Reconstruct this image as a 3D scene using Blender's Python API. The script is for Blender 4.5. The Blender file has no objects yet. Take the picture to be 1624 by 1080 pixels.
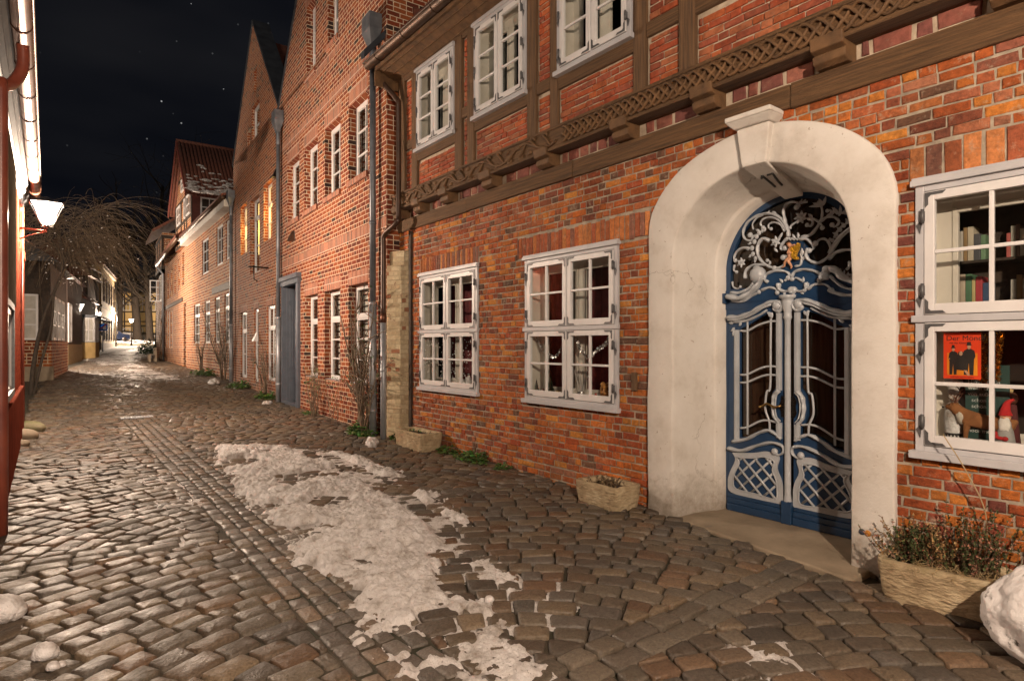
import bpy, math, random
import numpy as np
from mathutils import Vector, Matrix
from mathutils.geometry import tessellate_polygon
R = math.radians
rnd = random.Random(17)
scene = bpy.context.scene
COL = scene.collection

# ---------------------------------------------------------------- camera
cam_d = bpy.data.cameras.new("camera"); cam = bpy.data.objects.new("camera", cam_d); COL.objects.link(cam)
cam.location = (0, 0, 1.65); cam.rotation_euler = (R(90), 0, 0)
cam_d.sensor_width = 36; cam_d.lens = 36*960/1624; cam_d.shift_y = 8/1624
cam_d.clip_start = .05; cam_d.clip_end = 600
scene.camera = cam
# ---------------------------------------------------------------- render / exposure
scene.view_settings.view_transform = 'Standard'; scene.view_settings.look = 'None'
scene.view_settings.exposure = 3.5; scene.view_settings.gamma = 1.0
scene.cycles.use_denoising = True
scene.cycles.max_bounces = 6; scene.cycles.transparent_max_bounces = 12
scene.cycles.sample_clamp_indirect = 4.0; scene.cycles.sample_clamp_direct = 40.0
# ---------------------------------------------------------------- night sky
world = bpy.data.worlds.new("World"); scene.world = world; world.use_nodes = True
wn = world.node_tree; wn.nodes.clear()
def wnode(t, **k):
    n = wn.nodes.new(t)
    for a, b in k.items(): setattr(n, a, b)
    return n
w_out = wnode('ShaderNodeOutputWorld'); w_bg = wnode('ShaderNodeBackground'); w_tc = wnode('ShaderNodeTexCoord')
w_noise = wnode('ShaderNodeTexNoise'); w_noise.inputs['Scale'].default_value = 2.2; w_noise.inputs['Detail'].default_value = 3
w_map = wnode('ShaderNodeMapping'); w_map.inputs['Scale'].default_value = (1, 1, 3.0)
wn.links.new(w_tc.outputs['Generated'], w_map.inputs['Vector']); wn.links.new(w_map.outputs['Vector'], w_noise.inputs['Vector'])
w_ramp = wnode('ShaderNodeValToRGB'); e = w_ramp.color_ramp.elements
e[0].position = .36; e[0].color = (.00022, .00027, .00046, 1); e[1].position = .72; e[1].color = (.0010, .0010, .00115, 1)
wn.links.new(w_noise.outputs['Fac'], w_ramp.inputs['Fac'])
w_vor = wnode('ShaderNodeTexVoronoi'); w_vor.inputs['Scale'].default_value = 55
wn.links.new(w_tc.outputs['Generated'], w_vor.inputs['Vector'])
w_lt = wnode('ShaderNodeMath', operation='LESS_THAN'); w_lt.inputs[1].default_value = .06
wn.links.new(w_vor.outputs['Distance'], w_lt.inputs[0])
w_sep = wnode('ShaderNodeSeparateColor'); wn.links.new(w_vor.outputs['Color'], w_sep.inputs[0])
w_pw = wnode('ShaderNodeMath', operation='POWER'); w_pw.inputs[1].default_value = 4; wn.links.new(w_sep.outputs[0], w_pw.inputs[0])
w_mul = wnode('ShaderNodeMath', operation='MULTIPLY'); wn.links.new(w_lt.outputs[0], w_mul.inputs[0]); wn.links.new(w_pw.outputs[0], w_mul.inputs[1])
w_mul2 = wnode('ShaderNodeMath', operation='MULTIPLY'); w_mul2.inputs[1].default_value = .03; wn.links.new(w_mul.outputs[0], w_mul2.inputs[0])
w_add = wnode('ShaderNodeMixRGB', blend_type='ADD'); w_add.inputs[0].default_value = 1
wn.links.new(w_ramp.outputs['Color'], w_add.inputs[1]); wn.links.new(w_mul2.outputs[0], w_add.inputs[2])
wn.links.new(w_add.outputs[0], w_bg.inputs['Color']); w_bg.inputs['Strength'].default_value = 1.0
wn.links.new(w_bg.outputs[0], w_out.inputs['Surface'])
# weak soft sun added as fill for the upper gables
fill_sun_d = bpy.data.lights.new('moon', 'SUN'); fill_sun_d.energy = .048; fill_sun_d.angle = R(12); fill_sun_d.color = (1, .86, .72)
moon = bpy.data.objects.new('moon', fill_sun_d); COL.objects.link(moon); moon.rotation_euler = Vector((.30, .82, -.46)).to_track_quat('-Z', 'Y').to_euler()
# lamp powers (real lanterns, built below)
LAMP_COL = (1.0, .775, .585)
P_NEAR, P_LEFT, P_FAR = 470, 390, 1350

# ---------------------------------------------------------------- geometry helpers
def unit(a): n = math.hypot(*a); return (a[0]/n, a[1]/n)
NV = unit((.793, .609)); DV = unit((-.609, .793))            # across the street / along the street
def ca(c, a): return (NV[0]*c+DV[0]*a, NV[1]*c+DV[1]*a)
GA = [(-60, -.2), (-5, -.13), (0, -.09), (3, -.055), (10, .04), (17, .12), (24, .34), (35, .5), (47, .62), (70, 1.1), (94, 1.65), (105, 2.6), (130, 5.5), (200, 9)]
GX = np.array([p[0] for p in GA], float); GZ = np.array([p[1] for p in GA], float)
def gz(a): return float(np.interp(a, GX, GZ))
def gxy(x, y): return gz(DV[0]*x+DV[1]*y)

class Frame:
    def __init__(s, P, d): s.P = P; s.d = unit(d); s.o = (-s.d[1], s.d[0]); s.ang = math.atan2(s.d[1], s.d[0])
    def w(s, u, v, z): return (s.P[0]+s.d[0]*u+s.o[0]*v, s.P[1]+s.d[1]*u+s.o[1]*v, z)
    def pf(s, x, y, v=0):                                     # where a sight line meets the plane v of this facade -> (u, z)
        t = (x-812)/960; px = s.P[0]+s.o[0]*v; py = s.P[1]+s.o[1]*v
        u = (t*py-px)/(s.d[0]-t*s.d[1]); Z = py+u*s.d[1]
        return u, 1.65+(548-y)/960*Z
F17 = Frame((2.155, 5.387), (-.609, .793)); FG = Frame((-2.206, 10.645), (-.568, .823))
FH3 = Frame((-10.31, 22.4), (-.590, .807)); FH3b = Frame((-16.7, 31.2), (-.568, .823))
FL1 = Frame((-9.04, 11.15), (.609, -.793))

class MB:
    def __init__(s): s.v = []; s.f = []; s.sm = []; s.c = []; s.uc = False
    def add(s, vs, fs, smooth=False, col=None):
        b = len(s.v); s.v += [tuple(p) for p in vs]
        for f in fs: s.f.append(tuple(b+i for i in f)); s.sm.append(smooth); s.c.append(col)
        if col is not None: s.uc = True
        return s
    def box(s, x0, x1, y0, y1, z0, z1, col=None):
        if x0 > x1: x0, x1 = x1, x0
        if y0 > y1: y0, y1 = y1, y0
        if z0 > z1: z0, z1 = z1, z0
        return s.add([(x0,y0,z0),(x1,y0,z0),(x1,y1,z0),(x0,y1,z0),(x0,y0,z1),(x1,y0,z1),(x1,y1,z1),(x0,y1,z1)],
              [(0,3,2,1),(4,5,6,7),(0,1,5,4),(1,2,6,5),(2,3,7,6),(3,0,4,7)], False, col)
    def prism(s, poly, y0, y1, col=None, holes=()):            # polygon in (x,z), extruded along y (y1 = outer face)
        loops = [list(poly)]+[list(h) for h in holes]
        flat = [p for l in loops for p in l]; n = len(flat)
        tris = tessellate_polygon([[Vector((p[0], p[1], 0)) for p in l] for l in loops])
        vs = [(p[0], y0, p[1]) for p in flat]+[(p[0], y1, p[1]) for p in flat]
        fs = [t for t in tris]+[tuple(n+i for i in reversed(t)) for t in tris]
        k = 0
        for l in loops:
            m = len(l)
            for i in range(m): j = (i+1) % m; fs.append((k+i, k+j, n+k+j, n+k+i))
            k += m
        return s.add(vs, fs, False, col)
    def tube(s, pts, rad, n=6, squash=(1, 1), up=None, cap=True, col=None, smooth=True):
        pts = [Vector(p) for p in pts]; m = len(pts)
        if m < 2: return s
        if not hasattr(rad, '__len__'): rad = [rad]*m
        vs = []; prev = None
        for i in range(m):
            t = (pts[min(i+1, m-1)]-pts[max(i-1, 0)])
            if t.length < 1e-9: t = Vector((0, 0, 1))
            t.normalize()
            ref = Vector(up) if up is not None else (prev if prev is not None else (Vector((0, 0, 1)) if abs(t.z) < .9 else Vector((1, 0, 0))))
            a = ref-t*ref.dot(t)
            if a.length < 1e-6: a = t.orthogonal()
            a.normalize(); b = t.cross(a); prev = a
            for k in range(n):
                th = 2*math.pi*k/n+(math.pi/n if n == 4 else 0)
                vs.append(pts[i]+a*(math.cos(th)*rad[i]*squash[0])+b*(math.sin(th)*rad[i]*squash[1]))
        fs = [(i*n+k, i*n+(k+1) % n, (i+1)*n+(k+1) % n, (i+1)*n+k) for i in range(m-1) for k in range(n)]
        if cap: fs += [tuple(reversed(range(n))), tuple((m-1)*n+k for k in range(n))]
        return s.add(vs, fs, smooth, col)
    def lathe(s, prof, c=(0, 0, 0), n=16, a0=0, a1=2*math.pi, smooth=True, col=None):
        full = abs(a1-a0-2*math.pi) < 1e-6; k = n if full else n+1
        vs = [(c[0]+r*math.cos(a0+(a1-a0)*j/n), c[1]+r*math.sin(a0+(a1-a0)*j/n), c[2]+z) for r, z in prof for j in range(k)]
        fs = []
        for i in range(len(prof)-1):
            for j in range(n):
                j2 = (j+1) % k
                fs.append((i*k+j, i*k+j2, (i+1)*k+j2, (i+1)*k+j))
        return s.add(vs, fs, smooth, col)
    def ball(s, c, r, n=10, m=7, jit=0, col=None, rg=rnd):
        if not hasattr(r, '__len__'): r = (r, r, r)
        vs = [(c[0], c[1], c[2]+r[2])]
        for i in range(1, m):
            th = math.pi*i/m
            for k in range(n):
                ph = 2*math.pi*k/n; q = 1+rg.uniform(-jit, jit)
                vs.append((c[0]+r[0]*math.sin(th)*math.cos(ph)*q, c[1]+r[1]*math.sin(th)*math.sin(ph)*q, c[2]+r[2]*math.cos(th)*q))
        vs.append((c[0], c[1], c[2]-r[2])); fs = []
        for k in range(n): fs.append((0, 1+k, 1+(k+1) % n)); fs.append((len(vs)-1, 1+(m-2)*n+(k+1) % n, 1+(m-2)*n+k))
        for i in range(m-2):
            for k in range(n): fs.append((1+i*n+k, 1+(i+1)*n+k, 1+(i+1)*n+(k+1) % n, 1+i*n+(k+1) % n))
        return s.add(vs, fs, True, col)
    def xf(s, fn): s.v = [tuple(fn(*p)) for p in s.v]; return s
    def build(s, name, m, parent=None, bev=0, loc=None):
        me = bpy.data.meshes.new(name); me.from_pydata(s.v, [], s.f)
        if s.f: me.polygons.foreach_set('use_smooth', s.sm)
        if s.uc:
            at = me.color_attributes.new('Col', 'FLOAT_COLOR', 'CORNER'); buf = []
            for f, c in zip(s.f, s.c):
                c = c or (.5, .5, .5)
                buf += [c[0], c[1], c[2], 1.0]*len(f)
            at.data.foreach_set('color', buf)
        me.update()
        o = bpy.data.objects.new(name, me); COL.objects.link(o)
        if m is not None: me.materials.append(m)
        if parent is not None: o.parent = parent
        if loc is not None: o.location = loc
        if bev:
            b = o.modifiers.new('bevel', 'BEVEL'); b.width = bev; b.segments = 2; b.limit_method = 'ANGLE'; b.angle_limit = R(40)
        return o
def tag(o, label=None, cat=None, group=None, kind=None):
    if label: o['label'] = label
    if cat: o['category'] = cat
    if group: o['group'] = group
    if kind: o['kind'] = kind
    return o
def thing(name, label, cat, loc=(0, 0, 0), rz=0, group=None):
    o = bpy.data.objects.new(name, None); COL.objects.link(o); o.empty_display_size = .2
    o.location = loc; o.rotation_euler = (0, 0, rz)
    return tag(o, label, cat, group)
def house(name, label, F, group=None): return thing(name, label, 'house', (F.P[0], F.P[1], 0), F.ang, group)
def copy_tree(o, parent=None):
    c = o.copy(); COL.objects.link(c); c.parent = parent
    for ch in o.children: copy_tree(ch, c)
    return c
def catmull(P, n=6):
    P = [np.array(p, float) for p in P]; out = []
    Q = [2*P[0]-P[1]]+P+[2*P[-1]-P[-2]]
    for i in range(1, len(Q)-2):
        for k in range(n):
            t = k/n; a, b, c, d = Q[i-1], Q[i], Q[i+1], Q[i+2]
            out.append(.5*((2*b)+(c-a)*t+(2*a-5*b+4*c-d)*t*t+(3*b-a-3*c+d)*t**3))
    out.append(P[-1]); return out
# numpy value noise
_rs = np.random.RandomState(5); _T = _rs.rand(256, 256)
def vnoise(x, y):
    xi = np.floor(x).astype(int); yi = np.floor(y).astype(int); fx = x-xi; fy = y-yi
    fx = fx*fx*(3-2*fx); fy = fy*fy*(3-2*fy)
    g = lambda i, j: _T[i % 256, j % 256]
    return (g(xi, yi)*(1-fx)+g(xi+1, yi)*fx)*(1-fy)+(g(xi, yi+1)*(1-fx)+g(xi+1, yi+1)*fx)*fy
def fbm(x, y, o=4):
    s = 0; a = .5; t = 0
    for i in range(o): s = s+a*vnoise(x*2**i+13.7*i, y*2**i+5.1*i); t += a; a *= .5
    return s/t

# ---------------------------------------------------------------- materials
def newmat(name):
    m = bpy.data.materials.new(name); m.use_nodes = True; nt = m.node_tree
    return m, nt, nt.nodes['Principled BSDF'], nt.nodes['Material Output']
def nd(nt, t, **k):
    n = nt.nodes.new(t)
    for a, b in k.items(): setattr(n, a, b)
    return n
def mixc(nt, fac, a, b, mode='MIX'):
    n = nt.nodes.new('ShaderNodeMixRGB'); n.blend_type = mode
    for i, x in ((0, fac), (1, a), (2, b)):
        if hasattr(x, 'links'): nt.links.new(x, n.inputs[i])
        elif i == 0: n.inputs[0].default_value = x
        else: n.inputs[i].default_value = (*x[:3], 1)
    return n.outputs[0]
def noise(nt, vec, scale, detail=4, rough=.55):
    n = nt.nodes.new('ShaderNodeTexNoise'); n.inputs['Scale'].default_value = scale; n.inputs['Detail'].default_value = detail; n.inputs['Roughness'].default_value = rough
    nt.links.new(vec, n.inputs['Vector']); return n.outputs['Fac']
def ramp(nt, fac, stops, interp='LINEAR'):
    n = nt.nodes.new('ShaderNodeValToRGB'); n.color_ramp.interpolation = interp; el = n.color_ramp.elements
    while len(el) < len(stops): el.new(.5)
    for e, (p, c) in zip(el, stops): e.position = p; e.color = (*c, 1) if len(c) == 3 else c
    nt.links.new(fac, n.inputs['Fac']); return n.outputs['Color']
def bump(nt, h, strength, dist, bs, prev=None):
    n = nt.nodes.new('ShaderNodeBump'); n.inputs['Strength'].default_value = strength; n.inputs['Distance'].default_value = dist
    nt.links.new(h, n.inputs['Height'])
    if prev is not None: nt.links.new(prev, n.inputs['Normal'])
    if bs is not None: nt.links.new(n.outputs[0], bs.inputs['Normal'])
    return n.outputs[0]
def objco(nt, scale=(1, 1, 1)):
    t = nt.nodes.new('ShaderNodeTexCoord')
    if scale == (1, 1, 1): return t.outputs['Object']
    m = nt.nodes.new('ShaderNodeMapping'); m.inputs['Scale'].default_value = scale; nt.links.new(t.outputs['Object'], m.inputs['Vector']); return m.outputs['Vector']
def mk(name, col, col2=None, rough=.7, scale=6, bs=.25, bscale=60, bdist=.004, metal=0, spec=.5, stretch=(1, 1, 1), rvar=.1, lo=.35, hi=.65, coat=0):
    m, nt, b, out = newmat(name); v = objco(nt, stretch)
    c2 = col2 or tuple(x*.72 for x in col)
    f = noise(nt, v, scale, 5, .6); nt.links.new(ramp(nt, f, [(lo, c2), (hi, col)]), b.inputs['Base Color'])
    r = nt.nodes.new('ShaderNodeMapRange'); r.inputs[3].default_value = max(.05, rough-rvar); r.inputs[4].default_value = min(1, rough+rvar)
    nt.links.new(noise(nt, v, scale*2.3, 3), r.inputs[0]); nt.links.new(r.outputs[0], b.inputs['Roughness'])
    b.inputs['Metallic'].default_value = metal; b.inputs['Specular IOR Level'].default_value = spec
    if coat: b.inputs['Coat Weight'].default_value = coat; b.inputs['Coat Roughness'].default_value = .15
    if bs: bump(nt, noise(nt, v, bscale, 5, .65), bs, bdist, b)
    return m
def attrmat(name, rough=.8, nscale=30, amt=.5, bs=.5, bdist=.004, bscale=90, smear=None, wet=None, spec=.4, big=0):
    m, nt, b, out = newmat(name); v = objco(nt)
    at = nd(nt, 'ShaderNodeAttribute', attribute_name='Col')
    f = noise(nt, v, nscale, 5, .65)
    c = mixc(nt, amt, at.outputs['Color'], ramp(nt, f, [(.3, (.25,)*3), (.7, (.75,)*3)]), 'OVERLAY')
    if smear:
        (sc, lo, hi, colr) = smear
        s = ramp(nt, noise(nt, v, sc, 8, .75), [(lo, (0, 0, 0)), (hi, (1, 1, 1))]); c = mixc(nt, s, c, colr)
    if big: c = mixc(nt, big, c, ramp(nt, noise(nt, v, .9, 5, .65), [(.32, (.12, .10, .09)), (.5, (.5, .5, .5)), (.68, (.72, .70, .66))]), 'OVERLAY')
    nt.links.new(c, b.inputs['Base Color']); b.inputs['Specular IOR Level'].default_value = spec
    if wet:
        r = nt.nodes.new('ShaderNodeMapRange'); r.inputs[1].default_value = .35; r.inputs[2].default_value = .65; r.inputs[3].default_value = wet[0]; r.inputs[4].default_value = wet[1]
        nt.links.new(noise(nt, v, 3.5, 5, .7), r.inputs[0]); nt.links.new(r.outputs[0], b.inputs['Roughness'])
    else: b.inputs['Roughness'].default_value = rough
    n1 = bump(nt, noise(nt, v, bscale*.25, 4, .6), bs, bdist*2.2, None); bump(nt, noise(nt, v, bscale, 5, .7), bs, bdist, b, n1)
    return m
def brickmat(name, stops, mortar, bw=.25, bh=.083, mort=.007, vertical=False, offset=.5, sq=.5, sqf=3, bstr=.6, smear=None, wobble=.004, spec=.3):
    m, nt, b, out = newmat(name); v = objco(nt)
    sp = nd(nt, 'ShaderNodeSeparateXYZ'); nt.links.new(v, sp.inputs[0])
    ad = nd(nt, 'ShaderNodeMath', operation='ADD'); nt.links.new(sp.outputs[0], ad.inputs[0]); nt.links.new(sp.outputs[1], ad.inputs[1])
    cb = nd(nt, 'ShaderNodeCombineXYZ'); nt.links.new(ad.outputs[0], cb.inputs[1 if vertical else 0]); nt.links.new(sp.outputs[2], cb.inputs[0 if vertical else 1])
    wob = nd(nt, 'ShaderNodeTexNoise'); wob.inputs['Scale'].default_value = 9; nt.links.new(v, wob.inputs['Vector'])
    wv = nd(nt, 'ShaderNodeVectorMath', operation='SCALE'); wv.inputs['Scale'].default_value = wobble*2; nt.links.new(wob.outputs['Color'], wv.inputs[0])
    va = nd(nt, 'ShaderNodeVectorMath', operation='ADD'); nt.links.new(cb.outputs[0], va.inputs[0]); nt.links.new(wv.outputs[0], va.inputs[1])
    br = nd(nt, 'ShaderNodeTexBrick'); br.offset = offset; br.squash = sq; br.squash_frequency = sqf
    br.inputs['Scale'].default_value = 1; br.inputs['Brick Width'].default_value = bw; br.inputs['Row Height'].default_value = bh
    br.inputs['Mortar Size'].default_value = mort; br.inputs['Mortar Smooth'].default_value = .15; br.inputs['Bias'].default_value = 0
    br.inputs['Color1'].default_value = (0, 0, 0, 1); br.inputs['Color2'].default_value = (1, 1, 1, 1); br.inputs['Mortar'].default_value = (.5, .5, .5, 1)
    nt.links.new(va.outputs[0], br.inputs['Vector'])
    pal = ramp(nt, br.outputs['Color'], stops, 'CONSTANT')
    f = noise(nt, v, 25, 5, .65)
    pal = mixc(nt, .45, pal, ramp(nt, f, [(.3, (.25,)*3), (.7, (.75,)*3)]), 'OVERLAY')
    mc = mixc(nt, .5, mortar, ramp(nt, noise(nt, v, 14, 4), [(.3, (.3,)*3), (.7, (.7,)*3)]), 'OVERLAY')
    c = mixc(nt, br.outputs['Fac'], pal, mc)
    if smear:
        sc, lo, hi, colr = smear
        c = mixc(nt, ramp(nt, noise(nt, v, sc, 8, .75), [(lo, (0, 0, 0)), (hi, (1, 1, 1))]), c, colr)
    nt.links.new(c, b.inputs['Base Color']); b.inputs['Roughness'].default_value = .85; b.inputs['Specular IOR Level'].default_value = spec
    iv = nd(nt, 'ShaderNodeMath', operation='SUBTRACT'); iv.inputs[0].default_value = 1; nt.links.new(br.outputs['Fac'], iv.inputs[1])
    n1 = bump(nt, iv.outputs[0], bstr, .008, None); bump(nt, noise(nt, v, 110, 4, .7), .35, .004, b, n1)
    return m
def glassmat(name, tint=(.9, .93, .92), refl=.12, dirt=.0):
    m, nt, b, out = newmat(name); nt.nodes.remove(b)
    tr = nd(nt, 'ShaderNodeBsdfTransparent'); tr.inputs[0].default_value = (*tint, 1)
    gl = nd(nt, 'ShaderNodeBsdfGlossy'); gl.inputs['Roughness'].default_value = .02
    fr = nd(nt, 'ShaderNodeFresnel'); ge = nd(nt, 'ShaderNodeNewGeometry'); io = nd(nt, 'ShaderNodeMapRange'); io.inputs[3].default_value = 1.5; io.inputs[4].default_value = 1/1.5; nt.links.new(ge.outputs['Backfacing'], io.inputs[0]); nt.links.new(io.outputs[0], fr.inputs[0])
    mr = nd(nt, 'ShaderNodeMath', operation='MULTIPLY_ADD'); mr.inputs[1].default_value = 1.0; mr.inputs[2].default_value = refl*.2; nt.links.new(fr.outputs[0], mr.inputs[0])
    mx = nd(nt, 'ShaderNodeMixShader'); nt.links.new(mr.outputs[0], mx.inputs[0]); nt.links.new(tr.outputs[0], mx.inputs[1]); nt.links.new(gl.outputs[0], mx.inputs[2])
    v = objco(nt); bn = nd(nt, 'ShaderNodeBump'); bn.inputs['Strength'].default_value = .06; bn.inputs['Distance'].default_value = .02; nt.links.new(noise(nt, v, 5, 2), bn.inputs['Height']); nt.links.new(bn.outputs[0], gl.inputs['Normal'])
    nt.links.new(mx.outputs[0], out.inputs[0]); return m
def emit(name, col, s):
    m, nt, b, out = newmat(name); b.inputs['Base Color'].default_value = (*col, 1); b.inputs['Emission Color'].default_value = (*col, 1); b.inputs['Emission Strength'].default_value = s; return m
M = {}
M['cobble'] = attrmat('cobble', nscale=65, amt=.85, bs=.7, bdist=.007, bscale=48, wet=(.34, .74), spec=.5)
M['dirt'] = mk('dirt', (.062, .046, .030), (.020, .022, .010), .9, 4, .8, 60, .012)
M['snow'] = mk('snow', (.78, .76, .76), (.27, .225, .185), .55, 6.5, 1.0, 42, .022, lo=.30, hi=.58)
m, nt, b, out = newmat('street_snow'); v = objco(nt)
c = ramp(nt, noise(nt, v, 6.5, 6, .7), [(.30, (.27, .225, .185)), (.46, (.58, .55, .53)), (.62, (.74, .72, .715))])
c = mixc(nt, ramp(nt, noise(nt, v, 75, 3, .7), [(.60, (0, 0, 0)), (.70, (.75, .75, .75))]), c, (.10, .08, .065))
nt.links.new(c, b.inputs['Base Color']); b.inputs['Roughness'].default_value = .55
n1 = bump(nt, noise(nt, v, 42, 5, .7), 1.0, .022, None); bump(nt, noise(nt, v, 140, 3, .7), .6, .006, b, n1); M['street_snow'] = m
M['snow_dirty'] = mk('snow_dirty', (.74, .72, .72), (.07, .062, .055), .55, 8, .6, 25, .02, lo=.35, hi=.41)
M['brick17'] = attrmat('brick17', .85, 30, .7, .8, .006, 90, smear=(9, .56, .72, (.36, .29, .21)), big=.6)
M['brick_pan'] = attrmat('brick_panel', .85, 22, .6, .5, .004, 110, smear=(8, .55, .85, (.30, .20, .14)), big=.5)
M['mortar'] = mk('mortar', (.40, .34, .26), (.21, .175, .135), .95, 9, .7, 70, .008)
M['mortar_lime'] = mk('lime_mortar', (.50, .42, .32), (.33, .26, .19), .95, 9, .6, 70, .006)
M['timber'] = mk('timber', (.165, .085, .034), (.062, .032, .013), .75, 7, .8, 22, .012, stretch=(1, 1, 1), lo=.3, hi=.7)
M['timber_v'] = mk('timber_upright', (.195, .102, .042), (.06, .032, .014), .75, 9, 1.0, 30, .022, stretch=(6, 6, .22), lo=.3, hi=.7)
M['timber_h'] = mk('timber_level', (.195, .102, .042), (.06, .032, .014), .75, 9, 1.0, 30, .022, stretch=(.22, 6, 6), lo=.3, hi=.7)
M['timber_dark'] = mk('timber_dark', (.05, .03, .018), (.02, .013, .009), .75, 9, .8, 22, .010)
M['plaster'] = mk('white_plaster', (.66, .60, .52), (.55, .49, .415), .85, 2.2, .35, 14, .012, lo=.25, hi=.5)
M['cream'] = mk('peeling_cream', (.50, .41, .27), (.25, .15, .09), .9, 6, .7, 40, .01, lo=.3, hi=.45)
M['win_white'] = mk('window_paint', (.64, .63, .63), (.55, .54, .54), .42, 3, .08, 60, .002)
M['win_grey'] = mk('frame_paint', (.46, .46, .48), (.38, .38, .40), .45, 3, .08, 60, .002)
M['iron'] = mk('window_iron', (.13, .13, .135), (.08, .08, .085), .5, 20, .3, 90, .002, metal=.4)
M['iron_black'] = mk('black_iron', (.022, .017, .014), (.012, .009, .008), .4, 20, .3, 90, .002, metal=.6)
M['lining'] = mk('reveal_lining', (.62, .57, .50), (.52, .47, .41), .7, 2, .1, 30, .003)
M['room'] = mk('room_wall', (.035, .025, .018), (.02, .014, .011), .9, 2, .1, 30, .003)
M['glass'] = glassmat('pane_glass'); M['glass_dk'] = glassmat('door_glass', (.55, .5, .45))
M['blue'] = mk('blue_paint', (.016, .050, .118), (.011, .036, .088), .32, 5, .12, 30, .003, coat=.3)
M['grey_paint'] = mk('grey_paint', (.42, .445, .475), (.34, .36, .385), .38, 6, .12, 40, .002, coat=.2)
M['brass'] = mk('brass', (.62, .42, .15), (.35, .22, .08), .3, 10, .1, 40, .002, metal=1)
M['gold'] = mk('gold_leaf', (.85, .50, .06), (.6, .33, .03), .3, 30, .4, 60, .003, metal=.7)
M['skin'] = mk('painted_skin', (.62, .33, .20), (.5, .25, .14), .45, 12, .05, 60, .001)
M['zinc'] = mk('zinc', (.40, .42, .45), (.27, .285, .31), .45, 5, .1, 40, .002, metal=.45)
M['zinc_dark'] = mk('dark_zinc', (.19, .205, .23), (.11, .122, .14), .45, 5, .1, 40, .002, metal=.4)
M['brown_pipe'] = mk('brown_pipe', (.085, .045, .028), (.05, .027, .018), .38, 6, .1, 30, .002, metal=.3)
M['lead'] = mk('lead_sheet', (.07, .08, .095), (.04, .045, .055), .5, 3, .15, 20, .003, metal=.4)
M['copper'] = mk('weathered_copper', (.095, .054, .033), (.052, .031, .021), .48, 6, .1, 30, .002, metal=.55)
M['copper_bright'] = mk('copper', (.24, .115, .075), (.13, .062, .042), .50, 4, .08, 30, .002, metal=.9)
M['red_pipe'] = mk('red_pipe', (.20, .05, .028), (.13, .03, .02), .35, 5, .1, 30, .002)
M['slate_door'] = mk('grey_blue_door', (.10, .115, .145), (.08, .092, .115), .45, 5, .1, 40, .002)
M['stone'] = mk('trough_stone', (.40, .33, .21), (.22, .18, .11), .9, 7, .9, 22, .02)
M['step'] = mk('step_stone', (.30, .24, .17), (.20, .155, .105), .8, 2.5, .4, 40, .006)
M['moss'] = mk('moss', (.10, .12, .03), (.05, .06, .016), .95, 14, .8, 60, .01)
M['soil'] = mk('soil', (.035, .025, .017), (.02, .014, .01), .95, 14, .8, 50, .02)
M['leaf'] = attrmat('leaf', .6, 40, .3, .2, .002)
M['bark'] = mk('bark', (.10, .075, .045), (.05, .038, .024), .85, 12, .7, 40, .01)
M['twig'] = mk('twig', (.19, .14, .09), (.09, .06, .04), .7, 9, .2, 60, .003)
M['tile'] = mk('roof_tile', (.17, .055, .03), (.09, .03, .02), .75, 9, .4, 30, .01)
M['paint_any'] = attrmat('painted', .55, 30, .15, .1, .001)
M['matt_any'] = attrmat('fabric_and_paper', .8, 40, .25, .25, .002)
M['lamp_glow'] = emit('lamp_glow', (1, .90, .74), 6)
M['lit_room'] = emit('lit_room', (1, .72, .26), .15)
GSTOP = [(0, (.17, .036, .013)), (.18, (.23, .058, .018)), (.36, (.13, .027, .012)), (.52, (.25, .070, .022)), (.68, (.18, .036, .013)), (.80, (.105, .026, .014)), (.9, (.04, .022, .018)), (.96, (.20, .048, .016))]
M['brickG'] = brickmat('new_brick', GSTOP, (.60, .48, .35), bh=.088, mort=.0075)
M['brickGs'] = brickmat('new_brick_soldier', [(0, (.26, .085, .045)), (.3, (.33, .115, .06)), (.6, (.22, .07, .04)), (.85, (.13, .05, .035))], (.55, .46, .37), bw=.25, bh=.072, vertical=True, offset=0, sq=1)
M['brickG2'] = brickmat('new_brick_brown', [(0, (.21, .052, .017)), (.2, (.27, .078, .022)), (.45, (.17, .042, .015)), (.65, (.24, .062, .019)), (.85, (.085, .034, .020)), (.95, (.20, .06, .02))], (.54, .43, .31), bh=.088)
M['brickH'] = brickmat('old_brick', [(0, (.20, .044, .013)), (.2, (.29, .080, .018)), (.45, (.16, .034, .012)), (.7, (.31, .098, .022)), (.9, (.11, .028, .013))], (.50, .38, .26), wobble=.006, bw=.30, bh=.125, mort=.016)
M['brickL'] = brickmat('painted_brick', [(0, (.26, .058, .034)), (.3, (.30, .074, .042)), (.6, (.235, .05, .032)), (.8, (.28, .066, .04))], (.22, .052, .034), wobble=.008, spec=0)
M['cream_brick'] = brickmat('cream_brick', [(0, (.46, .37, .23)), (.4, (.52, .43, .28)), (.75, (.40, .31, .19)), (.93, (.28, .13, .07))], (.40, .32, .21), bw=.24, bh=.08, smear=(7, .58, .66, (.22, .13, .08)), wobble=.01)
M['bark_far'] = mk('far_bark', (.022, .017, .013), (.010, .008, .006), .9, 6, .8, 20, .02, spec=.1)
M['bark_dark'] = mk('dark_bark', (.05, .036, .025), (.025, .018, .013), .85, 12, .7, 40, .01)

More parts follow.
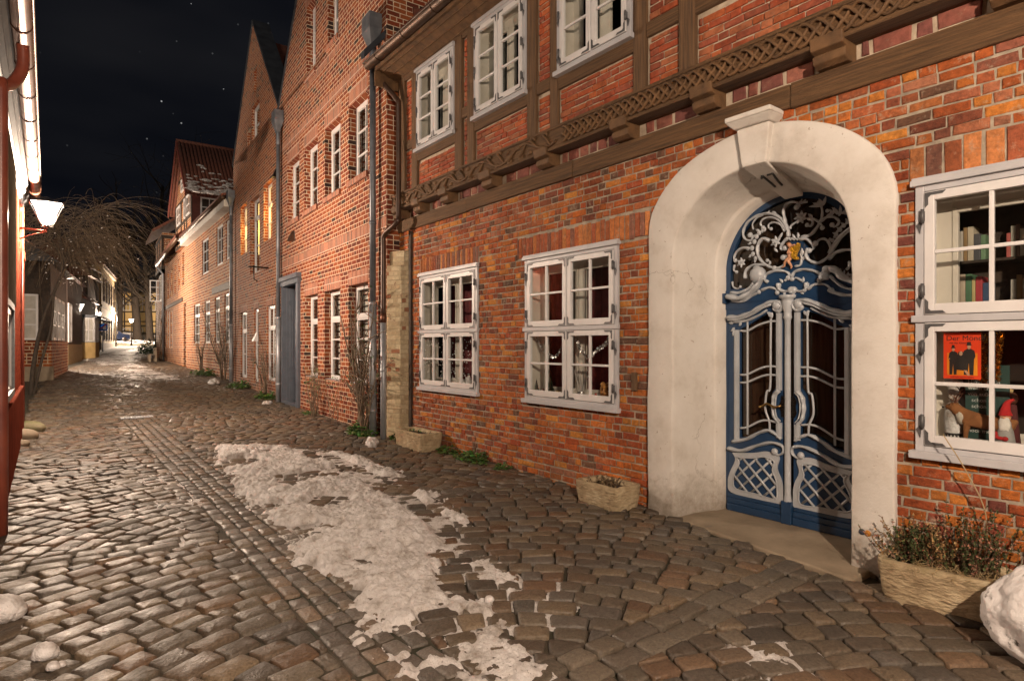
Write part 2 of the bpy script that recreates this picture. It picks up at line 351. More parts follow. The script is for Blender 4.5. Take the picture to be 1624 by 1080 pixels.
# limewashed plaster with hairline cracks, patches and splash dirt
m, nt, b, out = newmat('white_plaster'); v = objco(nt); sp = nd(nt, 'ShaderNodeSeparateXYZ'); nt.links.new(v, sp.inputs[0])
c = ramp(nt, noise(nt, v, 2.6, 6, .65), [(.28, (.46, .42, .375)), (.48, (.57, .54, .50)), (.7, (.62, .595, .56))])
vo = nd(nt, 'ShaderNodeTexVoronoi', feature='DISTANCE_TO_EDGE'); vo.inputs['Scale'].default_value = 1.9
dv = nd(nt, 'ShaderNodeVectorMath', operation='ADD'); nz = nd(nt, 'ShaderNodeTexNoise'); nz.inputs['Scale'].default_value = 5; nz.inputs['Detail'].default_value = 6; nt.links.new(v, nz.inputs['Vector']); sc = nd(nt, 'ShaderNodeVectorMath', operation='SCALE'); sc.inputs['Scale'].default_value = .35; nt.links.new(nz.outputs['Color'], sc.inputs[0]); nt.links.new(v, dv.inputs[0]); nt.links.new(sc.outputs[0], dv.inputs[1]); nt.links.new(dv.outputs[0], vo.inputs['Vector'])
ck = ramp(nt, vo.outputs['Distance'], [(0, (1, 1, 1)), (.010, (0, 0, 0))]); mk_ = ramp(nt, noise(nt, v, 1.1, 3), [(.56, (0, 0, 0)), (.64, (.7, .7, .7))]); ck = mixc(nt, 1, ck, mk_, 'MULTIPLY')
c = mixc(nt, ck, c, (.16, .13, .10))
ad = nd(nt, 'ShaderNodeMath', operation='MULTIPLY_ADD'); ad.inputs[1].default_value = .9; nt.links.new(noise(nt, v, 7, 6, .75), ad.inputs[0]); nt.links.new(sp.outputs[2], ad.inputs[2])
c = mixc(nt, ramp(nt, ad.outputs[0], [(.36, (.85, .85, .85)), (.82, (0, 0, 0))]), c, (.20, .165, .125))
c = mixc(nt, ramp(nt, noise(nt, v, 18, 4, .7), [(.665, (0, 0, 0)), (.70, (.9, .9, .9))]), c, (.30, .25, .20))
nt.links.new(c, b.inputs['Base Color']); b.inputs['Roughness'].default_value = .88; b.inputs['Specular IOR Level'].default_value = .25
n1 = bump(nt, noise(nt, v, 8, 5, .65), .5, .02, None); bump(nt, noise(nt, v, 70, 3, .6), .25, .003, b, n1); M['plaster'] = m
def worley(x, y):
    xi = np.floor(x).astype(int); yi = np.floor(y).astype(int); d = np.full(x.shape, 9.0)
    for i in (-1, 0, 1):
        for j in (-1, 0, 1):
            a, b_ = xi+i, yi+j; px = a+_T[a % 256, b_ % 256]; py = b_+_T[(a*7+31) % 256, (b_*5+17) % 256]
            d = np.minimum(d, np.hypot(x-px, y-py))
    return d
M['stone_moss'] = mk('mossy_stone', (.22, .19, .12), (.11, .12, .035), .9, 5, .6, 40, .01)
# ================================================================ GROUND
g = MB()
as_ = [-20, -10, -5, 0, 3, 6, 10, 14, 17, 20, 24, 30, 35, 41, 47, 58, 70, 82, 94, 99, 105, 115, 130, 160, 200]
cs_ = [-150, -60, -20, -8, -2, 0, 2, 4, 6, 9, 14, 30, 80, 150]
vs = [(*ca(c, a), gz(a)-.030) for a in as_ for c in cs_]; k = len(cs_)
g.add(vs, [(i*k+j, i*k+j+1, (i+1)*k+j+1, (i+1)*k+j) for i in range(len(as_)-1) for j in range(k-1)], True)
tag(g.build('ground', M['dirt']), kind='structure')

def clip_half(poly, ax, lim, sgn):
    out = []
    for i in range(len(poly)):
        p, q = poly[i], poly[(i+1) % len(poly)]; dp = sgn*(p[ax]-lim); dq = sgn*(q[ax]-lim)
        if dp <= 0: out.append(p)
        if dp*dq < 0: t = dp/(dp-dq); out.append((p[0]+(q[0]-p[0])*t, p[1]+(q[1]-p[1])*t))
    return out
def area(p): return abs(sum(p[i][0]*p[(i+1) % len(p)][1]-p[(i+1) % len(p)][0]*p[i][1] for i in range(len(p))))/2
def cR(a): return float(np.interp(a, [-5, 10, 24, 35, 47, 80], [5.0, 5.0, 5.5, 5.8, 6.4, 10.5]))
def cL(a): return float(np.interp(a, [-5, 14, 28, 45, 60, 80], [-.42, -.42, -.1, 1.8, 3.5, 6.0]))
STONE_PAL = [(.092, .070, .050), (.110, .084, .058), (.080, .062, .046), (.122, .092, .061), (.102, .072, .048), (.130, .096, .062), (.084, .072, .060), (.094, .076, .057), (.116, .070, .042), (.068, .055, .043), (.102, .083, .061), (.122, .078, .047)]
street = MB(); rg = random.Random(4)
def stone(poly, far, pal=STONE_PAL, dark=1.0):
    ar = area(poly)
    if ar < .0045: return
    cx = sum(p[0] for p in poly)/len(poly); cy = sum(p[1] for p in poly)/len(poly)
    sz = math.sqrt(ar); sh = 1-.015/sz*rg.uniform(.6, 1.5)
    P = [((p[0]-cx)*sh+rg.uniform(-.008, .008), (p[1]-cy)*sh+rg.uniform(-.008, .008)) for p in poly]
    if not far:
        for it in range(2 if ar > .01 else 1):
            Q = []
            for i in range(len(P)):
                a, b = P[i], P[(i+1) % len(P)]; w = .075 if it == 0 else .22
                Q += [(a[0]+(b[0]-a[0])*w, a[1]+(b[1]-a[1])*w), (a[0]+(b[0]-a[0])*(1-w), a[1]+(b[1]-a[1])*(1-w))]
            P = Q
    n = len(P); z0 = gz(cy)+rg.uniform(-.007, .006); tx = rg.gauss(0, .035); ty = rg.gauss(0, .035)
    dip = -.02*math.exp(-((cx-1.52)/.5)**2)
    dome = rg.uniform(.004, .011)
    rings = [(1.03, -.06), (1.0, -.012), (.972, -.003), (.88, dome*.35), (.45, dome*.95)] if not far else [(1.02, -.05), (.97, -.006), (.7, dome*.8)]
    vs = []
    for s, z in rings:
        for (x, y) in P:
            rough = rg.uniform(-.0025, .0025) if s < .95 and not far else 0
            vs.append((*ca(cx+x*s, cy+y*s), z0+z+dip+tx*x*s+ty*y*s+rough))
    vs.append((*ca(cx, cy), z0+dome+dip)); fs = []
    for r in range(len(rings)-1):
        for i in range(n): j = (i+1) % n; fs.append((r*n+i, r*n+j, (r+1)*n+j, (r+1)*n+i))
    m = (len(rings)-1)*n
    for i in range(n): fs.append((m+i, m+(i+1) % n, len(vs)-1))
    c = rg.choice(pal); kq = rg.uniform(.75, 1.25)*dark
    street.add(vs, fs, True, (c[0]*kq, c[1]*kq, c[2]*kq))
def inslab(cx, cy):                                            # keep the stones off the door step
    u = cy-2.96; v = 4.99-cx
    return -1.0 < u < .8 and v < .06+(.8-u)*.17
def in_house(cx, cy): return cx > cR(cy)-.0 or cx < cL(cy)
BANDS = [-4.6, -1.2, 2.35, 5.85, 10.7, 15.6, 20.5, 25.4, 30.3, 35.2, 40.1, 45, 50, 55, 60]
CH = (1.27, 1.77)
def fits(p):
    cx = sum(q[0] for q in p)/len(p); cy = sum(q[1] for q in p)/len(p)
    return not inslab(cx, cy) and not in_house(cx, cy)
for bi in range(len(BANDS)-1):
    A0, A1 = BANDS[bi]+.16, BANDS[bi+1]-.16; cen = (1.5, BANDS[bi]-.55)
    chan = BANDS[bi] < 15
    boxes = [(-2.0, CH[0]-.005), (CH[1]+.005, 7.2)] if chan else [(-1.0, 11.5)]
    r = .25
    while r < 9:
        dr = rg.uniform(.145, .185) if A0 < 20 else rg.uniform(.19, .23)
        th = 0.0-rg.uniform(0, .1)
        while th < math.pi:
            L = rg.uniform(.15, .29) if A0 < 20 else rg.uniform(.22, .34)
            dth = L/(r+dr/2); q = []
            for (rr, tt) in ((r, th), (r, th+dth), (r+dr, th+dth), (r+dr, th)): q.append((cen[0]+rr*math.cos(tt), cen[1]+rr*math.sin(tt)))
            th += dth
            for (b0, b1) in boxes:
                p = clip_half(clip_half(clip_half(clip_half(q, 0, b0, -1), 0, b1, 1), 1, A0, -1), 1, A1, 1)
                if len(p) >= 3 and fits(p): stone(p, A0 > 9)
        r += dr
    # two courses of longer setts across the street
    for row in range(2):
        c = -1.2+rg.uniform(0, .1); a0 = BANDS[bi]-.16+row*.16
        while c < 7:
            L = rg.uniform(.2, .34); q = [(c, a0), (c+L, a0), (c+L, a0+.16), (c, a0+.16)]
            if not (CH[0]-.1 < c+L/2 < CH[1]+.1 and chan) and fits(q): stone(q, A0 > 9, [(.10, .084, .064), (.115, .094, .070), (.09, .074, .058)])
            c += L
# channel of straight courses running down the street to the drain
for colm in range(4):
    a = -4.5+rg.uniform(0, .1); w = (CH[1]-CH[0])/4; c0 = CH[0]+colm*w
    while a < 15.3:
        L = rg.uniform(.11, .2) if colm % 3 else rg.uniform(.13, .24)
        stone([(c0, a), (c0+w, a), (c0+w, a+L), (c0, a+L)], a > 11, [(.11, .095, .08), (.13, .105, .08), (.10, .085, .072), (.15, .11, .078)]); a += L
tag(street.build('cobbled_street', M['cobble']), kind='structure')

# ---------------------------------------------------------------- snow lying on the setts
def seg_dist(px, py, poly):
    d = np.full(px.shape, 1e9); ins = np.zeros(px.shape, bool)
    for i in range(len(poly)):
        (x0, y0), (x1, y1) = poly[i], poly[(i+1) % len(poly)]
        t = np.clip(((px-x0)*(x1-x0)+(py-y0)*(y1-y0))/((x1-x0)**2+(y1-y0)**2+1e-12), 0, 1)
        d = np.minimum(d, np.hypot(px-x0-t*(x1-x0), py-y0-t*(y1-y0)))
        cond = ((y0 > py) != (y1 > py)) & (px < (x1-x0)*(py-y0)/((y1-y0) if y1 != y0 else 1e-9)+x0)
        ins ^= cond
    return np.where(ins, d, -d)
def gpix(x, y):                                                # where a sight line meets the ground -> (c, a)
    t = (x-812)/960; Z = 1.5
    while Z < 120:
        a = DV[0]*t*Z+DV[1]*Z
        if 1.65-(y-548)/960*Z <= gz(a): break
        Z += max(.004, Z*.0015)
    return NV[0]*t*Z+NV[1]*Z, DV[0]*t*Z+DV[1]*Z
def snow_sheet(name, label, regions, res, kind='stuff', track=None, mat='street_snow', pad=.25):
    allp = [p for r in regions for p in r[0]]
    c0 = min(p[0] for p in allp)-pad; c1 = max(p[0] for p in allp)+pad; a0 = min(p[1] for p in allp)-pad; a1 = max(p[1] for p in allp)+pad
    nc = int((c1-c0)/res)+2; na = int((a1-a0)/res)+2
    C, A = np.meshgrid(np.linspace(c0, c1, nc), np.linspace(a0, a1, na))
    h = np.full(C.shape, -.10); warp = (fbm(C*3.1+7, A*3.1, 4)-.5)*.5+(fbm(C*11+3, A*9, 3)-.5)*.34+(fbm(C*31+3, A*27, 2)-.5)*.14
    wx = C+(fbm(C*7, A*7, 3)-.5)*.14; wy = A+(fbm(C*7+50, A*7+9, 3)-.5)*.14; lump = np.sqrt(np.clip(1-(worley(wx*8, wy*8)*1.15)**2, 0, 1))
    l2 = np.sqrt(np.clip(1-(worley(wx*19+7, wy*19)*1.1)**2, 0, 1))
    hole = np.clip((fbm(C*2.6+9, A*2.2+4, 4)-.36)/.10, 0, 1); fine = fbm(C*38, A*38, 3)-.5; big = fbm(C*1.7+90, A*1.7, 2)-.5
    trk = np.zeros(C.shape)
    if track is not None:
        for pl, wd in track:
            d = np.full(C.shape, 1e9)
            for i in range(len(pl)-1):
                (x0, y0), (x1, y1) = pl[i], pl[i+1]; t = np.clip(((C-x0)*(x1-x0)+(A-y0)*(y1-y0))/((x1-x0)**2+(y1-y0)**2), 0, 1)
                d = np.minimum(d, np.hypot(C-x0-t*(x1-x0), A-y0-t*(y1-y0)))
            trk = np.maximum(trk, np.clip((wd-d)/.08, 0, 1))
    for poly, base, edge, amp in regions:
        sd = seg_dist(C, A, poly)+warp*edge*1.6
        m = np.clip((sd+edge*.4)/edge, 0, 1); m = m*m*(3-2*m)*(1 if base > .02 else (.55+.45*hole))
        hh = -.055+m*(.055+base)+m*amp*(lump*(.15+1.1*np.clip(fbm(C*2.1+5, A*2.1, 3)*1.8-.4, 0, 1))+l2*.38-.35+big*.9)+fine*.022*(.25+m)
        flat = -.055+m*(.055+base*.25)+fine*.006+.0035*np.sin(A*2*math.pi/.028+C*40)*m
        hh = hh-(1-hole)*(.035 if base > .02 else .020)*m; hh = hh*(1-trk)+np.minimum(hh, flat)*trk
        h = np.maximum(h, np.where(m > 0, hh, -.10))
    keep = h > -.052
    idx = -np.ones(C.shape, int)
    cell = keep[:-1, :-1] | keep[1:, :-1] | keep[:-1, 1:] | keep[1:, 1:]
    used = np.zeros(C.shape, bool); used[:-1, :-1] |= cell; used[1:, :-1] |= cell; used[:-1, 1:] |= cell; used[1:, 1:] |= cell
    ii = np.argwhere(used); idx[used] = np.arange(len(ii))
    X = NV[0]*C+DV[0]*A; Y = NV[1]*C+DV[1]*A; Zb = np.interp(A, GX, GZ)-.02*np.exp(-((C-1.52)/.5)**2)
    V = np.stack([X[used], Y[used], (Zb+h)[used]], 1)
    ci = np.argwhere(cell); F = [(idx[i, j], idx[i, j+1], idx[i+1, j+1], idx[i+1, j]) for i, j in ci]
    me = bpy.data.meshes.new(name); me.from_pydata(V.tolist(), [], [tuple(int(x) for x in f) for f in F])
    me.polygons.foreach_set('use_smooth', [True]*len(F)); me.materials.append(M[mat]); me.update()
    o = bpy.data.objects.new(name, me); COL.objects.link(o)
    if kind == 'stuff': tag(o, label, 'snow', kind='stuff')
    else: tag(o, label, 'snow')
    return o
G = lambda pts: [gpix(*p) for p in pts]
main = G([(335, 703), (342, 735), (372, 770), (405, 812), (440, 850), (480, 890), (520, 915), (560, 940), (610, 950), (660, 925), (650, 880), (690, 852), (718, 862), (752, 845), (742, 820), (712, 788), (672, 762), (600, 735), (545, 718), (455, 708)])
low1 = G([(470, 870), (540, 950), (580, 1010), (610, 1079), (860, 1079), (830, 1000), (760, 930), (700, 880), (760, 850), (700, 830), (600, 870)])
low2 = G([(640, 870), (760, 830), (905, 960), (880, 1010), (760, 940)])
snow_sheet('snow_bank', 'trampled bank of old snow with a tyre track lying along the middle of the cobbled street',
    [(main, .020, .28, .060), (low1, .014, .5, .044), (low2, -.008, .5, .036)], .011, track=[(G([(470, 712), (520, 724), (560, 745), (640, 790), (705, 835), (745, 868)]), .20)])
snow_sheet('snow_film', 'thin broken film of slush between setts left of the channel', [(G([(185, 735), (300, 728), (345, 780), (350, 850), (300, 880), (230, 850)]), -.020, .5, .022)], .02)
snow_sheet('slush_line', 'thin line of slush in the joints along the channel', [(G([(290, 700), (330, 690), (520, 905), (470, 905), (380, 800)]), -.028, .3, .018)], .02)
snow_sheet('slush_scraps', 'scattered scraps of snow between setts in front of the door', [(G([(1130, 1010), (1250, 1000), (1330, 1060), (1300, 1079), (1180, 1079)]), -.016, .4, .026), (G([(1040, 985), (1100, 975), (1120, 1000), (1080, 1010)]), -.026, .3, .018)], .0125)
snow_sheet('far_snow_patch', 'patchy trodden snow further up the street beside the brick row', [(G([(170, 585), (215, 575), (240, 582), (300, 600), (290, 608), (230, 600)]), -.012, .9, .03), (G([(130, 566), (235, 550), (232, 556), (215, 578), (150, 580)]), -.008, .9, .03), (G([(195, 590), (215, 588), (250, 625), (215, 622)]), -.01, .6, .04)], .06)

# ================================================================ HOUSE 17 (half-timbered brick house with the white portal)
H17 = house('brick_house', 'half-timbered brick house with white arched portal and blue double door', F17)
UL, UR, ZP = 7.0, -5.0, 3.65                                   # left end, right end, underside of the wall plate
W1 = (4.33, 6.06, .945, 2.81); W2 = (1.60, 3.23, .945, 2.77); W3 = (-2.95, -1.27, .88, 2.80)
PORTAL = (-.85, .85, -.4, 3.25)
wall = MB()
def wall_face(mb, u0, u1, z0, z1, holes, v, rev):
    """front of a wall with rectangular openings and their reveals"""
    us = sorted({u0, u1, *[h[0] for h in holes], *[h[1] for h in holes]}); zs = sorted({z0, z1, *[h[2] for h in holes], *[h[3] for h in holes]})
    for i in range(len(us)-1):
        for j in range(len(zs)-1):
            cu = (us[i]+us[i+1])/2; cz = (zs[j]+zs[j+1])/2
            if any(h[0] < cu < h[1] and h[2] < cz < h[3] for h in holes): continue
            mb.add([(us[i], v, zs[j]), (us[i+1], v, zs[j]), (us[i+1], v, zs[j+1]), (us[i], v, zs[j+1])], [(3, 2, 1, 0)])
    for h in holes:
        a, b, c, d = h
        for q in ([(a, c), (b, c)], [(b, c), (b, d)], [(b, d), (a, d)], [(a, d), (a, c)]):
            (x0, y0), (x1, y1) = q
            mb.add([(x0, v, y0), (x1, v, y1), (x1, v-rev, y1), (x0, v-rev, y0)], [(0, 1, 2, 3)])
wall_face(wall, UR, UL, -.5, ZP+.08, [W1, W2, W3, PORTAL], 0, .3)
wall.box(UR, UL, -9, -8.8, -.5, 8); wall.box(UR-.2, UR, -9, 0, -.5, 7); wall.box(UL, UL+.02, -9, 0, -.5, 7)
wall.build('wall', M['mortar'], H17)

PAL17 = [(.31, .074, .015), (.37, .108, .018), (.27, .056, .014), (.41, .142, .023), (.25, .048, .014), (.32, .105, .030), (.22, .064, .025), (.45, .175, .030), (.30, .088, .030), (.17, .046, .022), (.12, .056, .032), (.35, .092, .015), (.33, .085, .016), (.29, .066, .015), (.34, .10, .02), (.30, .075, .017)]
PAL17R = [(.40, .125, .020), (.37, .105, .018), (.33, .082, .016), (.42, .145, .026), (.28, .06, .016), (.22, .05, .027), (.15, .042, .03)]
PALDULL = [(.27, .084, .040), (.30, .105, .05), (.24, .07, .036), (.29, .115, .062), (.23, .076, .045), (.33, .09, .033)]
rb = random.Random(11)
def one_brick(mb, u0, u1, z0, z1, v, pal, prot=.010, jit=.0042, inset=.006, tone=1):
    if u1-u0 < .015 or z1-z0 < .012: return
    j = lambda k=jit: rb.uniform(-k, k)
    f = v+prot+j(.005); t = [(u0+j(), z0+j()), (u1+j(), z0+j()), (u1+j(), z1+j()), (u0+j(), z1+j())]
    i = [(t[0][0]+inset, t[0][1]+inset), (t[1][0]-inset, t[1][1]+inset), (t[2][0]-inset, t[2][1]-inset), (t[3][0]+inset, t[3][1]-inset)]
    vs = [(p[0], v-.01, p[1]) for p in t]+[(p[0], f-.005, p[1]) for p in t]+[(p[0]+j(.002), f+j(.002), p[1]+j(.002)) for p in i]
    fs = [(11, 10, 9, 8)]
    for k in range(4): n = (k+1) % 4; fs += [(n, k, 4+k, 4+n), (4+n, 4+k, 8+k, 8+n)]
    c = rb.choice(pal); q = rb.uniform(.84, 1.16)*tone
    mb.add(vs, fs, False, tuple(x*q for x in c))
def brick_field(mb, u0, u1, z0, z1, v, holes, pal, H=.0795, L=.225, Hd=.112, joint=.0145, wild=.66, prot=.010, zj=0, inset=.0085):
    z = z0; k = 0
    while z < z1-.02:
        top = min(z+H-joint, z1)
        cz = (z+top)/2; free = [(u0, u1)]
        for h in holes:
            if h[2] < cz < h[3]:
                nf = []
                for a, b in free:
                    if h[1] <= a or h[0] >= b: nf.append((a, b)); continue
                    if h[0] > a: nf.append((a, h[0]))
                    if h[1] < b: nf.append((h[1], b))
                free = nf
        for a, b in free:
            u = a+(0 if (k % 2 == 0) else -Hd*.5); 
            while u < b:
                w = (Hd if rb.random() < wild else L)*rb.uniform(.93, 1.07)
                s, e_ = max(u, a), min(u+w-joint, b-joint*.4); dz = rb.uniform(-zj, zj)
                one_brick(mb, s, e_, z+dz, top+dz+rb.uniform(-.003, .003), v, pal(u, z) if callable(pal) else pal, prot=prot, inset=inset)
                u += w
        z += H; k += 1
def soldiers(mb, u0, u1, z0, z1, v, pal, W=.072, joint=.011, tilt=0, prot=.011):
    u = u0
    while u < u1-.02:
        e_ = min(u+W-joint, u1); b = len(mb.v)
        one_brick(mb, u, e_, z0+rb.uniform(-.008, .008), z1+rb.uniform(-.012, .012), v, pal, prot=prot)
        for i in range(b, len(mb.v)):
            p = mb.v[i]; mb.v[i] = (p[0]+tilt*(p[2]-z0), p[1], p[2])
        u += W*rb.uniform(.95, 1.05)
bw = MB()
S1 = (4.33, 6.10, 2.83, 3.10); S2 = (1.16, 3.42, 2.80, 3.06); S3 = (-3.1, -1.22, 2.83, 3.08)
arch_out = (1.10, 2.75, .78)
cols = [(-1.10+.1*i, -1.10+.1*(i+1)) for i in range(22)]
arch_holes = [(a, b, -.5, 2.75+.78*math.sqrt(max(0, 1-(max(abs(a), abs(b))/1.102)**2))) for a, b in cols]
pil_hole = (6.43, 7.1, -.5, 3.25)
def pal17(u, z):
    if u < -1.1 and z < 2.85: return PAL17R
    if u < -1.0 and z > 2.85: return PAL17+PALDULL
    if z > 3.1 and 3 < u < 6.4: return PALDULL+PAL17
    if z < .35: return PALDULL+PAL17
    if u > 4.3 and z < .95: return PALDULL+PAL17
    return PAL17
inner = [(w[0]-.005, w[1]+.005, w[2]-.005, w[3]+.01) for w in (W1, W2, W3)]
brick_field(bw, UR, UL, -.16, ZP, 0, inner+arch_holes+[S1, S2, S3, pil_hole], pal17, zj=.004)
for S in (S1, S2, S3): soldiers(bw, S[0]+.01, S[1]-.005, S[2], S[3], 0, W=.072 if S is not S3 else .118, joint=.012 if S is not S3 else .02, pal=[(.36, .12, .035), (.30, .085, .03), (.40, .15, .05), (.26, .07, .03), (.18, .075, .05)])
bw.build('brickwork', M['brick17'], H17)
# peeling cream pilaster at the left end, with a thin dark batten beside it
pl = MB()
for i in range(14):
    z = -.2+i*.25; q = rb.uniform(-.012, .012); plan = [(6.42+q, 0), (6.42+q, .03), (6.60, .13+q*.5), (6.80, .25), (7.02, .27), (7.02, 0)]; pl.add([(u, v*(1 if i < 13 else .75), zz) for zz in (z, z+.25) for u, v in plan], [tuple(range(6)), tuple(reversed(range(6, 12)))]+[(k, 6+k, 6+(k+1) % 6, (k+1) % 6) for k in range(6)])
pl.build('pilaster', M['cream_brick'], H17); MB().box(6.33, 6.40, 0, .05, -.1, 3.62).build('batten', M['timber_dark'], H17, .006)

# --- wall plate, beam-end frieze, carved sill beam
mb = MB()
for a, b in ((UR, -3.2), (-3.195, -.35), (-.345, 2.3), (2.305, 4.6), (4.605, 6.9)): mb.box(a, b, -.12, .045+rb.uniform(-.006, .006), 3.645+rb.uniform(-.008, .008), 3.85+rb.uniform(-.005, .005))
mb.build('wall_plate', M['timber_h'], H17, .012)
fr = MB(); fr.box(UR, UL, -.2, -.03, 3.80, 4.25); fr.build('frieze', M['mortar_lime'], H17)
corb = [6.62, 5.92, 5.05, 3.92, 2.72, 1.45, .42, -.72, -1.85, -3.0, -4.1]
for i in range(len(corb)-1):
    u = corb[i+1]+.20; fb = MB()
    while u < corb[i]-.2:
        w = rb.choice([.09, .14, .2, .24])*rb.uniform(.9, 1.1)
        one_brick(fb, u, min(u+w, corb[i]-.17), 3.885, 4.0+rb.uniform(-.01, .008), -.03, [(.22, .075, .055), (.26, .10, .07), (.17, .06, .05)], inset=.012, prot=.012); u += w+.035
    if fb.v: fb.build('frieze_brickwork', M['brick_pan'], H17)
for u in corb:
    c = MB(); w = .12+rb.uniform(-.01, .01)
    prof = [(-.1, 3.845), (.10, 3.845), (.155, 3.875), (.165, 3.93), (.135, 3.945), (.20, 3.965), (.215, 4.06), (-.1, 4.06)]
    n = len(prof); vs = [(u-w, p[0], p[1]) for p in prof]+[(u+w, p[0], p[1]) for p in prof]
    c.add(vs, [tuple(range(n)), tuple(reversed(range(n, 2*n)))]+[(i, n+i, n+(i+1) % n, (i+1) % n) for i in range(n)])
    c.build('corbel', M['timber'], H17, .01)
cb = MB(); zc0, zc1 = 3.995, 4.27
for a, b in ((UR, -.80), (-.795, 2.6), (2.605, 6.8)):
    cb.box(a, b, -.1, .165, zc0, zc1)
cb.box(UR, 6.8, .03, .19, zc0-.004, zc0+.035); cb.box(UR, 6.8, .03, .185, zc1-.03, zc1+.006)
cb.build('carved_beam', M['timber_h'], H17, .008)
br = MB(); zm = (zc0+zc1)/2; amp = .088; lam = .42
for ph in range(4):                                           # interlaced strapwork over the right part
    pts = []
    for i in range(0, 290):
        u = -4.9+i*.025
        if u > 2.35: break
        th = 2*math.pi*(u/lam)/1+ph*math.pi/2
        pts.append((u, .165+.018*(1 if math.sin(2*th) > 0 else .1), zm+amp*math.sin(th)))
    br.tube(pts, .021, 6, (1, .7), up=(0, 1, 0))
br.build('strapwork', M['timber'], H17)
vn = MB(); pts = [(2.45+i*.03, .172, zm+.075*math.sin((2.45+i*.03)*2*math.pi/.95)) for i in range(142)]
vn.tube(pts, .019, 6, (1, .8), up=(0, 1, 0))
for k in range(18):                                           # vine with curling leaves over the left part
    u0 = 2.55+k*.235; sg = 1 if math.sin(u0*2*math.pi/.95) < 0 else -1
    P = catmull([(u0, .175, zm+.075*math.sin(u0*2*math.pi/.95)), (u0+.07, .18, zm+sg*.02), (u0+.13, .18, zm+sg*.085), (u0+.07, .18, zm+sg*.095), (u0+.06, .18, zm+sg*.06)], 5)
    vn.tube(P, [.02, .022]*0+[.012+.012*math.sin(math.pi*i/(len(P)-1)) for i in range(len(P))], 6, (1, .8), up=(0, 1, 0))
    vn.ball((u0+.16, .17, zm-sg*.06), (.045, .02, .028), 8, 5)
vn.build('carved_vine', M['timber'], H17)

# --- timber frame of the upper floor (plane v = .12)
VU, ZT = .12, 6.24
Uw = [(4.785, 5.935, 4.86, 6.16), (3.06, 4.235, 4.885, 6.20), (1.30, 2.455, 4.89, 6.22), (-1.62, -.30, 4.9, 6.22)]
posts = [(6.39, 6.60), (5.945, 6.125), (4.58, 4.775), (4.255, 4.43), (2.87, 3.045), (2.465, 2.615), (1.115, 1.285), (.53, .72), (-1.28, -1.08), (-1.85, -1.63), (-2.9, -2.7), (-4.2, -4.0)]
up = MB(); wall_face(up, UR, 6.6, 4.2, ZT+.2, Uw, VU-.03, .3); up.box(6.58, 6.60, -8, VU-.03, 4.0, ZT+.2); up.build('upper_wall', M['mortar_lime'], H17)
for a, b in posts: MB().box(a+rb.uniform(-.008, .008), b+rb.uniform(-.008, .008), -.1, VU+.018+rb.uniform(-.004, .004), 4.27, ZT).build('timber_post', M['timber_v'], H17, .01)
rails = [(6.125, 6.39, 4.98, 5.13), (4.775, 5.945, 4.70, 4.855), (3.045, 4.255, 4.72, 4.88), (1.285, 2.465, 4.72, 4.885), (4.43, 4.58, 5.0, 5.15), (2.615, 2.87, 4.78, 4.92), (.72, 1.115, 4.80, 4.95), (-1.08, .53, 4.78, 4.92), (-1.63, -1.28, 4.78, 4.92), (-2.7, -1.85, 4.78, 4.92), (-4.0, -2.9, 4.78, 4.92), (UR, 6.6, ZT-.06, ZT+.14)]
for a, b, c, d in rails: MB().box(a, b, -.1, VU+.012+rb.uniform(-.004, .004), c, d).build('timber_rail', M['timber_h'], H17, .008)
ps = sorted(posts)
for i in range(len(ps)-1):
    a, b = ps[i][1]+.022, ps[i+1][0]-.022
    hs = [(w[0]-.02, w[1]+.02, w[2]-.2, w[3]+1) for w in Uw]+[(r[0]-.02, r[1]+.02, r[2]-.025, r[3]+.025) for r in rails[:-1]]
    cuts = [(4.30, ZT-.09)]
    for q in sorted([(r[2], r[3]) for r in rails[:-1] if r[0] < (a+b)/2 < r[1]]): cuts = cuts[:-1]+[(cuts[-1][0], q[0]-.022), (q[1]+.022, ZT-.09)]
    for zl_, zh_ in cuts:
      pb = MB(); brick_field(pb, a, b, zl_, zh_, VU-.03, hs, [(.30, .064, .020), (.33, .082, .025), (.27, .054, .020), (.30, .098, .042), (.24, .060, .030)], H=.073, L=.225, wild=.3, prot=.016, inset=.006, joint=.0125)
      if pb.v: pb.build('infill_brickwork', M['brick_pan'], H17)

# --- eaves, gutter, roof
so = MB(); so.add([(UR, .10, ZT+.02), (6.75, .10, ZT+.02), (6.75, .5, ZT+.16), (UR, .5, ZT+.16)], [(0, 1, 2, 3)])
for k in range(3): so.box(UR, 6.72, .14+k*.13, .145+k*.13+.004, ZT+.02+k*.045, ZT+.06+k*.045)
so.box(UR, 6.75, .49, .52, ZT+.13, ZT+.30); so.box(6.72, 6.75, -.2, .52, ZT-.12, ZT+.2)
so.build('eave_boarding', M['timber'], H17)
gt = MB(); gc = (.60, ZT+.25); n = 12; rr = .088
vs = []
for u in (UR, 6.85):
    for k in range(n+1): th = math.pi+math.pi*k/n; vs.append((u, gc[0]+rr*math.cos(th), gc[1]+rr*math.sin(th)))
gt.add(vs, [(k, k+1, n+1+k+1, n+1+k) for k in range(n)], True)
gt.tube([(UR, gc[0]+rr, gc[1]), (6.85, gc[0]+rr, gc[1])], .012, 6)
gt.add([(6.85, gc[0]+rr*math.cos(math.pi+math.pi*k/n), gc[1]+rr*math.sin(math.pi+math.pi*k/n)) for k in range(n+1)], [tuple(range(n+1))])
u = 6.4
while u > UR: gt.tube([(u, gc[0]+(rr+.006)*math.cos(math.pi+math.pi*k/10), gc[1]+(rr+.006)*math.sin(math.pi+math.pi*k/10)) for k in range(11)], .007, 5); u -= .92
gt.build('gutter', M['copper'], H17)
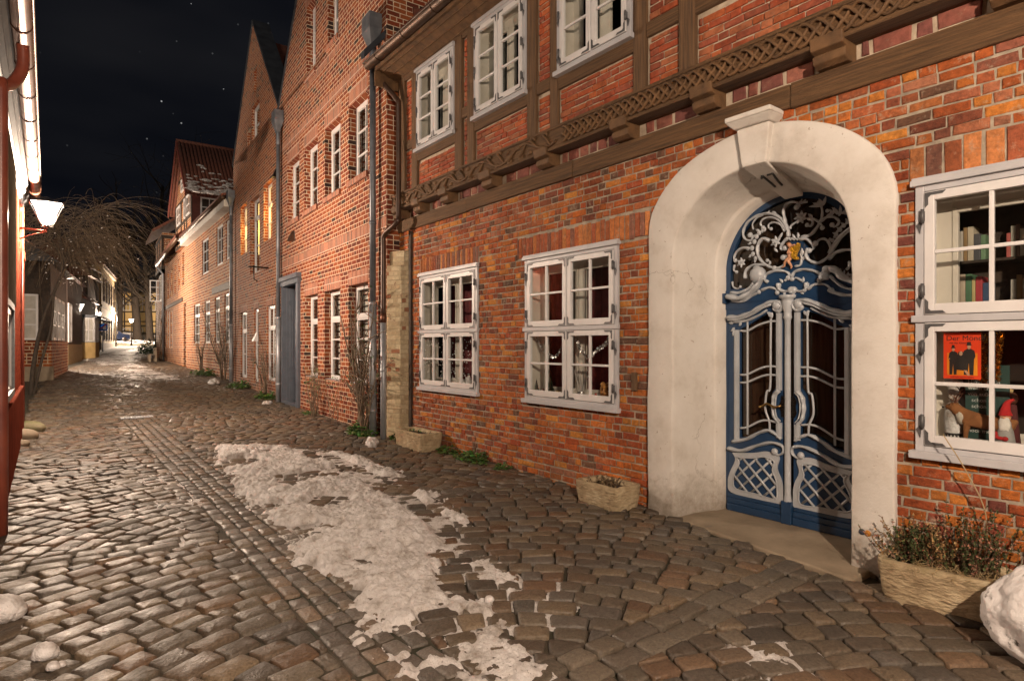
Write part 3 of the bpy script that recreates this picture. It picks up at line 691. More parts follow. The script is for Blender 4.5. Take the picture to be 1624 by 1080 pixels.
rf = MB(); rf.add([(UR, .62, ZT+.26), (6.9, .62, ZT+.26), (6.9, -4.5, ZT+6.2), (UR, -4.5, ZT+6.2), (UR, .62, ZT+.33), (6.9, .62, ZT+.33), (6.9, -4.5, ZT+6.3), (UR, -4.5, ZT+6.3)], [(0, 3, 2, 1), (4, 5, 6, 7), (0, 1, 5, 4), (1, 2, 6, 5), (2, 3, 7, 6), (3, 0, 4, 7)])
rf.build('roof', M['tile'], H17)
fl = MB(); fl.add([(6.86, .66, ZT+.36), (7.0, .66, ZT+.36), (7.0, -4.5, ZT+6.5), (6.86, -4.5, ZT+6.5), (6.86, .66, ZT+.50), (7.0, .66, ZT+.50), (7.0, -4.5, ZT+6.64), (6.86, -4.5, ZT+6.64)], [(0, 3, 2, 1), (4, 5, 6, 7), (0, 1, 5, 4), (1, 2, 6, 5), (2, 3, 7, 6), (3, 0, 4, 7)])
fl.build('lead_flashing', M['lead'], H17)
dp = MB(); P = [(*F17.pf(x, y, w_), w_) for x, y, w_ in ((605, 116, .36), (606, 130, .36), (629, 158, .22), (632, 178, .22), (632, 330, .24), (630, 352, .28), (610, 372, .36), (608, 400, .37), (608, 510, .37))]
P = catmull([(p[0], p[2], p[1]) for p in P], 5); dp.tube(P, .045, 10); dp.build('downpipe', M['brown_pipe'], H17)
lo = MB(); q0 = P[-1]; lo.tube([(q0[0], .37, q0[2]+.14), (q0[0], .37, q0[2]-.02)], .054, 10); lo.build('pipe_collar', M['copper_bright'], H17)
MB().tube([(q0[0], .37, q0[2]), (q0[0], .37, -.05)], .052, 10).tube([(q0[0], .37, 1.2), (q0[0], .37, 1.24)], .06, 10).build('standpipe', M['zinc'], H17)

# --- windows of house 17
def ring(mb, u0, u1, z0, z1, w, y0, y1, wb=None):
    wb = wb if wb is not None else w
    mb.box(u0, u0+w, y0, y1, z0, z1); mb.box(u1-w, u1, y0, y1, z0, z1); mb.box(u0+w, u1-w, y0, y1, z1-w, z1); mb.box(u0+w, u1-w, y0, y1, z0, z0+wb)
def iron_corner(mb, u, z, su, sz, y, L=.105, t=.020):
    mb.prism([(u, z), (u+su*L*1.5, z), (u+su*L*1.25, z+sz*t), (u+su*t*1.8, z+sz*t), (u+su*t, z+sz*t*1.8), (u+su*t, z+sz*L*1.0), (u, z+sz*L*1.25)][::(1 if su*sz > 0 else -1)], y, y+.004)
def window17(par, W, v, rows, prow, pcol, F=F17):
    u0, u1, z0, z1 = W
    f = MB(); ring(f, u0, u1, z0, z1, .055, v-.05, v+.030)
    um = (u0+u1)/2; f.box(um-.018, um+.018, v-.05, v+.026, z0+.055, z1-.055)
    f.box(u0-.025, u1+.025, v-.02, v+.060, z1-.012, z1+.03); f.box(u0-.02, u1+.02, v-.02, v+.045, z1+.03, z1+.05)
    f.box(u0-.03, u1+.03, v-.02, v+.072, z0-.035, z0+.02)
    zs = [z0+.05+(z1-z0-.10)*i/rows for i in range(rows+1)]
    for z in zs[1:-1]: f.box(u0-.02, u1+.02, v-.05, v+.052, z-.025, z+.025)
    win = f.build('window', M['win_grey'], par, .005)
    for i in range(2):
        a = u0+.06 if i == 0 else um+.012; b = um-.012 if i == 0 else u1-.06
        for r in range(rows):
            c = zs[r]+(.03 if r else .012); d = zs[r+1]-(.03 if r < rows-1 else .012)
            s = MB(); sw = .062; ring(s, a, b, c, d, sw, v-.005, v+.042, .075)
            for k in range(1, pcol): x = a+sw+(b-a-2*sw)*k/pcol; s.box(x-.013, x+.013, v+.002, v+.034, c+.07, d-.06)
            for k in range(1, prow): z = c+.075+(d-c-.075-sw)*k/prow; s.box(a+sw, b-sw, v+.004, v+.032, z-.013, z+.013)
            s.build('sash', M['win_white'], win, .004)
            p = MB(); p.add([(a+sw-.01, v+.012, c+.06), (b-sw+.01, v+.012, c+.06), (b-sw+.01, v+.012, d-sw+.01), (a+sw-.01, v+.012, d-sw+.01)], [(3, 2, 1, 0)]); p.build('pane', M['glass'], win)
            for (x, su) in ((a+.006, 1), (b-.006, -1)):
                for (z, sz) in ((c+.006, 1), (d-.006, -1)): ic = MB(); iron_corner(ic, x, z, su, sz, v+.0425, .085); ic.build('corner_bracket', M['iron'], win)
            hx = u0+.052 if i == 0 else u1-.052
            for z in ([c+.17, d-.17] if rows > 1 else [c+.16, (c+d)/2, d-.16]):
                h = MB(); sg = 1 if i == 0 else -1
                h.box(hx-.014, hx+.014, v+.03, v+.056, z-.035, z+.035); h.tube([(hx, v+.052, z-.05), (hx, v+.052, z+.05)], .012, 8); h.prism([(hx-.02*sg, z-.03), (hx-.045*sg, z-.06), (hx-.02*sg, z-.12), (hx-.008*sg, z-.05)][::sg], v+.031, v+.037); h.build('hinge', M['iron'], win)
    # white reveal, inner window and dark room
    l = MB(); D = .20; a, b, c, d = u0+.05, u1-.05, z0+.03, z1-.05
    for q in ((a-.02, a, c, d), (b, b+.02, c, d)): l.box(q[0], q[1], v-D, v-.05, q[2], q[3])
    l.box(a, b, v-D, v-.05, d, d+.02); l.box(a, b, v-D-.0, v-.05, c-.02, c); l.build('reveal', M['lining'], win)
    n = MB(); ring(n, a-.02, b+.02, c-.02, d+.02, .13, v-D-.05, v-D); n.box(um-.05, um+.05, v-D-.045, v-D+.004, c, d)
    for i in range(2):
        x0 = a+.11 if i == 0 else um+.05; x1 = um-.05 if i == 0 else b-.11
        ring(n, x0, x1, c+.11, d-.11, .035, v-D-.03, v-D+.010)
        if rows > 1: n.box(x0, x1, v-D-.04, v-D+.006, (c+d)/2-.04, (c+d)/2+.04)
    n.build('inner_window', M['lining'], win, .004)
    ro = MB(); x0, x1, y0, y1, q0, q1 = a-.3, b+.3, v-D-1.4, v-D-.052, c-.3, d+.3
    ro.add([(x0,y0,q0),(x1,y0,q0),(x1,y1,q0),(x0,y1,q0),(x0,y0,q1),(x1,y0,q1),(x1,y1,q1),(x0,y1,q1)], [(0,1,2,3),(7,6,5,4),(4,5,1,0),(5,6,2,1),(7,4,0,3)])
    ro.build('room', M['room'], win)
    return win
def curtain(win, u0, u1, z0, z1, v, m, folds=7):
    c = MB(); N = 48; vs = []
    for k in range(N+1):
        u = u0+(u1-u0)*k/N; y = v+.022*math.sin(k/N*folds*2*math.pi)
        vs += [(u, y, z0), (u, y, z1)]
    c.add(vs, [(2*k, 2*k+2, 2*k+3, 2*k+1) for k in range(N)], True); return c.build('curtain', m, win)
M['cur_red'] = mk('red_curtain', (.16, .018, .022), (.10, .012, .015), .9, 8, .2, 60, .003)
M['cur_white'] = mk('pale_curtain', (.42, .39, .35), (.33, .30, .27), .9, 8, .2, 60, .003)
M['cur_grey'] = mk('grey_curtain', (.13, .13, .11), (.09, .09, .08), .9, 8, .2, 60, .003)
w1 = window17(H17, W1, 0, 2, 2, 2); w2 = window17(H17, W2, 0, 2, 2, 2); w3 = window17(H17, W3, 0, 2, 2, 2)
curtain(w1, 3.9, 6.2, 1.0, 2.75, -.50, M['cur_red'], 17)  # red curtain widened to imitate a pinkish wall reflection in the glass
curtain(w2, 1.4, 3.3, 1.0, 2.7, -.50, M['cur_red'], 15); curtain(w2, 2.5, 2.8, 1.05, 2.68, -.34, M['cur_white'], 5)
for W in Uw:
    w = window17(H17, W, VU+.01, 1, 3, 1); curtain(w, W[0]+.15, W[0]+.42, W[2]+.1, W[3]-.1, VU-.30, M['cur_grey'], 5); curtain(w, W[1]-.5, W[1]-.2, W[2]+.1, W[3]-.1, VU-.30, M['cur_grey'], 5)
# ---------------------------------------------------------------- white portal
def archpath(hw, spring, rise, zb, n=40):
    p = []
    for i in range(9): p.append((hw, zb+(spring-zb)*i/9))
    for i in range(n+1): th = math.pi*i/n; p.append((hw*math.cos(th), spring+rise*math.sin(th)))
    for i in range(9): p.append((-hw, spring-(spring-zb)*(i+1)/9))
    return p
loops = [(archpath(1.15, 2.75, .82, -.2), -.02), (archpath(1.152, 2.75, .822, -.2), .045), (archpath(1.146, 2.75, .816, -.2), .058), (archpath(1.136, 2.75, .81, -.2), .063), (archpath(1.0, 2.62, .79, -.2), .064), (archpath(.856, 2.505, .756, -.2), .062), (archpath(.846, 2.5, .746, -.2), .058), (archpath(.838, 2.498, .742, -.2), .045), (archpath(.832, 2.495, .74, -.2), .02),
         (archpath(.80, 2.48, .73, -.2), -.15), (archpath(.75, 2.46, .71, -.2), -.36), (archpath(.724, 2.45, .70, -.2), -.455), (archpath(.718, 2.448, .698, -.2), -.468), (archpath(.710, 2.44, .692, -.2), -.474), (archpath(.70, 2.43, .688, -.2), -.484), (archpath(.685, 2.41, .68, -.2), -.70)]
pm = MB(); n = len(loops[0][0]); vs = []
for p, v in loops:
    for i, (u, z) in enumerate(p):
        q = float(vnoise(np.array([u*4+v*9+50]), np.array([z*4]))[0])-.5
        vs.append((u+q*.014, v+q*.016, z+q*.008))
pm.add(vs, [(j*n+i, j*n+i+1, (j+1)*n+i+1, (j+1)*n+i) for j in range(len(loops)-1) for i in range(n-1)], True)
portal = pm.build('portal', M['plaster'], H17)
ks = MB(); uc = -.06
def taper(mb, w0, w1, z0, z1, y0, y1, y1b=None):
    y1b = y1 if y1b is None else y1b
    mb.add([(uc-w0,y0,z0),(uc+w0,y0,z0),(uc+w0,y1b,z0),(uc-w0,y1b,z0),(uc-w1,y0,z1),(uc+w1,y0,z1),(uc+w1,y1,z1),(uc-w1,y1,z1)], [(0,3,2,1),(4,5,6,7),(0,1,5,4),(1,2,6,5),(2,3,7,6),(3,0,4,7)])
taper(ks, .115, .155, 3.235, 3.56, -.1, .13, .115); taper(ks, .165, .215, 3.56, 3.615, -.02, .215, .15); taper(ks, .215, .215, 3.615, 3.66, -.02, .225, .22)
ks.add([(uc-.11,.10,3.34),(uc+.11,.10,3.34),(uc+.112,.114,3.228),(uc-.112,.114,3.228),(uc-.09,-.58,3.25),(uc+.09,-.58,3.25),(uc+.09,-.58,3.035),(uc-.09,-.58,3.035)], [(0,1,2,3),(4,7,6,5),(0,4,5,1),(3,2,6,7),(0,3,7,4),(1,5,6,2)])
ks.build('keystone', M['plaster'], portal, .012)
nm = MB()                                                     # figure 17 painted on the soffit of the keystone
def on_soffit(x, y): t = (x, y); y *= 2.0; x *= 1.15; v_ = -.20+y*.95; return (uc-x, v_, 3.228-(.114-v_)*(.193/.694)-.004)
for st in ([(-.030, .062), (-.030, .02), (-.030, -.030), (-.032, -.058)], [(-.030, .062), (-.044, .046), (-.054, .040)], [(.008, .056), (.030, .056), (.058, .060)], [(.058, .060), (.042, .020), (.030, -.020), (.026, -.058)]):
    P = catmull(st, 4); nm.tube([on_soffit(*p) for p in P], .0105, 6, smooth=True)
nm.build('house_number', mk('black_paint', (.012, .011, .01), rough=.5), portal)
for (x, y, c, nmn, lab) in ((1367, 843, (.05, .055, .08), 'blue', 'small dark blue round marker'), (1376.5, 845.5, (.42, .17, .02), 'orange', 'small orange round marker')):
    u, z = F17.pf(x, y, .065); d = MB(); d.lathe([(0, .004), (.006, .006), (.008, .002), (.022, .003), (.024, 0)], n=18, col=c)
    d.xf(lambda a, b, cc: (u+a, .065+cc, z+b)); d.build('survey_marker', M['paint_any'], portal)
st = MB(); pts = [(.80, -.80), (.80, .055), (.70, .10), (-.72, .32), (-.98, .36), (-.98, .05), (-.9, -.8)]
st.add([(u, v, -.3) for u, v in pts]+[(u, v, -.046) for u, v in pts], [tuple(range(len(pts))), tuple(reversed(range(len(pts), 2*len(pts))))]+[(i, len(pts)+i, len(pts)+(i+1) % len(pts), (i+1) % len(pts)) for i in range(len(pts))])
st.build('door_step', M['step'], H17, .015)

# ---------------------------------------------------------------- blue double door with carved overdoor
VD = -.62
A_ = lambda x, y: F17.pf(1140+x/4.908, 280+y/4.908, VD)
B_ = lambda x, y: F17.pf(1140+x/4.5, 460+y/4.5, VD)
C_ = lambda x, y: F17.pf(1030+x/2.571, 480+y/2.571, VD)
UC = .015                                                     # middle of the door
df = MB(); ap = archpath(.70, 2.41, .70, -.1, 30); bp = archpath(.635, 2.41, .635, -.1, 30)
df.prism(ap+bp[::-1], VD-.07, VD-.01); door = df.build('door', M['blue'], H17, .004)
tp = MB(); tp.box(-.70, .70, VD-.05, VD+.0, 2.02, 2.22); tp.box(.66, .74, VD-.03, VD+.055, 2.085, 2.19); tp.build('transom', M['blue'], door, .006)
ob = [A_(*p) for p in ((90, 985), (92, 880), (230, 868), (345, 760), (460, 712), (520, 690), (548, 520), (590, 482), (650, 500), (700, 560), (690, 640), (760, 690), (900, 720), (1000, 790), (1110, 840))]
ob += [(-.69, ob[-1][1]), (-.69, 2.1)]; tb = MB(); tb.prism(ob, VD-.025, VD+.006); tb.build('overdoor_board', M['blue'], door, .004)
gp = MB(); ag = archpath(.64, 2.41, .64, 2.1, 24); gp.add([(p[0], VD-.043, p[1]) for p in ag], [tuple(range(len(ag)))]); gp.build('fanlight_pane', M['glass_dk'], door)
orn = MB()
def scroll(pts, r0=.012, r1=None, y=.012, tr=A_, end=True, mb=None, n=6, sq=(1, .75)):
    """carved scroll: a tapering round-backed band with a bead at its curled end"""
    mb = mb or orn
    r0 *= 1.38; P = catmull([tr(*p) for p in pts], 6); m = len(P); r1 = r1 if r1 is not None else r0*.55
    rad = [(r0+(r1-r0)*i/(m-1))*(1+.12*math.sin(i*.9)) for i in range(m)]
    mb.tube([(p[0], VD+y+.004*math.sin(i*.35), p[1]) for i, p in enumerate(P)], rad, 8, sq, up=(0, 1, 0))
    mb.tube([(p[0], VD+y+rad[i]*.9, p[1]) for i, p in enumerate(P)], [q*.33 for q in rad], 5, up=(0, 1, 0))
    if end: mb.ball((P[-1][0], VD+y+.006, P[-1][1]), (r0*1.15, r0*.9, r0*1.15), 9, 6)
def leaf(c, ang, L, w, tr=A_, y=.014, mb=None):
    mb = mb or orn; c = tr(*c); dx, dz = math.cos(ang), math.sin(ang)
    N = 8; vs = []
    for i in range(N+1):
        t = i/N; ww = w*math.sin(math.pi*min(1, t*.9+.08))**.8; px, pz = c[0]-dx*L*t, c[1]+dz*L*t; k = .25*L*t*t
        px += dz*k; pz += dx*k
        vs += [(px+dz*ww, VD+y-.004, pz+dx*ww), (px, VD+y+.012, pz), (px-dz*ww, VD+y-.004, pz-dx*ww)]
    mb.add(vs, [(3*i, 3*i+1, 3*i+4, 3*i+3) for i in range(N)]+[(3*i+1, 3*i+2, 3*i+5, 3*i+4) for i in range(N)], True)
def flower(c, r, n=6, y=.02):
    for k in range(n): leaf(c, 2*math.pi*k/n+.3, r, r*.28, y=y)
    q = A_(*c)
    for k in range(4): orn.ball((q[0]+rnd.uniform(-r, r)*.3, VD+y+.012, q[1]+rnd.uniform(-r, r)*.3), r*.24, 7, 5)
S_ = scroll
S_([(548,470),(548,430),(520,370),(490,330),(440,300),(380,290),(310,305),(240,350),(205,400),(195,450),(215,490),(250,500),(268,475),(252,458)], .017, .012)
S_([(530,420),(500,370),(450,330),(390,320),(345,340),(330,375),(352,400)], .013); S_([(275,415),(270,370),(300,325),(350,300)], .007, .012, end=False)
S_([(520,430),(490,380),(440,360),(400,370),(395,400),(415,410)], .011); leaf((450,300), 2.1, .055, .014); leaf((370,300), .4, .05, .012)
S_([(548,470),(545,420),(525,370),(515,320),(510,270),(530,220),(570,200),(610,205),(632,228),(612,242)], .017, .012); leaf((600,240), .5, .09, .014); leaf((640,215), .3, .06, .012)
S_([(560,410),(570,385),(600,360),(640,335)], .011, .009, end=False); flower((645,320), .062, 7)
S_([(650,475),(720,455),(770,395),(800,340),(812,290),(800,230),(775,195)], .016, .010, end=False)
for a, l in ((2.35, .085), (1.6, .075), (.85, .09)): leaf((802,235), a, l, .018)
leaf((795,235), 2.75, .10, .014); leaf((700,200), 2.9, .05, .012)
S_([(800,350),(850,318),(900,318),(940,350),(930,380),(898,392),(888,378)], .014); S_([(850,312),(880,285),(868,262),(852,270)], .011); leaf((880,305), .9, .07, .014)
leaf((930,300), 1.9, .085, .017); leaf((960,290), .3, .105, .020); leaf((975,285), -.4, .06, .014); leaf((940,310), 1.2, .09, .016)
S_([(720,320),(738,360),(718,388),(694,380)], .013); S_([(700,330),(760,340),(800,375),(812,402)], .014); leaf((730,330), 1.9, .06, .016)
S_([(400,502),(350,485),(312,530),(308,600),(340,660),(400,705),(460,715),(512,690),(540,640),(530,618),(508,632)], .017, .012)
S_([(545,480),(512,512),(488,550),(498,572),(522,560)], .016); flower((450,510), .055, 6); leaf((470,480), .6, .06, .015); leaf((440,560), -1.2, .05, .014)
for q, r in (((320,440), .020), ((300,470), .021), ((283,510), .021), ((265,560), .021), ((272,605), .02), ((292,638), .018)): orn.ball((A_(*q)[0], VD+.014, A_(*q)[1]), (r*1.1, .016, r*1.3), 9, 6)
for q, a in (((318,430), 2.2), ((340,440), 1.2), ((290,470), 2.6), ((262,520), 3.0), ((252,560), 3.2), ((262,610), 3.5), ((290,640), 4.3), ((355,430), .9)): leaf(q, a, .042, .014)
S_([(242,560),(190,558),(142,590),(124,640),(136,655)], .014); flower((182,672), .05, 6); S_([(130,690),(124,730),(146,745)], .011)
S_([(212,795),(215,740),(250,700),(310,685),(370,690),(440,715)], .016, .012); S_([(280,712),(330,690),(390,690),(405,665),(385,655)], .012); S_([(112,820),(120,860),(150,875),(175,860)], .010)
S_([(635,490),(690,490),(730,530),(742,562),(712,578)], .016); S_([(702,560),(685,610),(710,655),(770,675),(830,650),(872,600),(868,530),(835,490),(790,492),(758,525)], .017, .012); leaf((850,520), .8, .05, .014)
S_([(870,600),(920,510),(980,440),(1060,390),(1145,370)], .020, .017, end=False); S_([(905,560),(960,480),(1030,420),(1140,395)], .010, .009, end=False)
for i in range(9):
    t = i/8; x = 890+(1125-890)*t; yv = 500-195*math.sin(t*math.pi/2)**.9; q = A_(x, yv); orn.ball((q[0], VD+.012, q[1]), (.019, .014, .019), 8, 5); leaf((x, yv), 2.4-1.2*t, .038, .012)
S_([(905,480),(940,415),(1000,365),(1070,330),(1135,320)], .011, .010, end=False)
S_([(860,645),(920,592),(1000,572),(1080,572),(1106,556)], .017, .010); S_([(1050,585),(1105,605),(1100,650),(1060,680),(1018,668),(1030,690)], .014); S_([(1000,725),(1030,700),(1055,690)], .011); leaf((1080,565), .6, .06, .014)
S_([(1135,430),(1100,458),(1095,505),(1130,540)], .014); leaf((1090,480), 2.9, .05, .015); leaf((1000,760), -.5, .12, .014)
S_([(600,700),(640,690),(650,640),(640,600)], .012, .010, end=False); leaf((645,620), 1.2, .07, .02); leaf((640,650), .3, .06, .016)
for k in range(9): q = A_(560+k*9, 490+6*math.sin(k*2.1)); orn.ball((q[0], VD+.026, q[1]), .0095, 7, 5)
leaf((590,490), 1.57, .05, .014); leaf((620,480), 1.3, .05, .013); leaf((560,490), 2.2, .045, .012)
# rocailles on the board
S_([(95,935),(180,950),(260,905),(320,840),(342,785),(312,768)], .054, .036, sq=(1, .42)); S_([(100,905),(170,905),(240,870),(290,810)], .016, .02, end=False); S_([(110,965),(190,972),(260,930),(320,900)], .014, .016)
S_([(340,885),(400,865),(450,880),(462,905)], .015); S_([(390,825),(362,800),(372,765),(425,740),(500,735),(550,758),(548,790)], .016, .015)
S_([(572,782),(600,742),(660,725),(740,735),(790,758),(814,798),(790,808)], .015, .016); S_([(700,878),(750,842),(830,842),(885,885)], .015)
S_([(830,800),(850,740),(880,715),(930,742),(990,795),(1095,830),(1130,832)], .054, .054, sq=(1, .42)); S_([(860,885),(930,912),(1000,925),(1090,920),(1130,918)], .017, .017, end=False); S_([(870,770),(930,830),(1000,870),(1095,880),(1130,878)], .020, .022, sq=(1, .5), end=False)
for k in range(6): leaf((905+k*30, 745+k*14), .9, .05, .012)
S_([(470,835),(478,880),(520,895),(570,885)], .022, .012); S_([(690,830),(682,880),(640,895),(590,885)], .022, .012); S_([(520,812),(550,792),(575,800)], .012); S_([(652,812),(610,790),(582,800)], .012)
for q, a in (((490,850), 2.6), ((480,870), 3.6), ((520,885), 4.3), ((665,850), .4), ((670,870), -.5), ((640,885), -1.2), ((580,890), -1.57), ((500,830), 1.9), ((655,825), 1.1)): leaf(q, a, .05, .015)
orn.build('carved_scrollwork', M['grey_paint'], door)
# gilded putto carrying a scrolled shield
D_ = lambda x, y: F17.pf(1224+x/18, 380+y/18, VD)
pm_ = MB()
def limb(pts, r, y): pm_.tube([(D_(*p)[0], VD+yy, D_(*p)[1]) for p, yy in zip(pts, y)], r, 9, cap=True)
q = D_(575, 175); pm_.ball((q[0], VD+.045, q[1]), (.020, .020, .022), 10, 8)
limb([(575,240),(565,330),(560,430),(575,540)], [.010, .020, .019, .022], [.035, .035, .035, .035])
limb([(570,540),(500,610),(445,680),(420,770),(340,810)], [.018, .016, .012, .009, .006], [.038, .055, .05, .035, .04]); limb([(590,550),(560,640),(600,710),(625,790),(600,840)], [.019, .016, .012, .009, .006], [.04, .06, .05, .035, .04])
limb([(560,320),(530,400),(600,400),(650,390)], [.010, .009, .008, .007], [.045, .055, .06, .06]); limb([(590,280),(640,190),(700,175),(750,165)], [.010, .009, .008, .007], [.04, .05, .055, .055])
put = pm_.build('putto', M['skin'], door)
ha = MB(); q = D_(545, 140); ha.ball((q[0], VD+.043, q[1]), (.022, .018, .016), 9, 6, .12); ha.build('hair', mk('painted_hair', (.30, .12, .05), rough=.5), put)
sh = MB(); pl_ = [D_(*p) for p in ((640,230),(700,215),(760,200),(790,150),(820,105),(865,130),(875,200),(855,290),(800,400),(780,480),(825,520),(820,580),(760,590),(690,560),(640,480),(625,380),(615,290))]
sh.prism(pl_, VD+.035, VD+.06); q = D_(790, 545); sh.ball((q[0], VD+.06, q[1]), .010, 8, 6); q = D_(830, 140); sh.ball((q[0], VD+.06, q[1]), .011, 8, 6)
for k in range(10): q = D_(680+rnd.uniform(-30, 90), 260+k*26); sh.ball((q[0], VD+.06, q[1]), (.008, .005, .008), 7, 5)
sh.build('shield', M['gold'], put, .006)

# --- door leaves (the right leaf mirrors the left)
def mir(p): return (2*UC-p[0], p[1])
ZB = -.045
for side in (0, 1):
    T = (lambda p: p) if side == 0 else mir
    tb_ = lambda x, y: T(B_(x, y)); tc_ = lambda x, y: T(C_(x, y))
    lf = MB(); e0, e1 = (UC+.05, .66) if side == 0 else (-.64, UC-.05)
    zt = B_(260, 60)[1]; zg0, zg1 = B_(260, 1040)[1], B_(260, 180)[1]
    gi = T(B_(445, 600))[0]; go = T(B_(112, 600))[0]; glo, ghi = min(gi, go), max(gi, go)
    hole = [tb_(*p) for p in ((150,280),(210,250),(300,190),(350,165),(412,165),(412,690),(380,730),(368,800),(368,870),(385,925),(412,950),(412,1010),(350,990),(280,1005),(200,1045),(150,1050))]
    lf.prism([(e0, ZB), (e1, ZB), (e1, 2.05), (e0, 2.05)], VD-.045, VD-.005, holes=[hole])
    leafo = lf.build('door_leaf', M['blue'], door, .003)
    pg = MB(); pg.add([(glo, VD-.034, zg0), (ghi, VD-.034, zg0), (ghi, VD-.034, zg1+.05), (glo, VD-.034, zg1+.05)], [(3, 2, 1, 0)]); pg.build('door_pane', M['glass_dk'], door)
    gm = MB()
    def sw(pts, r, y=.004, end=False, r1=None, t=tb_, sq=(1, .7)): scroll(pts, r, r if r1 is None else r1, y, tr=t, end=end, mb=gm, sq=sq)
    def strip(x0, y0, x1, y1, t=tb_, w=.026, y=.006):
        a, b = t(x0, y0), t(x1, y1); gm.prism([(a[0]-w, a[1]), (a[0]+w, a[1]), (b[0]+w, b[1]), (b[0]-w, b[1])], VD-.006, VD+y+.008)
        gm.prism([(a[0]-w*.45, a[1]), (a[0]+w*.45, a[1]), (b[0]+w*.45, b[1]), (b[0]-w*.45, b[1])], VD-.004, VD+y+.016)
    sw([(75,198),(150,195),(230,165),(310,118),(380,88),(438,88),(458,118),(438,150),(405,145),(398,120),(420,110)], .030, .010, True, .016)
    sw([(80,212),(150,210),(235,182),(315,135),(385,105)], .014, .030, False); sw([(110,228),(200,218),(290,178),(345,142)], .016, .002)
    for q_, a_ in (((360,165), -1.2), ((350,160), -.6), ((385,160), -1.9), ((110,240), 2.7), ((120,270), 3.6), ((150,255), .9), ((115,290), 4.2)):
        b = len(gm.v); leaf(q_, a_ if side == 0 else math.pi-a_, .055, .016, tr=tb_, mb=gm)
    strip(130, 285, 130, 1065); strip(432, 165, 432, 715)
    sw([(432,715),(402,745),(392,790),(390,850),(402,905),(432,945)], .022, .004); sw([(445,722),(420,750),(410,800),(410,850),(420,900),(445,935)], .008, .018); strip(432, 945, 432, 1055)
    sw([(105,1078),(200,1062),(280,1022),(350,1000),(400,1020),(448,1062)], .020, .006)
    gl_ = lambda pts, r=.0095: gm.tube([(tb_(*p)[0], VD-.004, tb_(*p)[1]) for p in catmull(pts, 5)], r, 6, (1, 1.2), up=(0, 1, 0))
    gl_([(203,225),(203,600),(203,1030)]); gl_([(370,172),(368,400),(365,690),(342,722),(332,790),(332,860),(358,935),(362,998)])
    gl_([(150,290),(205,290),(280,250),(360,225),(414,222)]); gl_([(150,605),(205,600),(290,560),(350,545),(414,546)]); gl_([(150,660),(205,656),(290,620),(350,605),(414,608)]); gl_([(150,985),(205,977),(290,936),(350,930),(410,944)])
    # lower panel with lattice
    outl = [(340,610),(352,640),(330,690),(322,730),(336,772),(440,800),(536,826),(546,775),(540,725),(522,675),(530,628),(480,606),(420,612)]
    P2 = [tc_(*p) for p in catmull(outl+[outl[0]], 4)]
    cxm = sum(p[0] for p in P2)/len(P2); czm = sum(p[1] for p in P2)/len(P2)
    inn = [(cxm+(p[0]-cxm)*.80, czm+(p[1]-czm)*.78-.004) for p in P2]
    gm.prism(P2[:-1], VD-.006, VD+.012, holes=[inn[:-1]])
    sw([(325,592),(380,602),(440,582),(500,570),(543,582),(548,608),(528,620),(514,606)], .022, .012, True, .013, t=tc_)
    gm.tube([(p[0], VD+.014, p[1]) for p in inn], .007, 6)
    iu0, iu1 = min(p[0] for p in inn), max(p[0] for p in inn); iz0, iz1 = min(p[1] for p in inn), max(p[1] for p in inn)
    def inside(x, z):
        c = False
        for i in range(len(inn)-1):
            (x0, y0), (x1, y1) = inn[i], inn[i+1]
            if (y0 > z) != (y1 > z) and x < (x1-x0)*(z-y0)/(y1-y0)+x0: c = not c
        return c
    for sgn in (1, -1):
        k = -8
        while k < 9:
            run = []
            for i in range(160):
                x = iu0+(iu1-iu0)*i/159; z = czm+sgn*(x-cxm)+k*.145
                if inside(x, z): run.append((x, z))
            if len(run) > 4: (xa, za), (xb, zb) = run[0], run[-1]; gm.tube([(xa-.008, VD+.004+.003*sgn, za-.008*sgn), (xb+.008, VD+.004+.003*sgn, zb+.008*sgn)], .0145, 4, (.7, 1), up=(0, 1, 0))
            k += 1
    gm.build('door_moulding', M['grey_paint'], door)
    kb = MB()
    for i, (z0, z1, y) in enumerate(((ZB, .03, .035), (.03, .085, .026), (.085, .125, .016))): kb.box(e0+.005, e1-.005, VD-.01, VD+y, z0+.001, z1)
    kb.build('kickboard', M['blue'], door, .006)
    es = MB(); q = tb_(462, 830)
    pe = [(q[0]+.030*math.cos(t)*(1+.28*math.cos(5*t)), q[1]+.105*math.sin(t)*(1+.08*math.cos(6*t))) for t in [2*math.pi*i/44 for i in range(44)]]
    es.prism(pe, VD-.004, VD+.012)
    for k in range(7): es.ball((q[0], VD+.012, q[1]-.08+k*.027), (.012, .007, .010), 8, 5)
    es.build('escutcheon', M['iron_black'], door, .003)
hd = MB(); a = B_(455, 825); hd.tube([(a[0], VD+.012, a[1]), (a[0], VD+.055, a[1])], .011, 8)
hd.tube([(p[0], VD+.055, p[1]) for p in catmull([B_(455,825), B_(420,832), B_(385,815), B_(360,808), B_(340,822), B_(318,830)], 5)], .010, 8); q = B_(316, 830); hd.ball((q[0], VD+.055, q[1]), .014, 8, 6)
hd.build('door_handle', M['brass'], door)
po = MB(); zc = B_(520, 35)[1]; zn = B_(520, 140)[1]; zs_ = B_(520, 205)[1]
prof = [(.038, ZB+.20), (.040, .16), (.034, .20), (.030, .24), (.028, zs_-.02), (.034, zs_), (.041, zs_+.012), (.036, zs_+.035), (.036, zn-.02), (.05, zn+.01), (.058, zc-.06), (.055, zc-.035), (.075, zc-.03), (.080, zc), (0, zc)]
po.lathe(prof, (UC, VD+.012, 0), 10); po.build('door_post', M['grey_paint'], door); MB().box(UC-.05, UC+.05, VD-.03, VD+.05, ZB, .17).build('post_foot', M['blue'], door, .005)
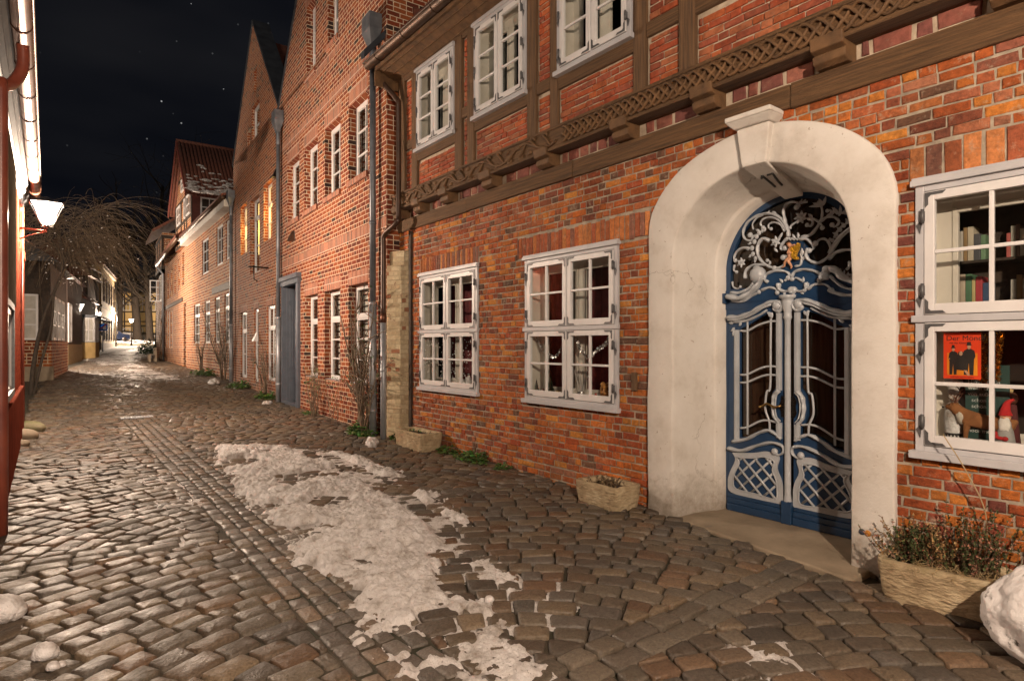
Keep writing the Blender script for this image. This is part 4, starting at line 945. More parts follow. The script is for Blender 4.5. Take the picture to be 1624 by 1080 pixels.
bk = MB(); bk.add([(-.7, VD-.16, 0), (.7, VD-.16, 0), (.7, VD-.16, 3.1), (-.7, VD-.16, 3.1)], [(3, 2, 1, 0)]); bk.build('backing_sheet', mk('brown_backing', (.13, .088, .060), (.055, .036, .025), .9, 5, .3, 40, .004, stretch=(6, 6, .3)), door)  # brown sheet added behind the door glass so it reads less black
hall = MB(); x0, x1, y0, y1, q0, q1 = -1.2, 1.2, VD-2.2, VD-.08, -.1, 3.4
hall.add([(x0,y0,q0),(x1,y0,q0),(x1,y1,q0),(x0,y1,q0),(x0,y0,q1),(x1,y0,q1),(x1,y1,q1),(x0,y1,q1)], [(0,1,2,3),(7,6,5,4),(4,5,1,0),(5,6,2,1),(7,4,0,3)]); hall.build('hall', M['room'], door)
# wooden block let into the brickwork beside the portal
u, z = F17.pf(1008, 605); MB().box(u-.035, u+.035, -.01, .03, z-.10, z+.10).build('wooden_block', M['timber_v'], H17, .004)
# ================================================================ NEW BRICK GABLES
def gable_house(name, label, F, u0, u1, ze, apex, holes, gholes, mat, sold, niche=(), depth=8, par_d=.5):
    H = house(name, label, F, 'steep brick gables on the street'); 
    um = (u0+u1)/2
    w = MB(); wall_face(w, u0, u1, -.6, ze, holes, 0, .25)
    tris = tessellate_polygon([[Vector((u0, ze, 0)), Vector((u1, ze, 0)), Vector((um, apex, 0))]]+[[Vector((a, c, 0)), Vector((b, c, 0)), Vector((b, d, 0)), Vector((a, d, 0))] for a, b, c, d in gholes])
    pts = [(u0, ze), (u1, ze), (um, apex)]+[p for a, b, c, d in gholes for p in ((a, c), (b, c), (b, d), (a, d))]
    w.add([(p[0], 0, p[1]) for p in pts], [tuple(reversed(t)) for t in tris])
    for a, b, c, d in gholes:
        for (x0, y0), (x1, y1) in (((a, c), (b, c)), ((b, c), (b, d)), ((b, d), (a, d)), ((a, d), (a, c))):
            w.add([(x0, 0, y0), (x1, 0, y1), (x1, -.25, y1), (x0, -.25, y0)], [(0, 1, 2, 3)])
    w.add([(u0, 0, -.6), (u0, -depth, -.6), (u0, -depth, ze), (u0, 0, ze)], [(0, 1, 2, 3)]); w.add([(u1, 0, -.6), (u1, -depth, -.6), (u1, -depth, ze), (u1, 0, ze)], [(3, 2, 1, 0)])
    w.add([(u0, -depth, -.6), (u1, -depth, -.6), (u1, -depth, ze), (um, -depth, apex), (u0, -depth, ze)], [(0, 1, 2, 3, 4)])
    w.build('wall', mat, H)
    s = MB()
    for a, b, c, d in sold: s.box(a, b, -.02, .004, c, d)
    if sold: s.build('soldier_course', M['brickGs'], H)
    r = MB()
    for (ua, ub) in ((u0, um), (u1, um)):
        sg = -1 if ua < ub else 1
        for (y0, y1, off) in ((.03, -par_d, .06), (-par_d, -depth, -.5)):
            a, b, c, d = (ua+sg*.05, ze-.05+off*.6), (ub, apex+off*.9), 0, 0
            vs = [(ua+sg*.06, y0, ze+off-.12), (ub, y0, apex+off), (ub, y1, apex+off), (ua+sg*.06, y1, ze+off-.12), (ua+sg*.06, y0, ze+off), (ub, y0, apex+off+.10), (ub, y1, apex+off+.10), (ua+sg*.06, y1, ze+off)]
            fs = [(0, 1, 2, 3), (7, 6, 5, 4), (0, 4, 5, 1), (1, 5, 6, 2), (2, 6, 7, 3), (3, 7, 4, 0)]
            mbx = MB(); mbx.add(vs, fs); mbx.build('roof_edge' if off > 0 else 'roof', M['lead'] if off > 0 else M['tile'], H)
    return H
def plain_window(par, W, v, cols, rows, m, blind=None, glass='glass', fw=.05, zsplit=None):
    u0, u1, z0, z1 = W
    f = MB(); ring(f, u0, u1, z0, z1, fw, v-.05, v+.012)
    zb = z0+fw
    if zsplit: f.box(u0+fw, u1-fw, v-.05, v+.022, zsplit-.03, zsplit+.03); ring(f, u0+fw, u1-fw, zsplit+.03, z1-fw, .035, v-.03, v+.004)
    ring(f, u0+fw, u1-fw, z0+fw, (zsplit-.03) if zsplit else z1-fw, .04, v-.03, v+.006)
    top = (zsplit-.03) if zsplit else z1-fw
    for k in range(1, cols): x = u0+fw+(u1-u0-2*fw)*k/cols; f.box(x-.014, x+.014, v-.03, v+.004, zb, z1-fw)
    for k in range(1, rows): z = zb+(top-zb)*k/rows; f.box(u0+fw, u1-fw, v-.03, v+.003, z-.013, z+.013)
    win = f.build('window', m, par)
    g = MB(); g.add([(u0+fw, v-.02, z0+fw), (u1-fw, v-.02, z0+fw), (u1-fw, v-.02, z1-fw), (u0+fw, v-.02, z1-fw)], [(3, 2, 1, 0)]); g.build('pane', M[glass], win)
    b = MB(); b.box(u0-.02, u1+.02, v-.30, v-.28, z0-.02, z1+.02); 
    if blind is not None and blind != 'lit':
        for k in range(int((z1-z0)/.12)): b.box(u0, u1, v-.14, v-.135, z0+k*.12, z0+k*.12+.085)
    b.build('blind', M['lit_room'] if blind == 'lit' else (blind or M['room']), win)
    return win
M['blind'] = mk('blind', (.50, .48, .44), (.40, .38, .34), .8, 5, .1, 40, .003)
# house with the slate-blue door
G1U = [(.89, 1.91, 4.93, 6.45), (2.42, 3.45, 4.91, 6.45), (3.99, 5.05, 4.90, 6.45), (5.5, 6.62, 4.88, 6.45)]
G1L = [(.87, 1.92, .90, 2.85), (2.44, 3.49, .90, 2.85), (3.99, 5.02, .90, 2.85)]
G1D = (5.42, 7.02, .06, 3.30)
G1G = [(2.55, 3.25, 8.2, 9.95), (4.15, 4.85, 8.05, 9.8)]
sold = [(a-.02, b+.02, 6.455, 6.75) for a, b, c, d in G1U]+[(a-.02, b+.02, 2.855, 3.12) for a, b, c, d in G1L]+[(.0, 7.55, 6.92, 7.12), (.0, 7.55, 3.74, 3.93), (2.4, 3.4, 9.955, 10.2), (4.0, 5.0, 9.805, 10.05), (2.4, 5.0, 7.86, 8.02)]
HG1 = gable_house('gabled_house', 'steep gabled red brick house with a tall slate-blue door and white windows', FG, 0, 7.55, 8.2, 12.6, G1U+G1L+[G1D], G1G, M['brickG'], sold)
for W in G1U:
    plain_window(HG1, W, -.16, 2, 3, M['win_white'], M['blind'])
    s = MB(); s.box(W[0]-.03, W[1]+.03, -.2, .05, W[2]-.11, W[2]+.005); s.build('window_sill', M['brickGs'], HG1, .006)
for W in G1L:
    plain_window(HG1, W, -.16, 1, 3, M['win_white'], M['blind'], zsplit=W[2]+1.33)
    MB().box(W[0], W[1], -.2, -.02, W[2]-.02, W[2]+.02).build('window_sill', M['zinc'], HG1)
for W in G1G:
    plain_window(HG1, W, -.16, 1, 3, M['win_white'], M['blind']); MB().box(W[0]-.05, W[1]+.05, -.2, .05, W[2]-.1, W[2]+.0).build('window_sill', M['brickGs'], HG1)
dm = MB(); a, b, c, d = G1D; ring(dm, a-.02, b+.02, c, d+.14, .12, -.12, .07); dm.box(a-.10, b+.10, -.05, .13, d+.05, d+.17); dm.box(a-.06, b+.06, -.05, .09, d-.08, d+.05)
dm.tube([(a+.03, .06, c), (a+.03, .06, d-.1)], .045, 10)
dg = dm.build('door_surround', M['slate_door'], HG1, .006)
dd = MB(); dd.box(b-.11, b-.07, -.55, -.05, c, d); dd.box(a+.07, b-.07, -.62, -.57, c, d); dd.box(a+.07, a+.12, -.55, -.05, c, d)
for (z0, z1) in ((c+.08, c+.62), (c+.70, c+.9), (c+1.0, d-.55), (d-.45, d-.08)):
    dd.box(b-.113, b-.125, -.48, -.12, z0, z1)
    if z1-z0 > 1:
        for k in range(7): dd.box(b-.12, b-.13, -.46+k*.048, -.44+k*.048, z0+.03, z1-.03)
dd.build('door', M['slate_door'], dg, .004)
MB().box(a+.0, b-.0, -.2, .08, -.15, c-.005).build('door_step', M['step'], HG1, .01)
def downpipe(par, u, zt, v=.11, zmid=2.4, hop=True, zb=0):
    p = MB(); p.tube([(u, v, zmid), (u, v, zt)], .055, 10); p.tube([(u, v, zt*.55-.03), (u, v, zt*.55+.03)], .065, 10); o2 = p.build('downpipe', M['zinc_dark'], par); p = MB(); p.tube([(u, v, zb), (u, v, zmid)], .068, 10)
    for z in (zmid, zb+.5): p.tube([(u, v, z-.03), (u, v, z+.03)], .076, 10)
    p.build('standpipe', M['zinc'], o2); o = o2
    if hop:
        h = MB(); q = [(.075, zt-.02), (.085, zt+.03), (.19, zt+.27), (.19, zt+.55)]
        vs = [(u+sx*w, v+.02+sy*w*.62, z) for w, z in q for sx, sy in ((-1, -1), (1, -1), (1, 1), (-1, 1))]
        h.add(vs, [(i*4+k, i*4+(k+1) % 4, (i+1)*4+(k+1) % 4, (i+1)*4+k) for i in range(3) for k in range(4)]+[(12, 13, 14, 15)])
        h.tube([(u, v, zt-.35), (u, v+.0, zt+.02)], .06, 10); h.build('hopper', M['zinc_dark'], o, .006)
downpipe(HG1, .364, 7.0, zb=-.02)
# its neighbour with yellow lit windows
G2U = [(8.31, 9.39, 4.78, 6.5), (9.95, 11.3, 3.97, 6.4), (11.82, 12.88, 4.8, 6.5)]
G2L = [(7.95, 9.0, .62, 2.82), (10.08, 10.75, .50, 2.82), (11.82, 12.88, .55, 2.80)]
G2G = [(9.95, 11.05, 7.6, 9.35), (11.25, 11.75, 7.9, 8.8), (10.35, 10.7, 9.75, 10.45)]
HG2 = gable_house('gabled_house', 'narrower brown brick gable with yellow lit upper windows', FG, 7.57, 14.25, 8.3, 12.05, G2U+G2L, G2G, M['brickG2'], [(a-.02, b+.02, d+.005, d+.25) for a, b, c, d in G2L])
for i, W in enumerate(G2U): plain_window(HG2, W, -.15, 1, 2, M['win_white'], 'lit' if i != 1 else M['blind'], zsplit=W[3]-.6)
for i, W in enumerate(G2L): plain_window(HG2, W, -.07, 2 if i != 1 else 1, 2, M['win_white'], M['blind'], zsplit=W[3]-.65 if i != 1 else None)
for W in G2G[:1]: plain_window(HG2, W, -.10, 1, 3, M['win_white'], M['blind'])
bn = MB()
for a, b, c, d in G2G[1:]: bn.box(a, b, -.2, -.12, c, d)
bn.build('blind_niche', M['brickG2'], HG2)
downpipe(HG2, 7.15, 7.45, zb=.1); downpipe(HG2, 14.05, 6.75, zb=.3)
# warm lamps that light the reveals of the two lit windows
for W in (G2U[0], G2U[2]):
    ld = bpy.data.lights.new('room_lamp', 'POINT'); ld.energy = 3.4; ld.color = (1, .62, .18); ld.shadow_soft_size = .1
    lo = bpy.data.objects.new('room_lamp', ld); COL.objects.link(lo); lo.parent = HG2; lo.location = ((W[0]+W[1])/2-.1, -.11, W[2]+.5*(W[3]-W[2]))

# ================================================================ OLD BRICK ROW HOUSE with the wall dormer
HR = house('row_house', 'long old brick house with a tiled wall dormer and patches of snow', FH3)
HL = [(7.06, 8.9, 1.75, 3.62), (4.48, 5.99, 1.75, 3.62), (2.41, 3.69, 1.75, 3.64), (.62, 1.72, 1.75, 3.66)]
HL = [(a+.12, b-.12, c, d) for a, b, c, d in HL]
HU = [(4.95, 6.55, 4.85, 6.42), (1.9, 3.2, 4.9, 6.5), (.5, 1.33, 4.95, 6.45)]
LEN1 = 10.9
w = MB(); wall_face(w, -.02, LEN1, -.4, 7.1, HL+HU, 0, .16); w.build('wall', M['brickH'], HR)
for W in HL: plain_window(HR, W, -.06, 2, 3, M['win_white'], M['blind'], zsplit=W[3]-.55)
for W in HU: plain_window(HR, W, -.05, 2, 3, M['win_white'])
MB().box(.5, 4.1, -.05, .03, 3.80, 4.08).build('timber_lintel', M['timber_dark'], HR, .02)
gt = MB(); gt.tube([(-.05, .35, 7.08), (LEN1+.1, .35, 7.08)], .09, 8); gt.build('gutter', M['copper'], HR)
MB().box(-.02, LEN1, -.05, .33, 6.75, 7.04).build('eave_boarding', M['plaster'], HR)
rf = MB(); rf.add([(-.05, .42, 7.1), (LEN1, .42, 7.1), (LEN1, -5, 9.4), (-.05, -5, 9.4), (-.05, .42, 7.2), (LEN1, .42, 7.2), (LEN1, -5, 9.5), (-.05, -5, 9.5)], [(0, 3, 2, 1), (4, 5, 6, 7), (0, 1, 5, 4), (1, 2, 6, 5), (2, 3, 7, 6), (3, 0, 4, 7)]); rf.build('roof', M['tile'], HR)
# wall dormer: timbered gable to the street, red boarded cheek, pantiled roof with snow
DU0, DU1, DE, DA, DD = 8.95, 14.6, 9.35, 12.3, 4.2
um = (DU0+DU1)/2
d = MB(); d.prism([(DU0, 6.9), (DU1, 6.9), (DU1, DE), (um, DA-.1), (DU0, DE)], -.1, .06); dorm = d.build('dormer', M['brickH'], HR)
rbd = mk('red_boarding', (.13, .032, .022), (.09, .022, .015), .6, 6, .2, 20, .004)
MB().box(DU0-.02, DU0+.1, -DD, .05, 6.9, DE).build('dormer_cheek', rbd, dorm); MB().box(DU1-.1, DU1, -DD, 0, 6.9, DE).build('dormer_cheek', rbd, dorm)
tf = MB()
for u in (DU0+.08, DU0+1.6, um-.5, um+.6, DU1-.7, DU1-.1): tf.box(u-.09, u+.09, 0, .09, 6.95, DE)
for z in (7.0, 8.1, 9.3, 10.5): hw = (DU1-DU0)/2*(1 if z < DE else (DA-z)/(DA-DE)); tf.box(um-hw, um+hw, 0, .085, z-.08, z+.08)
tf.build('dormer_timber', M['timber_dark'], dorm)
for W in ((DU0+.35, DU0+1.5, 8.2, 9.2), (DU0+1.8, um-.55, 8.2, 9.2), (um+.7, DU1-.75, 8.2, 9.2), (um-.45, um+.45, 9.75, 10.4)): plain_window(dorm, W, .12, 2, 2, M['win_white'])
cw = MB(); ring(cw, -1.10, -.30, 8.0, 8.95, .07, -.03, .04); cw.box(-.72, -.68, -.03, .03, 8.0, 8.95); cw.box(-1.1, -.3, -.03, .03, 8.45, 8.49)
cw.xf(lambda x, y, z: (DU0-.03-y, x, z)); cw.build('cheek_window', M['win_white'], dorm)
cp = MB(); cp.box(DU0-.045, DU0-.03, -1.06, -.34, 8.04, 8.9); cp.build('cheek_pane', M['room'], dorm)
bb = MB(); dr = MB(); ds = MB()
for sg, ua in ((-1, DU0-.35), (1, DU1+.35)):
    L = math.hypot(um-ua, DA-DE+.35)
    for i in range(int(L/.09)+1):                               # pantile rolls running down the slope
        pass
    nrow = 26
    for i in range(nrow):
        y = .35-(DD+.35)*(i+.5)/nrow
        dr.tube([(ua, y, DE-.35), (um, y, DA)], .095, 6, (1, 1))
    dr.add([(ua, .35, DE-.42), (um, .35, DA-.06), (um, -DD, DA-.06), (ua, -DD, DE-.42)], [(0, 1, 2, 3)])
    bb.add([(ua, .36, DE-.5), (um, .36, DA-.15), (um, .36, DA+.05), (ua, .36, DE-.25), (ua, .42, DE-.5), (um, .42, DA-.15), (um, .42, DA+.05), (ua, .42, DE-.25)], [(0, 3, 2, 1), (4, 5, 6, 7), (0, 1, 5, 4), (1, 2, 6, 5), (2, 3, 7, 6), (3, 0, 4, 7)])
dr.tube([(um, .4, DA+.05), (um, -DD, DA+.05)], .12, 8)
dr.build('dormer_roof', M['tile'], dorm); bb.build('bargeboard', mk('bargeboard', (.20, .05, .035), (.14, .035, .025), .6), dorm)
for k in range(210):                                            # snow left on the lower tiles of the slope facing us
    t = rnd.random()**2*.55; y = .2-rnd.random()*DD; x = DU0-.35+(um-DU0+.35)*t; z = DE-.35+(DA-DE+.35)*t+.10
    if t < .3 or rnd.random() < .35: s_ = rnd.uniform(.06, .17)*(1.2-t); ds.ball((x, y, z-.01), (s_, s_*1.4, .045), 9, 5, .35)
tag(ds.build('roof_snow', M['snow'], dorm), kind='stuff')
# second, lower stretch of the row, set at a slight angle
HR2 = house('row_house', 'far end of the brick row with tall arched upper windows and a door niche', FH3b)
BL = [(7.6, 8.5, 1.5, 3.85), (9.2, 10.2, 1.5, 3.9), (10.7, 11.6, 1.5, 3.95)]
BU = [(1.6, 2.5, 4.9, 6.7), (3.4, 4.4, 4.8, 6.6), (5.4, 6.4, 4.75, 6.5), (7.6, 8.6, 4.7, 6.4), (9.6, 10.6, 4.7, 6.4)]
ND = (.8, 1.9, .4, 3.9)
w = MB(); wall_face(w, -.1, 12.2, -.4, 7.0, BL+BU+[ND], 0, .25); w.box(12.15, 12.2, -5, 0, -.4, 7); w.build('wall', M['brickH'], HR2)
for W in BL: plain_window(HR2, W, -.08, 1, 3, M['win_white'], M['blind'], zsplit=W[3]-.6)
for i, W in enumerate(BU): plain_window(HR2, W, -.14, 1, 3, M['win_white'], M['blind'])
MB().box(ND[0], ND[1], -.3, -.2, ND[2], ND[3]).build('door', mk('brown_door', (.12, .05, .03), rough=.5), HR2)
MB().box(2.2, 12.2, -.05, .04, 4.05, 4.28).build('timber_lintel', M['timber_dark'], HR2, .02)
gt = MB(); gt.tube([(-.3, .5, 7.1), (12.5, .5, 7.1)], .1, 8); gt.build('gutter', M['copper'], HR2)
rf = MB(); rf.add([(-.3, .6, 7.1), (12.4, .6, 7.1), (12.4, -4, 10.6), (-.3, -4, 10.6), (-.3, .6, 7.25), (12.4, .6, 7.25), (12.4, -4, 10.75), (-.3, -4, 10.75)], [(0, 3, 2, 1), (4, 5, 6, 7), (0, 1, 5, 4), (1, 2, 6, 5), (2, 3, 7, 6), (3, 0, 4, 7)]); rf.build('roof', M['tile'], HR2)
p = MB(); p.tube([(12.3, .5, 7.0), (12.3, .12, 6.5), (12.3, .12, .4)], .07, 8); p.build('downpipe', M['zinc'], HR2)
sg_ = MB(); sg_.box(9.0, 11.5, .3, .62, 7.2, 7.35); 
# little house beyond with the window flung open
FQ = Frame((-24.0, 41.7), (-.568, .823)); HQ = house('cottage', 'small brick house with a white window flung open over the street', FQ)
zq = gz(50)
w = MB(); wall_face(w, -.2, 6, zq-.8, 6.6, [(1.0, 2.2, 1.8, 4.2)], 0, .2); w.box(-.2, -.15, -5, 0, zq-.8, 6.6); w.box(5.95, 6, -5, 0, 0, 6.6); w.build('wall', M['brickH'], HQ)
plain_window(HQ, (1.0, 2.2, 1.8, 4.2), -.05, 2, 3, M['win_white'], M['blind'])
plain_window(HQ, (.5, 2.4, 4.8, 6.6), .08, 2, 3, M['win_white'])
sh = MB(); ring(sh, 0, .80, 4.78, 6.25, .07, -.03, .03); sh.box(.38, .42, -.02, .02, 4.8, 6.2)
for k in (1, 2): sh.box(.05, .75, -.02, .02, 4.78+k*.49-.02, 4.78+k*.49+.02)
sh.xf(lambda x, y, z: (.35-y+x*.15, x, z-.1)); sh.build('open_sash', M['win_white'], HQ)
up_ = MB(); up_.box(-.2, 5, -3, .1, 6.9, 9.4); up_.build('upper_wall', M['brickH'], HQ); tq = MB()
for z in (6.9, 9.0): tq.box(-.22, 5.02, -2.9, .14, z, z+.22)
for u in (-.1, 1.6, 3.4): tq.box(u-.1, u+.1, 0, .13, 6.9, 9.2)
tq.build('timber_frame', M['timber_dark'], HQ)
rf = MB(); rf.add([(-.6, .7, 9.3), (6, .7, 9.3), (6, -3, 12.0), (-.6, -3, 12.0), (-.6, .7, 9.5), (6, .7, 9.5), (6, -3, 12.2), (-.6, -3, 12.2)], [(0, 3, 2, 1), (4, 5, 6, 7), (0, 1, 5, 4), (1, 2, 6, 5), (2, 3, 7, 6), (3, 0, 4, 7)]); rf.build('roof', M['tile'], HQ)
# ================================================================ LEFT SIDE OF THE STREET
HL1 = house('painted_house', 'red painted brick house with a copper gutter at the left edge', FL1)
w = MB(); w.box(0, 22, -7, 0, -.5, 4.5); w.build('wall', M['brickL'], HL1)
MB().box(0, 22, -.02, .05, -.5, .95).build('plinth', mk('red_plinth', (.22, .055, .035), (.14, .04, .028), .8, 5, .5, 40, .008, spec=0), HL1, .02)
pc = MB(); pc.box(-.02, .35, -.1, .045, .9, 4.2); pc.box(-.03, .37, -.1, .06, 3.2, 3.35); pc.build('corner_pilaster', M['brickL'], HL1, .01)
pp = MB(); pp.box(3.2, 20, -.02, .03, 2.2, 4.2); pp.build('plaster_panel', mk('old_limewash', (.13, .11, .085), (.085, .07, .054), .9, 4, .4, 30, .006, spec=0), HL1, .01)
wn_ = MB(); ring(wn_, 4.6, 6.4, 1.05, 2.15, .07, -.05, .06); wl = wn_.build('window', M['iron'], HL1); MB().box(4.67, 6.33, -.01, .0, 1.1, 2.1).build('pane', M['room'], wl)
ww = MB(); ring(ww, 4.67, 6.33, 1.1, 2.08, .06, .005, .03); ww.box(5.47, 5.53, .005, .03, 1.1, 2.08); ww.build('sash', M['win_white'], wl)
cn = MB(); prof = [(0, 4.12), (.05, 4.14), (.05, 4.2), (.09, 4.24), (.09, 4.30), (.12, 4.34), (.12, 4.5), (0, 4.5)]
cn.add([(-.05, p[0], p[1]) for p in prof]+[(22, p[0], p[1]) for p in prof], [tuple(range(8)), tuple(reversed(range(8, 16)))]+[(i, 8+i, 8+(i+1) % 8, (i+1) % 8) for i in range(8)], True)
cn.build('cornice', mk('dull_zinc', (.055, .06, .066), (.035, .038, .043), .6, 5, .15, 40, .003, metal=0, spec=.15), HL1)
gt = MB(); gt.tube([(-.12, .20, 4.47), (22, .20, 4.47)], .078, 14)
for k in range(24): gt.tube([(.3+k*.9, .20, 4.47), (.34+k*.9, .20, 4.47)], .084, 14)
gt.tube([(-.12, .285, 4.52), (22, .285, 4.52)], .012, 6); gt.build('gutter', M['copper_bright'], HL1)
dp = MB(); dp.tube([(x, y, z) for x, y, z in catmull([(7.2, .20, 4.44), (7.2, .20, 4.2), (7.25, .13, 4.02), (7.4, .06, 3.9), (7.45, .06, 3.6), (7.45, .06, -.1)], 5)], .05, 10); dp.build('downpipe', M['red_pipe'], HL1)
cp = MB(); cp.tube([(.62, .03, 0), (.62, .03, 3.3)], .022, 8); cp.tube([(.75, .02, 2.6), (.75, .02, 4.0)], .008, 6); cp.build('conduit', M['red_pipe'], HL1)
rf = MB(); rf.add([(-.1, .15, 4.5), (22, .15, 4.5), (22, -4, 7.6), (-.1, -4, 7.6), (-.1, .15, 4.6), (22, .15, 4.6), (22, -4, 7.7), (-.1, -4, 7.7)], [(0, 3, 2, 1), (4, 5, 6, 7), (0, 1, 5, 4), (1, 2, 6, 5), (2, 3, 7, 6), (3, 0, 4, 7)]); rf.build('roof', M['tile'], HL1)

def simple_frame(X, Z, ang_deg=0): return X, Z
def left_house(name, label, near, far, zt, mat, depth=5, base=None, baseh=1.0, roofm='tile', roofh=2.5, group=None):
    """near/far: street-side corners (x, y); local x runs from the far corner towards the camera"""
    d = (near[0]-far[0], near[1]-far[1]); L = math.hypot(*d); F = Frame(far, d); H = house(name, label, F, group)
    z0 = min(gxy(*near), gxy(*far))-.4
    MB().box(0, L, -depth, 0, z0, zt).build('wall', mat, H)
    if base: MB().box(-.03, L+.03, -depth, .04, z0, gxy(*near)+baseh).build('plinth', base, H)
    rf = MB(); rf.add([(-.2, .3, zt), (L+.2, .3, zt), (L+.2, -depth/2, zt+roofh), (-.2, -depth/2, zt+roofh), (L+.2, -depth, zt), (-.2, -depth, zt)], [(0, 1, 2, 3), (3, 2, 4, 5), (0, 3, 5), (1, 4, 2), (0, 5, 4, 1)]); rf.build('roof', M[roofm], H)
    return H, F, L, gxy(*near)
M['ochre'] = mk('ochre_render', (.60, .42, .18), (.50, .34, .14), .85, 3, .2, 30, .004)
M['cream_r'] = mk('cream_render', (.55, .44, .27), (.46, .36, .21), .85, 3, .2, 30, .004)
M['white_r'] = mk('white_render', (.60, .58, .55), (.48, .46, .43), .85, 3, .2, 30, .004)
M['brown_t'] = mk('brown_timber', (.11, .075, .06), (.07, .05, .04), .8, 6, .3, 30, .004)
M['red_base'] = mk('oxide_base', (.24, .055, .035), (.17, .04, .028), .8, 5, .3, 30, .004)
def side_window(H, L, v0, v1, z0, z1, m='win_white', cols=2, rows=3):
    """window in the end wall that faces the camera"""
    f = MB(); ring(f, v0, v1, z0, z1, .07, -.03, .03)
    for k in range(1, cols): x = v0+(v1-v0)*k/cols; f.box(x-.03, x+.03, -.02, .025, z0, z1)
    for k in range(1, rows): z = z0+(z1-z0)*k/rows; f.box(v0, v1, -.02, .02, z-.025, z+.025)
    f.xf(lambda x, y, z: (L+y+.03, x, z)); win = f.build('window', M[m], H)
    p = MB(); p.box(v0+.05, v1-.05, -.02, 0, z0+.05, z1-.05); p.xf(lambda x, y, z: (L+y+.035, x, z)); p.build('pane', M['blind'] if m == 'win_white' else M['room'], win)
# house with the brick plinth
H2_, F2_, L2_, z2 = left_house('timbered_house', 'dark timbered house on a brick plinth behind the weeping tree', (-16.85, 22.1), (-20.3, 27.6), 4.7, M['timber_dark'], 4, M['brickH'], 1.42, 'lead', 1.6)
MB().box(L2_-.05, L2_+.09, -4, .10, z2-.3, z2+.5).build('footing', M['step'], H2_, .03)
side_window(H2_, L2_, -1.3, -.35, 1.85, 3.5); side_window(H2_, L2_, -2.6, -1.6, 1.85, 3.5)
for i in range(3): plain_window(H2_, (L2_-1.5-i*1.6, L2_-.4-i*1.6, 1.85, 3.5), .05, 2, 3, M['win_white'], M['blind'])
# next: tall white windows over a cream base
H3_, F3_, L3_, z3 = left_house('timbered_house', 'brown timbered house with tall white windows over a cream base', (-25.2, 34.3), (-29.0, 40.8), 5.6, M['brown_t'], 5, M['cream_r'], 1.15)
side_window(H3_, L3_, -1.3, -.2, z3+1.25, z3+3.5, rows=2, cols=4); plain_window(H3_, (L3_-1.6, L3_-.2, z3+1.25, z3+3.5), .05, 3, 2, M['win_white'], M['blind'])
# bay window house
H4_, F4_, L4_, z4 = left_house('bay_house', 'half-timbered house with a projecting white bay on an ochre base', (-30.4, 42.8), (-34.4, 50.0), 5.0, M['brown_t'], 5, M['ochre'], 1.1)
b = MB(); ring(b, L4_-2.4, L4_-.1, z4+1.15, z4+2.9, .12, .1, .75); b.box(L4_-2.3, L4_-.2, .1, .6, z4+1.2, z4+2.8)
for k in range(1, 4): b.box(L4_-2.4+k*.57, L4_-2.34+k*.57, .5, .72, z4+1.2, z4+2.8)
bay = b.build('bay_window', M['win_white'], H4_); side = MB()
for v0 in (-1.05, -.05):
    pass
MB().box(L4_-2.5, L4_+.02, -.0, .78, z4-.3, z4+1.13).build('bay_base', M['ochre'], H4_); MB().box(L4_-2.6, L4_+.1, 0, .9, z4+2.9, z4+3.1).build('bay_roof', M['lead'], H4_)
side_window(H4_, L4_, .06, .7, z4+1.2, z4+2.85, rows=2, cols=2); side_window(H4_, L4_, -1.2, -.2, z4+1.3, z4+2.8, rows=2)
MB().box(L4_-.05, L4_+.06, -1.9, -1.4, z4-.2, 5).build('corner_post', M['cream_r'], H4_)
# dark house with a lean-to hood and red base
H5_, F5_, L5_, z5 = left_house('timbered_house', 'dark half-timbered house with a sloping slate hood and red base', (-36.2, 51.6), (-39.0, 57.2), 7.6, M['brown_t'], 5, M['red_base'], 1.1)
hd_ = MB(); hd_.add([(L5_+.1, -3.5, z5+4.4), (L5_+.1, .9, z5+3.0), (0, .9, z5+3.0), (0, -3.5, z5+4.4), (L5_+.1, -3.5, z5+4.2), (L5_+.1, .9, z5+2.8), (0, .9, z5+2.8), (0, -3.5, z5+4.2)], [(0, 1, 2, 3), (7, 6, 5, 4), (0, 4, 5, 1), (1, 5, 6, 2), (2, 6, 7, 3), (3, 7, 4, 0)]); hd_.build('hood', M['lead'], H5_)
side_window(H5_, L5_, -1.6, -.5, z5+1.2, z5+2.5); tf = MB()
for v in (-.05, -1.8, -3.2): tf.box(L5_-.02, L5_+.05, v-.09, v+.09, z5+1.1, 7.6)
for z in (z5+1.15, z5+2.8, z5+4.8, 7.5): tf.box(L5_-.02, L5_+.045, -5, 0, z-.08, z+.08)
tf.build('timber_frame', M['timber_dark'], H5_); side_window(H5_, L5_, -1.4, -.3, 5.3, 6.6)
# pale house and tall ochre house
H6_, F6_, L6_, z6 = left_house('rendered_house', 'narrow white rendered house between the dark timbers and ochre front', (-40.2, 57.8), (-42.3, 62.0), 9.0, M['white_r'], 6, M['step'], .5)
for z in (2.3, 5.2): plain_window(H6_, (1.2, 2.1, z, z+1.9), .05, 2, 3, M['iron'], M['room'])
H7_, F7_, L7_, z7 = left_house('townhouse', 'tall ochre townhouse with rows of upright windows', (-42.2, 62.2), (-50.2, 76.5), 10.0, M['ochre'], 7, M['step'], .7)
bd = MB(); bd.box(0, L7_, 0, .08, 5.6, 5.85); bd.box(0, L7_, 0, .2, 9.7, 10.0); bd.build('string_course', M['cream_r'], H7_)
for i in range(5):
    for z in (2.2, 6.3): plain_window(H7_, (1.0+i*3.0, 2.4+i*3.0, z, z+2.5), .05, 2, 3, M['brown_t'], M['room'])
p = MB(); p.tube([(-.1, .12, 1.2), (-.1, .12, 9.8)], .09, 8); p.build('downpipe', M['zinc'], H7_)
